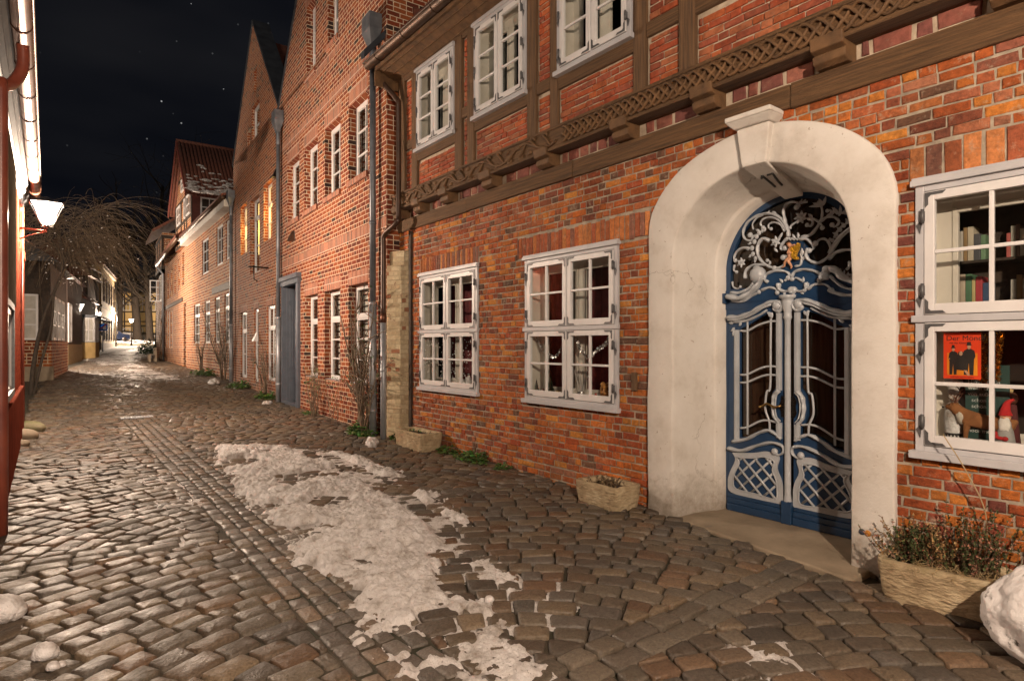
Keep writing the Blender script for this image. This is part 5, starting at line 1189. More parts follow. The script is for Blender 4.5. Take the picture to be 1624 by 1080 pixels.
# half-timbered house across the end of the street
FB = Frame((-52.0, 100.0), (-1, .05)); HB = house('timbered_house', 'ochre half-timbered house across the end of the street behind the trunks', Frame((-55, 100), (1, .0)))
HB.location = (-70, 100, 0); HB.rotation_euler = (0, 0, R(180)); HB.location = (-52, 100, 0)
zb = 2.0
MB().box(0, 20, -6, 0, zb-2, 10.6).build('wall', M['ochre'], HB)
tf = MB()
for k in range(11): tf.box(k*2-.1, k*2+.1, 0, .1, zb, 10.6)
for z in (zb+.2, 4.9, 5.6, 7.2, 8.4, 10.4): tf.box(0, 20, 0, .09, z-.1, z+.1)
tf.build('timber_frame', M['timber_dark'], HB)
for i in range(9):
    for z in (2.9, 7.4): plain_window(HB, (.5+i*2.1, 1.7+i*2.1, z-.2 if z < 5 else z, z+1.6 if z < 5 else z+2.1), .12, 2, 2, M['win_white'], M['room'])
rf = MB(); rf.add([(-.5, .8, 10.5), (20.5, .8, 10.5), (20.5, -6, 15.5), (-.5, -6, 15.5)], [(0, 1, 2, 3)]); rf.build('roof', M['lead'], HB)
# snow on the bank at the end of the street
bank = MB(); rq = random.Random(8)
for k in range(420):
    x = rq.uniform(-72, -40); y = rq.uniform(83, 97); z = gxy(x, y)-.02; s = rq.uniform(.15, .8); bank.ball((x, y, z), (s, s*.8, rq.uniform(.05, .13)), 7, 5, .25)
tag(bank.build('bank_snow', M['snow']), 'patches of snow on the bank behind the far street lamp', 'snow', kind='stuff')

# ================================================================ LAMPS
def lantern(label, x, y, z, s, power, arm=None, post=None, cat='street lamp', light=True):
    t = thing('wall_lantern' if arm else 'street_lamp', label, cat, (x, y, z), math.atan2(NV[1], NV[0]), None)
    a, b, h = .17*s, .30*s, .50*s                               # bottom and top half-widths, height
    f = MB(); cs = ((-1, -1), (1, -1), (1, 1), (-1, 1))
    for sx, sy in cs: f.tube([(sx*a*.55, sy*a*.55, 0), (sx*b, sy*b, h)], .014*s, 6)
    for q, zz in ((a*.55, 0), (b, h)):
        for i in range(4): p, r = cs[i], cs[(i+1) % 4]; f.tube([(p[0]*q, p[1]*q, zz), (r[0]*q, r[1]*q, zz)], .015*s, 6)
    f.lathe([(0, -.10*s), (.03*s, -.09*s), (.02*s, -.05*s), (.06*s, -.02*s), (.07*s, 0)], n=10); f.build('lantern_frame', M['iron_black'], t)
    ro = MB(); q = b*1.06
    ro.add([(-q, -q, h), (q, -q, h), (q, q, h), (-q, q, h), (-q*.35, -q*.35, h+.10*s), (q*.35, -q*.35, h+.10*s), (q*.35, q*.35, h+.10*s), (-q*.35, q*.35, h+.10*s), (0, 0, h+.16*s)], [(0, 3, 2, 1), (0, 1, 5, 4), (1, 2, 6, 5), (2, 3, 7, 6), (3, 0, 4, 7), (4, 5, 8), (5, 6, 8), (6, 7, 8), (7, 4, 8)]); ro.build('lantern_roof', M['lead'], t)
    for i in range(4): g = MB(); p, r = cs[i], cs[(i+1) % 4]; g.add([(p[0]*a*.53, p[1]*a*.53, .01), (r[0]*a*.53, r[1]*a*.53, .01), (r[0]*b*.97, r[1]*b*.97, h-.01), (p[0]*b*.97, p[1]*b*.97, h-.01)], [(0, 1, 2, 3)]); g.build('lantern_pane', M['dimming_pane'] if arm and i == 3 else M['lamp_pane'], t)
    bu = MB(); bu.ball((0, 0, h*.5), (.045*s, .045*s, .08*s), 10, 8); bu.build('bulb', M['lamp_glow'], t); MB().tube([(0, 0, .0), (0, 0, h*.13)], .02*s, 8).build('bulb_holder', M['iron_black'], t)
    if light:
        ld = bpy.data.lights.new('lantern_light', 'POINT'); ld.energy = power; ld.color = LAMP_COL; ld.shadow_soft_size = .07
        lo = bpy.data.objects.new('lantern_light', ld); COL.objects.link(lo); lo.parent = t; lo.location = (0, 0, h*.26)
    if arm:
        m = MB(); ax, ay, L = -1, 0, arm[2]
        m.tube([(0, 0, -.05*s), (0, 0, -.12*s), (ax*L, ay*L, -.10*s)], .018, 8); m.tube(catmull([(0, 0, -.14*s), (ax*L*.5, ay*L*.5, -.20), (ax*L*.92, ay*L*.92, -.36), (ax*L, ay*L, -.55)], 5), .012, 8)
        m.tube([(ax*L, ay*L, .1), (ax*L, ay*L, -.7)], .020, 8); m.build('bracket', M['red_pipe'], t)
    if post:
        m = MB(); m.lathe([(.11, -post), (.11, -post+.7), (.07, -post+.8), (.05, -.3), (.06, -.1), (.03, -.06)], n=10); m.build('post', M['iron_black'], t)
    return t
m, nt, b, out = newmat('dimming_pane'); nt.nodes.remove(b); tr = nd(nt, 'ShaderNodeBsdfTransparent'); tr.inputs[0].default_value = (.02, .02, .02, 1); em = nd(nt, 'ShaderNodeEmission'); em.inputs[0].default_value = (1, .90, .76, 1); em.inputs[1].default_value = .12; ad = nd(nt, 'ShaderNodeAddShader'); nt.links.new(tr.outputs[0], ad.inputs[0]); nt.links.new(em.outputs[0], ad.inputs[1]); nt.links.new(ad.outputs[0], out.inputs[0]); M['dimming_pane'] = m  # wall-side pane made nearly opaque to hold lamplight off the wall
m, nt, b, out = newmat('lamp_pane'); nt.nodes.remove(b)
tr = nd(nt, 'ShaderNodeBsdfTransparent'); em = nd(nt, 'ShaderNodeEmission'); em.inputs[0].default_value = (1, .90, .76, 1); em.inputs[1].default_value = .5
mx = nd(nt, 'ShaderNodeMixShader'); mx.inputs[0].default_value = .42; nt.links.new(tr.outputs[0], mx.inputs[1]); nt.links.new(em.outputs[0], mx.inputs[2]); nt.links.new(mx.outputs[0], out.inputs[0]); M['lamp_pane'] = m
arm = (-NV[0], -NV[1])
lantern('lit wall lantern on a bracket on the red painted house, nearest of the street', -8.2, 10.67, 3.76, .78, P_LEFT, arm=(*arm, .50))
lantern('lit wall lantern on the near red house behind the viewer', 1.36, -1.66, 3.75, .86, P_NEAR, arm=(*arm, .50))
lantern('lit wall lantern half hidden by the weeping tree', -21.6, 28.6, 4.3, 1.0, P_FAR*.6, arm=(*arm, .5))
lantern('lit wall lantern above the ochre bay base', -28.6, 40.0, 3.9, 1.0, P_FAR*.9, arm=(*arm, .6))
lantern('lit wall lantern by the slate hood of the dark house', -38.7, 56.6, 4.2, 1.0, P_FAR*2.2, arm=(*arm, .6))
zl = gxy(-50.3, 80); lantern('lit lamp post on the snowy bank at the end of the street', -50.3, 80, zl+3.0, 1.0, P_FAR*2.4, post=3.1)
sm = thing('hanging_lamp', 'small yellow lamp glowing high among the far trees', 'lamp', (-50.5, 92, 9.0)); b_ = MB(); b_.lathe([(0, .35), (.12, .3), (.28, .1), (.30, 0), (.22, -.28), (0, -.34)], n=10); b_.build('shade', emit('yellow_lamp', (1, .55, .08), .2), sm); MB().tube([(0, 0, .3), (0, 0, 1.2)], .03, 6).build('cord', M['iron_black'], sm)
# wall fittings on the brick gables
def wedge_light(label, F, x, y, m, s=1.0, parent=None):
    u, z = F.pf(x, y, .1); t = thing('wall_light', label, 'wall light', F.w(u, 0, z), F.ang)
    b = MB(); b.prism([(-.17*s, -.2*s), (.17*s, -.2*s), (.11*s, .2*s), (-.11*s, .2*s)], 0, .02); b.build('mount', M['iron'], t)
    c = MB(); c.add([(-.17*s, .02, -.2*s), (.17*s, .02, -.2*s), (.11*s, .02, .2*s), (-.11*s, .02, .2*s), (-.17*s, .24*s, -.2*s), (.17*s, .24*s, -.2*s), (.11*s, .05, .2*s), (-.11*s, .05, .2*s)], [(0, 1, 5, 4), (1, 2, 6, 5), (2, 3, 7, 6), (3, 0, 4, 7), (4, 5, 6, 7)]); c.build('shade', m, t, .006)
wedge_light('dark wedge-shaped wall light beside the downpipe of the gabled house', FG, 460, 374, M['copper'], .65); wedge_light('dark wedge-shaped wall light high on the narrower gable', FG, 435, 274, M['iron_black'], .7); wedge_light('pale wedge-shaped wall light near the slim downpipe of the narrow gable', FG, 404, 534, M['win_white'], .7)
u, z = FG.pf(421, 424, .1); t = thing('sign_bracket', 'empty black iron sign bracket on the narrower gable', 'bracket', FG.w(u, 0, z), FG.ang)
MB().tube([(.1, 0, 0), (.1, .55, 0)], .022, 6).tube([(-.2, .45, .0), (.3, .45, .0)], .018, 6).build('arm', M['iron_black'], t); MB().tube([(.1, .4, 0), (.1, .4, -.35), (.1, .3, -.42)], .018, 6).build('hook', M['iron_black'], t)

# ================================================================ THINGS IN THE STREET
def trough(label, c, L, W, H, ang, group=None):
    t = thing('stone_planter', label, 'planter', (*ca(*c), gz(c[1])-.03), ang, None)
    rg2 = random.Random(int(L*1000)); m = MB(); n = 44; rows = []
    def sup(hw, hl, z, r=8):
        out = []
        for i in range(n):
            th = 2*math.pi*i/n; cx, sx = math.cos(th), math.sin(th); x = hl*abs(cx)**(2/r)*(1 if cx > 0 else -1); y = hw*abs(sx)**(2/r)*(1 if sx > 0 else -1); out.append((x, y, z))
        return out
    prof = [(.80, 0), (.86, .02*1), (.90, H*.25), (.95, H*.55), (.985, H*.8), (1.0, H*.95), (.985, H), (.86, H*1.0), (.80, H*.97), (.78, H*.78)]
    for k, (s, z) in enumerate(prof):
        ins = (1-s) if k < 7 else .06/ W*0+ (1-s)
        hw = W/2*s if k < 7 else W/2-.05-(.01*(k-7)); hl = L/2*(1-(1-s)*.6) if k < 7 else L/2-.05-(.01*(k-7))
        rows.append([(x+rg2.uniform(-.007, .007), y+rg2.uniform(-.007, .007), z+rg2.uniform(-.005, .005)) for x, y, z in sup(hw, hl, z)])
    vs = [p for r in rows for p in r]; fs = [(i*n+k, i*n+(k+1) % n, (i+1)*n+(k+1) % n, (i+1)*n+k) for i in range(len(rows)-1) for k in range(n)]
    m.add(vs, fs, True); m.build('trough', M['stone_planter'], t)
    s = MB(); s.add([(x, y, H*.8+rg2.uniform(-.008, .008)) for x, y, z in sup(W/2-.055, L/2-.055, 0)]+[(0, 0, H*.84)], [(i, (i+1) % n, n) for i in range(n)], True); s.build('soil', M['soil'], t)
    return t
m_, nt, b_, o_ = newmat('stone_planter'); v = objco(nt); geo = nd(nt, 'ShaderNodeNewGeometry'); spx = nd(nt, 'ShaderNodeSeparateXYZ'); nt.links.new(v, spx.inputs[0])
base = ramp(nt, noise(nt, v, 8, 6, .65), [(.3, (.24, .175, .10)), (.5, (.40, .31, .19)), (.7, (.50, .41, .27))])
ad = nd(nt, 'ShaderNodeMath', operation='MULTIPLY_ADD'); ad.inputs[1].default_value = .35; nt.links.new(noise(nt, v, 10, 5, .7), ad.inputs[0]); nt.links.new(spx.outputs[2], ad.inputs[2])
ms = ramp(nt, ad.outputs[0], [(.44, (0, 0, 0)), (.56, (.7, .7, .7))]); base = mixc(nt, ms, base, (.125, .115, .04)); nt.links.new(base, b_.inputs['Base Color']); b_.inputs['Roughness'].default_value = .92
mp = nd(nt, 'ShaderNodeMapping'); mp.inputs['Scale'].default_value = (1, 1, 2.6); mp.inputs['Rotation'].default_value = (0, .6, 0); nt.links.new(v, mp.inputs['Vector'])
n1 = bump(nt, noise(nt, mp.outputs['Vector'], 16, 3, .5), .9, .03, None); bump(nt, noise(nt, v, 60, 5, .7), .6, .008, b_, n1); M['stone_planter'] = m_
aS = F17.ang
TR = trough('long stone planter with heather at the right of the white portal', (4.78, 1.38), .86, .46, .30, aS+R(6))
TM = trough('stone planter with dried stalks just left of the white portal', (4.76, 4.52), .62, .42, .26, aS)
TL = trough('stone planter with bare soil at the foot of the cream pilaster', (4.72, 8.62), .95, .42, .30, aS)
def leaf_tuft(mb, c, n, r, h, L, pal, rg=rnd, w=.35, droop=.6):
    for k in range(n):
        th = rg.uniform(0, 2*math.pi); q = r*math.sqrt(rg.random()); b = Vector((c[0]+q*math.cos(th), c[1]+q*math.sin(th), c[2]+rg.uniform(.0, 1)*h*(1-q/r*.6)))
        d = Vector((math.cos(th)+rg.uniform(-.6, .6), math.sin(th)+rg.uniform(-.6, .6), rg.uniform(-.1, 1.1))).normalized(); s = d.cross(Vector((0, 0, 1))).normalized(); l = L*rg.uniform(.6, 1.3)
        up = s.cross(d); mid = b+d*l*.5; e_ = b+d*l-Vector((0, 0, l*droop*.4)); ww = l*w
        mb.add([b, mid+s*ww, e_, mid-s*ww, mid+up*.15*l], [(0, 1, 4), (1, 2, 4), (2, 3, 4), (3, 0, 4)], False, tuple(x*rg.uniform(.6, 1.3) for x in rg.choice(pal)))
GREEN = [(.055, .12, .022), (.07, .15, .03), (.04, .085, .02), (.09, .14, .03)]
# heather
ht = thing('heather', 'brown and dark green heather growing in the long planter', 'plant', TR.location.copy()+Vector((0, 0, .24)), TR.rotation_euler.z)
hm = MB(); rg = random.Random(3)
def sprig(mb, b, d, L, rad, cols, needles, rg):
    pts = []; p = Vector(b); d = Vector(d).normalized()
    for i in range(7): pts.append(p.copy()); p += d*L/6; d = (d+Vector((rg.uniform(-.16, .16), rg.uniform(-.16, .16), rg.uniform(-.03, .1)))).normalized()
    mb.tube(pts, [rad*(1-i*.1) for i in range(7)], 3, col=(.10, .06, .035), cap=False)
    for k in range(needles):
        t = rg.uniform(.12, 1)*(len(pts)-1.01); i = int(t); q = pts[i].lerp(pts[i+1], t-i); dd = Vector((rg.uniform(-1, 1), rg.uniform(-1, 1), rg.uniform(-.2, 1))).normalized(); s = dd.orthogonal()*.0032; l = rg.uniform(.012, .024)
        c = rg.choice(cols); f = rg.uniform(.6, 1.4); mb.add([q+s, q-s, q+dd*l*.6-s*1.2, q+dd*l, q+dd*l*.6+s*1.2], [(0, 1, 2, 3, 4)], False, (c[0]*f, c[1]*f, c[2]*f))
for k in range(185):
    x = rg.choice((rg.gauss(-.10, .10), rg.gauss(.12, .12), rg.gauss(.2, .06))); y = rg.uniform(-.13, .13); right = x < .02
    d = (x*1.3+rg.uniform(-.3, .3), y*1.6+rg.uniform(-.3, .3), 1)
    dead = [(.28, .17, .07), (.36, .24, .11), (.20, .11, .05)]; grn = [(.05, .075, .024), (.07, .09, .03), (.04, .055, .02)]; pink = [(.26, .115, .075), (.32, .16, .11), (.05, .07, .025)]
    sprig(hm, (x, y, .0), d, rg.uniform(.24, .52) if right else rg.uniform(.16, .34), .0026, rg.choice([grn, grn, pink]) if right else rg.choice([dead, dead, grn, pink]), 36, rg)
for k in range(120):                                           # dry grass drooping over the front
    x = rg.uniform(-.28, .25); y = rg.uniform(.0, .17); b = Vector((x, y, 0)); pts = [b+Vector((0, 0, 0)), b+Vector((rg.uniform(-.03, .03), .03, rg.uniform(.04, .1))), b+Vector((rg.uniform(-.07, .07), rg.uniform(.03, .09), rg.uniform(.03, .08))), b+Vector((rg.uniform(-.1, .1), rg.uniform(.05, .12), rg.uniform(-.01, .06)))]
    hm.tube(catmull(pts, 3), .0016, 3, col=rg.choice([(.34, .25, .12), (.28, .18, .08), (.40, .31, .17)]), cap=False)
hm.build('sprigs', M['leaf'], ht)
dr_ = MB(); rg = random.Random(9)                              # dried stalks in the middle planter
for k in range(60): sprig(dr_, (rg.gauss(0, .11), rg.uniform(-.10, .10), .20), (rg.uniform(-.9, .9), rg.uniform(-.9, .9), .8), rg.uniform(.06, .15), .0022, [(.12, .08, .04), (.20, .14, .07), (.07, .05, .03)], 12, rg)
o = dr_.build('dried_plant', M['leaf']); o.location = TM.location; o.rotation_euler = TM.rotation_euler; tag(o, 'dead brown stalks in the stone planter left of the portal', 'plant')
dl = MB(); leaf_tuft(dl, (.12, .04, .24), 40, .12, .08, .05, GREEN+[(.12, .08, .04)]*3, random.Random(2)); leaf_tuft(dl, (-.2, -.04, .24), 30, .1, .06, .04, [(.10, .07, .04), (.16, .12, .07)], random.Random(3))
o = dl.build('seedling', M['leaf']); o.location = TL.location; o.rotation_euler = TL.rotation_euler; tag(o, 'small straggling plant in the planter under the pilaster', 'plant')
# dirty snow boulder in the corner
bm = bmesh_ico = None
import bmesh
bm = bmesh.new(); bmesh.ops.create_icosphere(bm, subdivisions=6, radius=1)
from mathutils import noise as mn
for vtx in bm.verts:
    p = vtx.co.copy(); f = 1+.10*mn.noise(p*1.3)+.05*mn.noise(p*3.1+Vector((5, 1, 2)))+.018*mn.noise(p*9)+.010*mn.noise(p*21)
    vtx.co = Vector((p.x*f*.54, p.y*f*.40, p.z*f*.33))
me = bpy.data.meshes.new('snow_boulder'); bm.to_mesh(me); bm.free(); me.polygons.foreach_set('use_smooth', [True]*len(me.polygons)); me.materials.append(M['snow_dirty'])
o = bpy.data.objects.new('snow_boulder', me); COL.objects.link(o); x, y = ca(4.42, .62); o.location = (x, y, gz(.6)+.22); o.rotation_euler = (R(8), R(-6), aS+R(20)); tag(o, 'big dirty lump of frozen snow beside the heather planter', 'snow lump')
def snowball(label, x, y, r, name='snowball', group=None):
    m = MB(); rg = random.Random(int(x*7+y)); m.ball((0, 0, 0), (r*1.1, r, r*.85), 20, 14, .045, rg=rg); m.ball((r*.45, r*.25, -r*.2), (r*.75, r*.7, r*.6), 16, 11, .06, rg=rg); m.ball((-r*.5, -r*.2, -r*.3), (r*.6, r*.65, r*.5), 16, 11, .06, rg=rg); c, a = gpix(x, y)
    o = m.build(name, M['snow'], loc=(*ca(c, a), gz(a)+r*.75)); tag(o, label, 'snowball', group)
snowball('larger snowball on the setts at the left bottom corner', 71, 1045, .055); snowball('small snowball in front of the larger snowball', 84, 1062, .028); snowball('tiny snowball beside the larger snowball', 97, 1058, .02)
snowball('rounded snow lump cut off at the left edge', 4, 985, .10, 'snow_lump')
snowball('lone snowball on the setts right of the snow bank', 776, 955, .028)
def heap(label, px, s, h):
    c, a = gpix(*px); m = MB(); rg = random.Random(int(px[0]))
    for k in range(16): q = rg.uniform(-1, 1); m.ball((s*q*.8, rg.uniform(-.4, .4)*s*.5, h*.2), (s*rg.uniform(.15, .35), s*rg.uniform(.15, .3), h*rg.uniform(.4, .9)*(1-abs(q)*.5)), 9, 7, .15, rg=rg)
    o = m.build('snow_heap', M['snow'], loc=(*ca(c, a), gz(a)-.01)); o.rotation_euler = (0, 0, aS+R(-30)); tag(o, label, 'snow heap')
heap('small heap of snow at the foot of the standpipe', (590, 705), .26, .16); heap('small heap of snow beside the slate-blue door', (424, 640), .30, .10); heap('small heap of snow under the rose by the slim downpipe', (340, 608), .45, .2)
# cobble-stones at the corner of the red house
for i, (px, s, col) in enumerate((((36, 696), (.24, .17, .12), 'large grey-brown'), ((46, 684), (.28, .18, .13), 'mossy flat'), ((27, 707), (.18, .15, .07), 'half buried low'))):
    c, a = gpix(*px); m = MB(); m.ball((0, 0, 0), s, 16, 10, .05, rg=random.Random(i)); o = m.build('field_stone', M['stone_moss'] if i == 1 else M['step'], loc=(*ca(c, a), gz(a)+s[2]*.45)); tag(o, col+' fieldstone at the corner of the red painted house', 'stone')
# drain grating
c, a = 1.54, 15.36; t = thing('drain_grate', 'pale slotted drain grating at the head of the channel', 'drain', (*ca(c, a), gz(a)-.012), math.atan2(NV[1], NV[0]))
d = MB(); ring(d, -.30, .30, -.13, .13, .03, 0, .02)
d.xf(lambda x, y, z: (x, z, y)); d.build('rim', M['zinc'], t); d = MB()
for k in range(11): d.box(-.26+k*.05, -.235+k*.05, -.10, .10, 0, .016)
d.build('grid', M['win_grey'], t)
# climbing roses and weeds along the brick fronts
def rose(label, F, x, y, H, spread, nb, seed, green=.4, r0=.016, v=.22):
    rg = random.Random(seed); u, z = F.pf(x, y, v); p = F.w(u, v, 0); zz = gxy(p[0], p[1]); t = thing('climbing_rose', label, 'shrub', (p[0], p[1], zz-.05), F.ang)
    m = MB(); lv = MB()
    for k in range(nb):
        pts = [Vector((rg.uniform(-.12, .12), rg.uniform(-.08, .08), 0))]; d = Vector((rg.uniform(-.25, .25)*spread, rg.uniform(-.08, .12), 1)).normalized(); L = H*rg.uniform(.45, 1)
        for i in range(12): d = (d+Vector((rg.uniform(-.16, .16)*spread, rg.uniform(-.07, .07), .02))).normalized(); pts.append(pts[-1]+d*L/12)
        for q in pts:
            if q.y < -.16: q.y = -.16
        rr = r0*rg.uniform(.5, 1); m.tube(pts, [rr*(1-.06*i) for i in range(13)], 5, cap=False)
        for j in range(rg.randint(3, 7)):
            i = rg.randint(3, 11); q = [pts[i]]; dd = Vector((rg.choice((-1, 1))*rg.uniform(.4, 1), rg.uniform(-.2, .3), rg.uniform(.1, .9))).normalized()
            for s in range(6): dd = (dd+Vector((rg.uniform(-.2, .2), rg.uniform(-.1, .1), rg.uniform(-.08, .12)))).normalized(); q.append(q[-1]+dd*H*.035*rg.uniform(.6, 1.3))
            for w in q:
                if w.y < -.16: w.y = -.16
            m.tube(q, [rr*.45*(1-.1*s) for s in range(7)], 4, cap=False)
            if rg.random() < green: leaf_tuft(lv, q[-1], rg.randint(1, 4), .05, .05, .05, GREEN+[(.10, .10, .03)], rg)
    m.build('stems', M['twig'], t)
    if lv.v: lv.build('leaves', M['leaf'], t)
    return t
rose('tall climbing rose with green stems against the downpipe of the gabled house', FG, 575, 668, 2.7, 1.6, 20, 1, .4, .027); rose('short bushy rose under the white windows of the gabled house', FG, 498, 655, 1.5, 1.6, 22, 2, .5, .010); rose('thin low rose between bushy rose and tall rose', FG, 530, 668, 1.2, 1.3, 9, 12, .5, .008)
rose('bare rose beside the slim downpipe left of the slate-blue door', FG, 418, 630, 2.1, 1.2, 10, 3, .15, .020); rose('stout rose at the end of the narrow gable by the row house', FH3, 354, 598, 3.3, 1.4, 14, 4, .2, .03); rose('leafy rose under the row house windows', FH3, 320, 592, 2.6, 1.3, 9, 5, .4, .024)
rose('thin bare climber at the far corner of the row', FQ, 255, 574, 4.5, .7, 5, 6, .05, .035)
def weeds(label, F, x, y, n, r, h, L, seed, v=.18):
    u, z = F.pf(x, y, v); p = F.w(u, v, 0); m = MB(); rg = random.Random(seed); leaf_tuft(m, (0, 0, 0), n, r, h, L, GREEN, rg, .42)
    for k in range(n//12): leaf_tuft(m, (rg.uniform(-1, 1)*r*1.6, rg.uniform(-.3, .5)*r, 0), 7, r*.2, h*.5, L*.8, GREEN, rg, .42)
    o = m.build('weeds', M['leaf'], loc=(p[0], p[1], gxy(p[0], p[1])-.01)); o.rotation_euler = (0, 0, F.ang); tag(o, label, 'weeds')
weeds('bright green leafy clump at the foot of the tall rose', FG, 578, 685, 260, .28, .26, .10, 1); weeds('low green clump right of the standpipe', F17, 640, 692, 120, .22, .16, .08, 2, .1); weeds('dense green clump against the wall between the planters', F17, 752, 728, 240, .24, .16, .075, 3, .12); weeds('small yellow-green sprout right of the dense clump', F17, 798, 745, 50, .10, .08, .06, 4, .12); weeds('dark straggling weeds beside the pilaster planter', F17, 712, 718, 110, .18, .13, .06, 5, .1)
weeds('small weed at the foot of the slate-blue door', FG, 492, 655, 50, .14, .08, .08, 6); weeds('green clump behind the snow by the slate-blue door', FG, 424, 634, 140, .32, .24, .10, 7); weeds('green weeds along the foot of the narrow gable', FG, 385, 612, 160, .45, .25, .12, 8); weeds('green weeds under the row house roses', FH3, 330, 590, 220, .7, .3, .14, 9); weeds('yellow-green sprout between snow lump and brick wall', F17, 1594, 908, 30, .06, .05, .05, 10, .06)
# dried grass stalks by the right window
t = thing('dry_stalks', 'long dry stalks leaning by the wall above the snow lump', 'plant', (*ca(4.80, .62), gz(.6)), aS); m = MB(); rg = random.Random(6)
for k in range(7): x0 = rg.uniform(-.1, .1); m.tube(catmull([(x0, 0, 0), (x0+rg.uniform(-.03, .03), 0, .35), (x0+rg.uniform(-.1, .15), .02, .7*rg.uniform(.7, 1)), (x0+rg.uniform(-.2, .3), .05, .9*rg.uniform(.6, 1))], 5), .0045, 5, col=rg.choice([(.35, .26, .13), (.28, .19, .09)]))
m.build('stalks', M['leaf'], t)
m = MB(); m.tube(catmull([(0, 0, 0), (.0, .02, .35), (.10, .05, .62), (.22, .08, .85)], 6), .004, 5, col=(.36, .27, .15)); u, z = F17.pf(1557, 870, .2); o = m.build('dry_twig', M['leaf'], loc=F17.w(u, .10, .2)); o.rotation_euler = (0, 0, aS); tag(o, 'single long dry twig rising from the heather to the window', 'twig')
# ================================================================ TREES
def weeping():
    rg = random.Random(21); bx, by = -13.75, 17.3; z0 = gxy(bx, by)
    t = thing('weeping_tree', 'bare weeping tree with drooping twigs behind the red painted house', 'tree', (bx, by, z0-.1))
    tr = MB(); top = Vector((.75, .3, 3.7)); tp_ = catmull([(0, 0, 0), (.05, .05, 1.0), (.3, .1, 2.3), tuple(top)], 6); tr.tube(tp_, [.065-.03*i/(len(tp_)-1) for i in range(len(tp_))], 8)
    tr.tube(catmull([(.15, -.1, 0), (.35, -.1, .9), (.5, .1, 2.0), (.5, .2, 3.0)], 6), .035, 7)
    cr = MB(); limbs = []
    for k in range(16):
        th = rg.uniform(0, 2*math.pi); out = rg.uniform(.5, 1.4); h = rg.uniform(.2, 2.0)
        P = catmull([tuple(top), (top.x+math.cos(th)*out*.4, top.y+math.sin(th)*out*.4, top.z+h*.75), (top.x+math.cos(th)*out, top.y+math.sin(th)*out, top.z+h)], 6); limbs.append(P)
        tr.tube(P, [.032-.02*i/(len(P)-1) for i in range(len(P))], 6)
    tr.build('trunk', M['bark_dark'], t)
    for k in range(640):
        P = rg.choice(limbs); b = Vector(P[rg.randint(2, len(P)-1)]); th = math.atan2(b.y-top.y, b.x-top.x)+rg.gauss(0, 1.1)
        if rg.random() < .36: th = rg.gauss(-.15, .6)             # longer sprays hang out over the street
        L = rg.uniform(1.0, 2.6)*(1.2 if rg.random() < .12 else .9); q = [b]; d = Vector((math.cos(th), math.sin(th), rg.uniform(-.1, 1.3))).normalized()
        g_ = rg.uniform(.10, .30)
        for i in range(9):
            d = (d+Vector((rg.uniform(-.10, .10), rg.uniform(-.10, .10), -g_))).normalized(); q.append(q[-1]+d*L/9)
        r = rg.uniform(.0035, .008); cr.tube(q, [r*(1-.07*i) for i in range(10)], 3, cap=False)
        if rg.random() < .5:
            i = rg.randint(3, 7); q2 = [q[i]]; d = (q[i]-q[i-1]).normalized()+Vector((rg.uniform(-.5, .5), rg.uniform(-.5, .5), 0))
            for j in range(5): d = (d+Vector((0, 0, -.25))).normalized(); q2.append(q2[-1]+d*L*.06)
            cr.tube(q2, r*.7, 3, cap=False)
    cr.build('twigs', M['twig'], t)
    sn = MB()
    for k in range(110): P = rg.choice(limbs); b = Vector(P[rg.randint(3, len(P)-1)])+Vector((rg.uniform(-.5, 1.1), rg.uniform(-.5, .5), rg.uniform(-1.4, -.1))); s = rg.uniform(.006, .018); sn.ball(b, (s*1.6, s, s), 6, 4)
    sn.build('snow', M['snow'], t)
weeping()
def big_trunk(label, x, y, r, h, lean, seed):
    rg = random.Random(seed); z0 = gxy(x, y)-.3; t = thing('street_tree', label, 'tree', (x, y, z0), 0, 'dark trunks on the bank')
    m = MB(); P = catmull([(0, 0, 0), (lean*.2, 0, h*.3), (lean*.5, 0, h*.65), (lean, 0, h)], 8); n = len(P); m.tube(P, [r*(1.6 if i == 0 else 1.15 if i == 1 else 1-.5*i/n) for i in range(n)], 12); m.build('trunk', M['bark_far'], t)
    c = MB()
    for k in range(26):
        i = rg.randint(n//3, n-1); b = Vector(P[i]); th = rg.uniform(0, 6.28); d = Vector((math.cos(th), math.sin(th)*.6, rg.uniform(.3, 1))).normalized(); q = [b]
        L = h*rg.uniform(.25, .55)
        for j in range(9): d = (d+Vector((rg.uniform(-.25, .25), rg.uniform(-.2, .2), rg.uniform(-.05, .15)))).normalized(); q.append(q[-1]+d*L/9)
        c.tube(q, [r*.28*(1-.1*j) for j in range(10)], 5, cap=False)
        for s in range(7):
            j = rg.randint(2, 8); p = [q[j]]; d2 = Vector((rg.uniform(-1, 1), rg.uniform(-.6, .6), rg.uniform(-.3, .9))).normalized()
            for _ in range(6): d2 = (d2+Vector((rg.uniform(-.3, .3), rg.uniform(-.3, .3), rg.uniform(-.15, .1)))).normalized(); p.append(p[-1]+d2*L*.07)
            c.tube(p, r*.06, 3, cap=False)
    c.build('crown', M['bark_far'], t)
big_trunk('thick dark trunk leaning left of the far lamp post', -57.2, 88, .52, 15, .6, 1); big_trunk('thick forked trunk right of the far lamp post', -54.4, 88, .60, 17, -1.6, 2); big_trunk('dark trunk nearest the cottage with the open window', -52.6, 88, .52, 16, -1.2, 3); big_trunk('slender bare tree behind the cottage against the night sky', -41, 70, .28, 19, .6, 4)
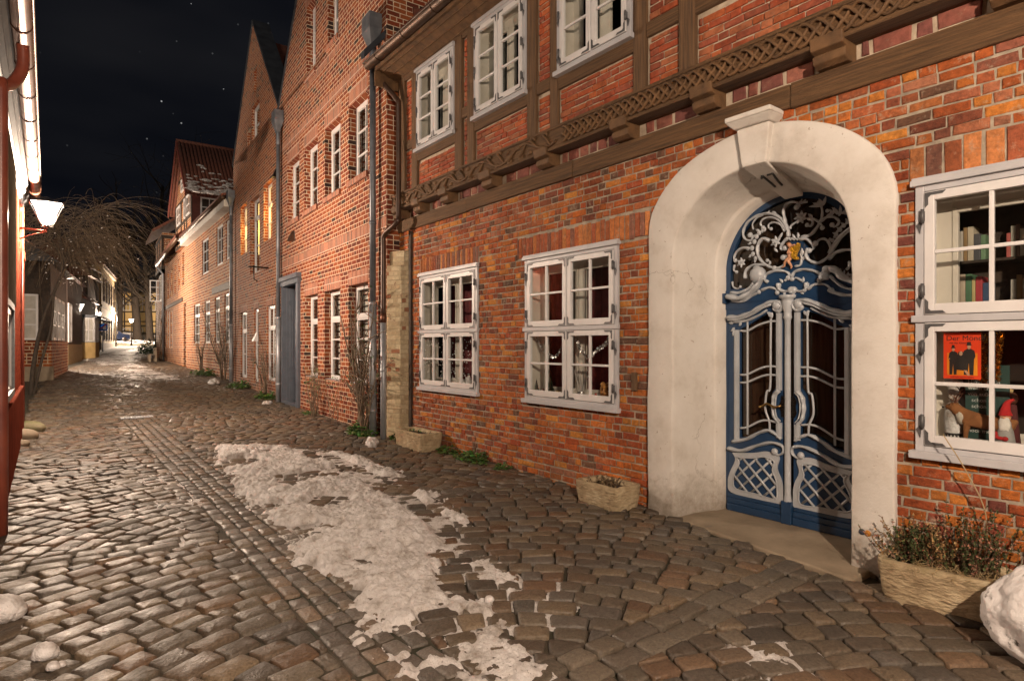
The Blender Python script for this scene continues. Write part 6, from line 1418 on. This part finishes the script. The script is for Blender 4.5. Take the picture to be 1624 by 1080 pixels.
# ================================================================ SIGN, CABINET, BENCH, SHRUB, CAR
c, a = 6.2, 74; x, y = -42.2, 61.0
x, y = (163-812)/960*58.5, 58.5; z0 = gxy(x, y); t = thing('road_sign', 'blue play-street sign with a red diagonal bar on a grey post', 'sign', (x, y, z0))
MB().tube([(0, 0, -.2), (0, 0, 2.75)], .045, 8).build('post', M['zinc'], t)
s = MB(); s.box(-.52, .52, -.06, -.03, 1.95, 2.65); s.build('panel', mk('sign_blue', (.01, .15, .75), (.01, .13, .68), .4), t)
s = MB(); s.box(-.52, .52, -.066, -.062, 1.95, 1.985); s.box(-.52, .52, -.066, -.062, 2.615, 2.65); s.box(-.52, -.485, -.066, -.062, 1.985, 2.615); s.box(.485, .52, -.066, -.062, 1.985, 2.615)
for (hx, hz, hs) in ((-.30, 2.5, .055), (-.10, 2.33, .04)): s.ball((hx, -.07, hz), (hs, .01, hs), 8, 6); s.box(hx-hs, hx+hs, -.07, -.064, hz-hs*5.5, hz-hs*1.1)
s.prism([(.05, 2.1), (.05, 2.38), (.21, 2.52), (.37, 2.38), (.37, 2.1)][::-1], -.07, -.064); s.build('pictogram', mk('sign_white', (.75, .75, .75), rough=.4), t)
s = MB(); s.prism([(-.50, 1.99), (-.42, 1.96), (.50, 2.60), (.42, 2.64)], -.08, -.074); s.build('bar', mk('sign_red', (.65, .02, .02), rough=.4), t)
s = MB(); s.lathe([(0, 0), (.2, 0), (.2, .02), (0, .02)], n=20); s.xf(lambda x, y, z: (x, -.04-z, 1.68+y)); s.build('plate', M['zinc'], t)
x, y = (150-812)/960*57.0, 57.0; t = thing('utility_cabinet', 'pale grey utility cabinet beside the road sign', 'cabinet', (x, y, gxy(x, y)), R(50)); MB().box(-.4, .4, -.2, .2, .1, 1.9).build('body', M['white_r'], t, .03); MB().box(-.42, .42, -.22, .22, 1.9, 1.96).box(-.38, .38, -.18, .18, -.1, .1).build('lid', M['zinc'], t); MB().box(-.1, .08, -.21, -.203, 1.0, 1.25).build('sticker', M['red_base'], t)
x, y = (241-812)/960*39.5, 39.5; t = thing('bench', 'weathered wooden bench in front of the cottage', 'bench', (x, y, gxy(x, y)), R(-55))
for k in range(3): MB().box(-.7, .7, -.2+k*.14, -.09+k*.14, .44, .48).build('seat_slat', M['step'], t, .005)
for sx in (-.6, .6): MB().box(sx-.04, sx+.04, -.2, -.12, 0, .44).box(sx-.04, sx+.04, .14, .22, 0, .9).build('leg', M['step'], t)
MB().box(-.7, .7, .16, .2, .7, .86).build('backrest', M['step'], t, .005)
x, y = (236-812)/960*47, 47; m = MB(); leaf_tuft(m, (0, 0, .2), 900, .75, 1.3, .16, [(.03, .05, .018), (.02, .035, .014)], random.Random(4), .4); o = m.build('round_shrub', M['leaf'], loc=(x, y, gxy(x, y))); tag(o, 'dark round evergreen shrub behind the bench', 'shrub')
x, y = -55.6, 84; t = thing('parked_car', 'dark blue car parked beyond the ochre townhouse', 'car', (x, y, gxy(x, y)), R(60)); b = MB(); b.prism([(-2.0, .35), (2.0, .35), (2.05, .75), (1.9, .95), (1.1, 1.05), (.6, 1.45), (-1.1, 1.48), (-1.7, 1.0), (-2.05, .9)], -.85, .85); b.build('body', mk('car_blue', (.004, .007, .018), rough=.25, coat=.6), t, .08)
for sx in (-1.25, 1.3):
    for sy in (-.78, .78): w = MB(); w.lathe([(0, -.1), (.3, -.1), (.33, -.06), (.33, .06), (.3, .1), (0, .1)], n=18); w.xf(lambda a, b_, c_: (sx+a, sy+c_, .33+b_)); w.build('wheel', M['iron_black'], t)
g = MB(); g.box(-1.0, .45, -.86, -.845, 1.05, 1.38); g.box(-1.0, .45, .845, .86, 1.05, 1.38); g.build('side_window', M['room'], t)

# ================================================================ THINGS IN THE WINDOWS OF HOUSE 17
def text_mesh(txt, size, ext=.0008):
    cu = bpy.data.curves.new('lettering', 'FONT'); cu.body = txt; cu.size = size; cu.extrude = ext; cu.resolution_u = 3
    o = bpy.data.objects.new('lettering', cu); COL.objects.link(o); dg = bpy.context.evaluated_depsgraph_get(); me = bpy.data.meshes.new_from_object(o.evaluated_get(dg)); bpy.data.objects.remove(o); return me
def lettering(par, txt, size, x, y, z, m, slant=0, bold=0):
    """letters on a plane facing the street: they read towards -u"""
    me = text_mesh(txt, size); me.transform(Matrix(((-1, 0, 0, x), (0, 0, 1, y), (0, 1, 0, z), (0, 0, 0, 1))))
    o = bpy.data.objects.new('lettering', me); COL.objects.link(o); o.parent = par; me.materials.append(m)
    return o
def P17(x, y, v): u, z = F17.pf(x, y, v); return u, z
ink = mk('ink', (.012, .011, .010), rough=.6); chalk = mk('chalk', (.62, .62, .60), rough=.9)
# theatre poster behind the lower left pane
(ua, za), (ub, zb_) = P17(1496.5, 528, -.02), P17(1556, 602, -.02); uc_, zc_ = (ua+ub)/2, (za+zb_)/2; hw, hh = (ua-ub)/2, (za-zb_)/2
t = thing('poster', 'orange-red theatre poster with three dark figures hung in the right window', 'poster', F17.w(uc_, -.02, zc_), aS)
MB().box(-hw, hw, -.001, .001, -hh, hh).build('sheet', mk('poster_red', (.72, .055, .012), (.66, .045, .01), .45, 3, 0), t)
MB().box(-hw*.82, hw*.8, .0012, .0016, -hh*.84, hh*.12).build('orange_field', mk('poster_orange', (.75, .27, .015), (.66, .15, .012), .45, 5, 0), t)
lettering(t, 'Der Mönch', hh*.31, hw*.86, .0018, hh*.66, ink); lettering(t, 'mit der Klatsche', hh*.11, hw*.68, .0018, hh*.52, ink); lettering(t, 'und viele weitere Stücke', hh*.085, hw*.62, .0018, -hh*.95, ink)
fg = MB(); sk = MB()
def poster_man(x, zb_, h, w, lean=0):
    body = [(-.5*w, 0), (-.15*w, 0), (-.02*w, .42*h), (.06*w, 0), (.42*w, 0), (.48*w, .5*h), (.62*w, .62*h), (.52*w, .80*h), (.2*w, .86*h), (-.2*w, .86*h), (-.5*w, .80*h), (-.62*w, .6*h), (-.5*w, .5*h)]
    fg.prism([(-(x+p[0]), zb_+p[1]) for p in body][::-1], .002, .0035); sk.ball((-x, .0035, zb_+.93*h), (.18*w, .001, .085*h), 10, 6); sk.ball((-(x-.5*w), .0035, zb_+.58*h), (.08*w, .001, .03*h), 8, 5)
    fg.prism([(-(x+p[0]), zb_+p[1]) for p in ((-.34*w, .97*h), (.34*w, .97*h), (.20*w, 1.0*h), (.17*w, 1.09*h), (-.17*w, 1.09*h), (-.20*w, 1.0*h))][::-1], .0036, .0045)
poster_man(-hw*.46, -hh*.82, hh*1.18, hw*.42); poster_man(hw*.38, -hh*.82, hh*1.30, hw*.54)
fg.prism([(-(-hw*.05+p[0]*hw), -hh*.75+p[1]*hh) for p in ((-.26, .15), (.34, .1), (.30, .42), (.20, .72), (.13, .92), (-.12, .92), (-.2, .7), (-.28, .4))][::-1], .004, .005); sk.ball((hw*.05, .005, hh*.10), (hw*.10, .001, hh*.10), 10, 6); sk.prism([(-(p[0]*hw), p[1]*hh) for p in ((.10, -.62), (.25, -.62), (.45, -.84), (.32, -.86))][::-1], .005, .0055)
fg.build('figures', ink, t); sk.build('faces', mk('printed_skin', (.55, .30, .19), rough=.5), t)
# green chalkboard with handwriting
ua, zt_ = P17(1531, 585, -.10); ub, zb2 = P17(1566, 700, -.10)
t = thing('chalkboard', 'dark green chalkboard with white handwriting standing behind the poster', 'chalkboard', F17.w((ua+ub)/2-.06, -.10, (zt_+zb2)/2), aS); hw2 = (ua-ub)/2+.06; hh2 = (zt_-zb2)/2+.03
MB().box(-hw2, hw2, -.01, 0, -hh2, hh2).build('slate', mk('chalkboard_green', (.012, .045, .038), (.02, .055, .048), .6, 4, .05), t)
for i, s_ in enumerate(('wollen nur', 'ins', 'Himmel sein', 'wenn er', 'von außen', 'schon so', 'schön', '', '', 'Große Wolke', 'noch mehr')): 
    if s_: lettering(t, s_, .036, hw2-.015-(.02 if i in (5, 6) else 0), .001, hh2-.045-i*.042, chalk)
# toy reindeer
def reindeer():
    q = F17.w(-1.60, -.10, .95); t = thing('toy_reindeer', 'brown toy reindeer with antlers and white mane in the right window', 'figurine', q, aS+math.pi)
    bm = bmesh.new(); V = []; E = []
    def v(co): V.append(bm.verts.new(co)); return V[-1]
    # side-on: head towards -x
    pts = {'hip': ((.17, 0, .17), .048), 'mid': ((.05, 0, .175), .052), 'sh': ((-.05, 0, .185), .050), 'nk': ((-.10, 0, .235), .036), 'hd': ((-.135, 0, .275), .028), 'mz': ((-.185, 0, .262), .015), 'tail': ((.225, 0, .20), .010)}
    for s in (-1, 1):
        n_ = 'l' if s < 0 else 'r'
        pts['fk'+n_] = ((-.055, s*.028, .095), .016); pts['ff'+n_] = ((-.06, s*.030, .0), .010); pts['fs'+n_] = ((-.05, s*.022, .15), .026)
        pts['ht'+n_] = ((.175, s*.026, .13), .030); pts['hk'+n_] = ((.195, s*.030, .075), .014); pts['hf'+n_] = ((.185, s*.030, .0), .010); pts['er'+n_] = ((-.118, s*.040, .292), .007)
    ids = {k: v(p[0]) for k, p in pts.items()}
    ed = [('hip', 'mid'), ('mid', 'sh'), ('sh', 'nk'), ('nk', 'hd'), ('hd', 'mz'), ('hip', 'tail')]
    for n_ in 'lr': ed += [('sh', 'fs'+n_), ('fs'+n_, 'fk'+n_), ('fk'+n_, 'ff'+n_), ('hip', 'ht'+n_), ('ht'+n_, 'hk'+n_), ('hk'+n_, 'hf'+n_), ('hd', 'er'+n_)]
    for a, b in ed: bm.edges.new((ids[a], ids[b]))
    me = bpy.data.meshes.new('body'); bm.verts.index_update(); order = [(vv.index, pts[k][1]) for k, vv in ids.items()]; bm.to_mesh(me); bm.free()
    o = bpy.data.objects.new('body', me); COL.objects.link(o); o.parent = t; md = o.modifiers.new('skin', 'SKIN'); 
    lay = me.skin_vertices[0].data if me.skin_vertices else None
    if lay is None:
        bm = bmesh.new(); bm.from_mesh(me); bm.verts.layers.skin.verify(); bm.to_mesh(me); bm.free(); lay = me.skin_vertices[0].data
    for i, r in order: lay[i].radius = (r, r); lay[i].use_root = (i == 0)
    ss = o.modifiers.new('sub', 'SUBSURF'); ss.levels = 2; ss.render_levels = 2; md.use_smooth_shade = True
    me.materials.append(mk('deer_fur', (.26, .105, .035), (.17, .065, .022), .9, 12, .5, 140, .004))
    a = MB()
    for s in (-1, 1):
        a.tube(catmull([(-.125, s*.015, .295), (-.105, s*.04, .34), (-.08, s*.06, .385), (-.105, s*.07, .425)], 5), [.007-.0003*i for i in range(16)], 6)
        for p0, p1 in (((-.110, s*.035, .33), (-.15, s*.045, .36)), ((-.085, s*.058, .38), (-.045, s*.075, .41)), ((-.095, s*.05, .355), (-.06, s*.07, .37)), ((-.12, s*.02, .305), (-.165, s*.02, .335))): a.tube([p0, p1], [.005, .002], 5)
    a.build('antlers', mk('antler', (.12, .05, .03), rough=.6), t)
    mm = MB(); mm.ball((-.085, 0, .205), (.040, .045, .060), 14, 9, .08); mm.build('mane', mk('mane_fur', (.55, .50, .43), (.45, .40, .33), .95, 30, .6, 150, .006), t)
    e_ = MB()
    for s in (-1, 1): e_.ball((-.152, s*.022, .283), .0055, 8, 6)
    e_.ball((-.199, 0, .262), .008, 8, 6); e_.build('eyes', ink, t)
reindeer()
def gnome():
    u, z = P17(1594, 700, -.06); t = thing('gnome_doll', 'gnome doll in a grey robe with red cap and white beard at the window', 'doll', F17.w(u, -.07, .95), aS)
    MB().lathe([(0, 0), (.062, 0), (.058, .03), (.045, .12), (.03, .19), (.015, .22), (0, .22)], n=16).build('robe', mk('grey_felt', (.30, .29, .28), (.22, .21, .2), .95, 20, .3, 80, .004), t)
    MB().ball((0, .004, .225), (.032, .030, .034), 12, 8).ball((0, .036, .222), .008, 8, 6).build('head', M['skin'], t)
    b = MB(); b.ball((0, .026, .175), (.034, .018, .055), 12, 8, .12); b.build('beard', mk('beard_wool', (.66, .62, .58), (.55, .51, .47), .95, 30, .5, 120, .004), t)
    h = MB(); h.tube(catmull([(0, 0, .235), (0, 0, .27), (-.012, .0, .32), (-.045, 0, .345)], 5), [.040-.0022*i for i in range(16)], 12); h.build('cap', mk('red_felt', (.42, .014, .014), (.33, .01, .012), .9, 20, .2, 80, .003), t)
    MB().tube(catmull([(.05, .02, .12), (.035, .045, .09), (.0, .05, .085)], 4), .012, 8).ball((-.01, .052, .085), (.018, .014, .016), 8, 6).build('mitten', mk('red_mitten', (.40, .014, .014), rough=.9), t)
    u, z = P17(1604, 660, -.12); t = thing('hand_puppet', 'dark carved puppet head with a blond curl above the gnome doll', 'doll', F17.w(u, -.15, .95), aS)
    MB().lathe([(0, 0), (.05, 0), (.03, .2), (.022, .3), (0, .31)], n=12).build('dress', mk('puppet_cloth', (.10, .02, .02), rough=.9), t); MB().ball((0, 0, .345), (.03, .032, .042), 12, 8).ball((0, .033, .34), (.006, .012, .006), 6, 5).build('head', mk('dark_wood', (.10, .035, .022), rough=.5), t); MB().tube(catmull([(.0, 0, .39), (.03, .01, .40), (.045, .015, .36), (.035, .02, .33)], 5), .014, 8).build('hair', mk('blond', (.50, .36, .16), rough=.7), t)
gnome()
u, z = P17(1512, 640, -.17); t = thing('chef_figure', 'white chef figure in the left corner of the right window', 'figurine', F17.w(u-.01, -.14, .93), aS)
MB().lathe([(0, .02), (.055, .02), (.052, .10), (.060, .2), (.05, .29), (.022, .32), (0, .32)], n=16).build('jacket', M['snow'], t); MB().ball((0, 0, .355), (.033, .033, .042), 12, 9).build('head', mk('porcelain', (.6, .55, .5), rough=.4), t); MB().lathe([(.034, .38), (.036, .42), (.055, .445), (.055, .475), (.03, .50), (0, .505)], n=16).build('hat', M['snow'], t); MB().lathe([(0, 0), (.05, 0), (.054, .10), (0, .1)], n=14).build('trousers', ink, t)
# books on two shelves in the room behind
bks = [(.50, .10, .06), (.62, .50, .38), (.10, .22, .12), (.55, .45, .20), (.45, .05, .06), (.05, .09, .18), (.60, .56, .50), (.35, .22, .10), (.60, .52, .40), (.09, .09, .10), (.16, .28, .16), (.52, .12, .10), (.58, .55, .47), (.20, .12, .09), (.62, .58, .5), (.55, .50, .40)]
nm_ = ['brick-red', 'cream', 'dark green', 'mustard', 'crimson', 'navy blue', 'off-white', 'tan', 'pale buff', 'black', 'bottle green', 'scarlet', 'ivory', 'brown', 'white', 'straw']
sh_ = thing('bookshelf', 'dark bookshelf in the room behind the right window', 'bookshelf', F17.w(-2.05, -.62, 1.93), aS); m = MB(); m.box(-.95, .75, -.02, .18, -.02, 0); m.box(-.95, .75, -.02, .18, .33, .35); m.box(-.95, .75, -.03, -.02, -.02, .75); m.box(.75, .78, -.02, .18, -.02, .75); m.build('case', M['timber_dark'], sh_)
rg = random.Random(5)
for r_ in range(2):
    x = .70
    for k in range(16):
        w_ = rg.uniform(.022, .045); h_ = rg.uniform(.17, .26)
        o = MB().box(x-w_, x-.002, -.0, .14, 0, h_).build('book', mk('book_'+nm_[(k+5*r_) % 16].replace(' ', '_'), tuple(q*.8 for q in bks[(k+5*r_) % 16]), rough=.6), None, .003)
        p = F17.w(-2.05, -.62, 1.93+(.35 if r_ else 0)+.001); o.location = p; o.rotation_euler = (0, 0, aS); x -= w_
        tag(o, '%s book on the %s shelf behind the right window' % (nm_[(k+5*r_) % 16], 'upper' if r_ else 'lower'), 'book', 'books on the shelf behind the right window')
        if k in (5, 11): x -= .12
def tinsel(label, pts, m, r=.02, n=500, seed=1):
    rg = random.Random(seed); P = catmull(pts, 10); b = MB()
    for k in range(n):
        q = Vector(P[rg.randint(0, len(P)-1)]); d = Vector((rg.uniform(-1, 1), rg.uniform(-1, 1), rg.uniform(-1, 1))).normalized(); s = d.orthogonal()*.0022; b.add([q-s, q+s, q+s+d*r, q-s+d*r], [(0, 1, 2, 3)])
    o = b.build('tinsel', m); o.location = (F17.P[0], F17.P[1], 0); o.rotation_euler = (0, 0, F17.ang); tag(o, label, 'tinsel')
M['tin_gold'] = mk('gold_tinsel', (.75, .42, .10), (.5, .25, .05), .25, 30, 0, metal=1); M['tin_silver'] = mk('silver_tinsel', (.75, .75, .75), (.5, .5, .5), .25, 30, 0, metal=1)
g = lambda x, y, v: (P17(x, y, v)[0], v, P17(x, y, v)[1])
tinsel('gold tinsel hanging between the poster and the muntin of the right window', [g(1560, 535, -.06), g(1559, 570, -.06), g(1561, 610, -.06)], M['tin_gold'], .03, 500, 2); tinsel('gold tinsel hanging along the second pane of the right window', [g(1585, 530, -.06), g(1582, 560, -.06), g(1580, 600, -.06)], M['tin_gold'], .03, 400, 3)
tinsel('silver tinsel looped across the left half of the middle window', [g(851, 537, -.09), g(862, 555, -.09), g(880, 566, -.09), g(893, 548, -.09)], M['tin_silver'], .022, 420, 4); tinsel('silver tinsel looped across the right half of the middle window', [g(915, 538, -.09), g(922, 556, -.09), g(934, 566, -.09), g(945, 556, -.09), g(958, 548, -.09), g(966, 536, -.09)], M['tin_silver'], .026, 640, 5)
def small_tree(label, x, y, v, h, r, col, seed):
    u, z = P17(x, y, v); t = thing('toy_tree', label, 'ornament', F17.w(u, v, .99), aS); rg = random.Random(seed); m = MB()
    for k in range(420): zz = rg.random()**.8*h; q = r*(1-zz/h); th = rg.uniform(0, 6.28); d = Vector((math.cos(th), math.sin(th), -.25)); s = d.orthogonal().normalized()*.004; b = Vector((0, 0, zz)); m.add([b-s, b+s, b+s+d*q, b-s+d*q], [(0, 1, 2, 3)], False, tuple(c*rg.uniform(.5, 1.4) for c in col))
    m.build('needles', M['leaf'], t); MB().tube([(0, 0, -.02), (0, 0, h*.9)], .006, 6).lathe([(0, -.02), (.025, -.02), (.02, .0), (0, 0)], n=10).build('stand', M['timber'], t)
small_tree('small snowy toy tree in the lower left pane of the middle window', 851, 622, -.12, .22, .06, (.22, .22, .17), 1); small_tree('dark toy tree beside the post of the middle window', 873, 622, -.12, .26, .09, (.03, .05, .03), 2); small_tree('tall white-speckled tree in the left window', 706, 612, -.12, .62, .10, (.30, .30, .26), 3)
def squirrel():
    u, z = P17(962, 630, -.12); t = thing('squirrel_figure', 'golden brown squirrel figure at the right of the middle window', 'figurine', F17.w(u, -.11, .995), aS); mm = mk('squirrel_fur', (.42, .19, .04), (.30, .12, .03), .6, 20, .3, 90, .003)
    m = MB(); m.tube(catmull([(0, 0, .0), (.0, 0, .06), (.01, 0, .12), (.005, .005, .16)], 4), [.036, .04, .042, .043, .044, .043, .041, .038, .034, .03, .027, .024, .024], 12); m.ball((.0, .012, .185), (.030, .034, .030), 12, 9); m.tube([(.0, .035, .18), (.0, .06, .172)], [.018, .008], 8)
    for s in (-1, 1): m.tube([(s*.016, .0, .205), (s*.02, .0, .235)], [.010, .003], 6); m.tube(catmull([(s*.03, .01, .12), (s*.04, .04, .10), (s*.015, .06, .115)], 4), .010, 7); m.ball((s*.028, .02, .025), (.018, .036, .024), 9, 6)
    m.build('body', mm, t); MB().tube(catmull([(.03, -.02, .02), (.08, -.03, .06), (.085, -.03, .14), (.06, -.02, .19), (.085, -.02, .22)], 5), [.018]+[.028]*19+[.012], 10).build('tail', mm, t)
squirrel()
def branch_ornament():
    u, z = P17(922, 625, -.12); t = thing('silver_branch', 'silver-white twig ornament in a glass in the middle window', 'ornament', F17.w(u, -.12, .995), aS); rg = random.Random(3); m = MB()
    for k in range(12):
        q = [Vector((0, 0, .02))]; d = Vector((rg.uniform(-.3, .3), rg.uniform(-.3, .3), 1)).normalized()
        for i in range(8): d = (d+Vector((rg.uniform(-.2, .2), rg.uniform(-.2, .2), .05))).normalized(); q.append(q[-1]+d*.045)
        m.tube(q, .003, 4); 
    m.build('twigs', M['snow'], t); MB().lathe([(.02, 0), (.045, .0), (.05, .06), (.045, .1)], n=14).build('vase', M['tin_silver'], t)
branch_ornament()
for i, (x, lab, c) in enumerate(((885, 'small yellow wooden house ornament low in the middle window', (.50, .30, .05)), (893, 'small orange ornament beside the yellow wooden house', (.55, .16, .03)), (862, 'small red and cream figure left of the window post', (.42, .08, .04)), (945, 'tiny red figure near the squirrel', (.38, .06, .05)))):
    u, z = P17(x, 628, -.10); t = thing('ornament', lab, 'ornament', F17.w(u, -.10, .995), aS)
    m = MB()
    if i < 2: m.prism([(-.035, 0), (.035, 0), (.035, .05), (0, .085), (-.035, .05)], -.02, .02, col=c)
    else: m.lathe([(0, 0), (.022, 0), (.012, .06), (.016, .075), (.012, .095), (0, .10)], n=10, col=c)
    m.build('body', M['paint_any'], t, .003)
# paper snowflakes stuck on the lower panes of the left window, little white houses on its sill
rg = random.Random(12); m = MB()
for k in range(300):
    u = rg.uniform(4.45, 5.95); z = 1.06+(rg.random()**1.3)*.75; s = rg.uniform(.004, .013)
    m.lathe([(0, 0), (s, 0)], (u, -z, 0), 6) if False else m.prism([(u+s*math.cos(a_*1.047), z+s*math.sin(a_*1.047)) for a_ in range(6)], .004, .006)
o = m.build('window_stickers', M['snow']); o.location = (F17.P[0], F17.P[1], 0); o.rotation_euler = (0, 0, F17.ang); tag(o, 'white snowflake dots stuck inside the lower panes of the left window', 'stickers', kind='stuff')
for i, (x, lab) in enumerate(((733, 'white cut-paper house in the left window beside the right sash'), (744, 'white cut-paper church at the right end of the left window'))):
    u, z = P17(x, 612, -.1); t = thing('paper_house', lab, 'ornament', F17.w(u, -.08, .99), aS); h = .16+.05*i
    m = MB(); w_ = .06; m.prism([(-w_, 0), (w_, 0), (w_, h*.6), (0, h), (-w_, h*.6)], -.03, .0, holes=[[(-.03, .03), (-.01, .03), (-.01, .07), (-.03, .07)], [(.01, .03), (.03, .03), (.03, .07), (.01, .07)]]); m.build('body', M['snow'], t)
u, z = P17(716, 606, -.1); t = thing('ornament', 'red ball ornament at the foot of the white-speckled tree', 'ornament', F17.w(u+.05, -.1, .985), aS); MB().ball((0, 0, .05), .05, 12, 9).tube([(0, 0, .1), (0, 0, .12)], .01, 6).build('ball', mk('red_ball', (.40, .02, .02), rough=.3), t)
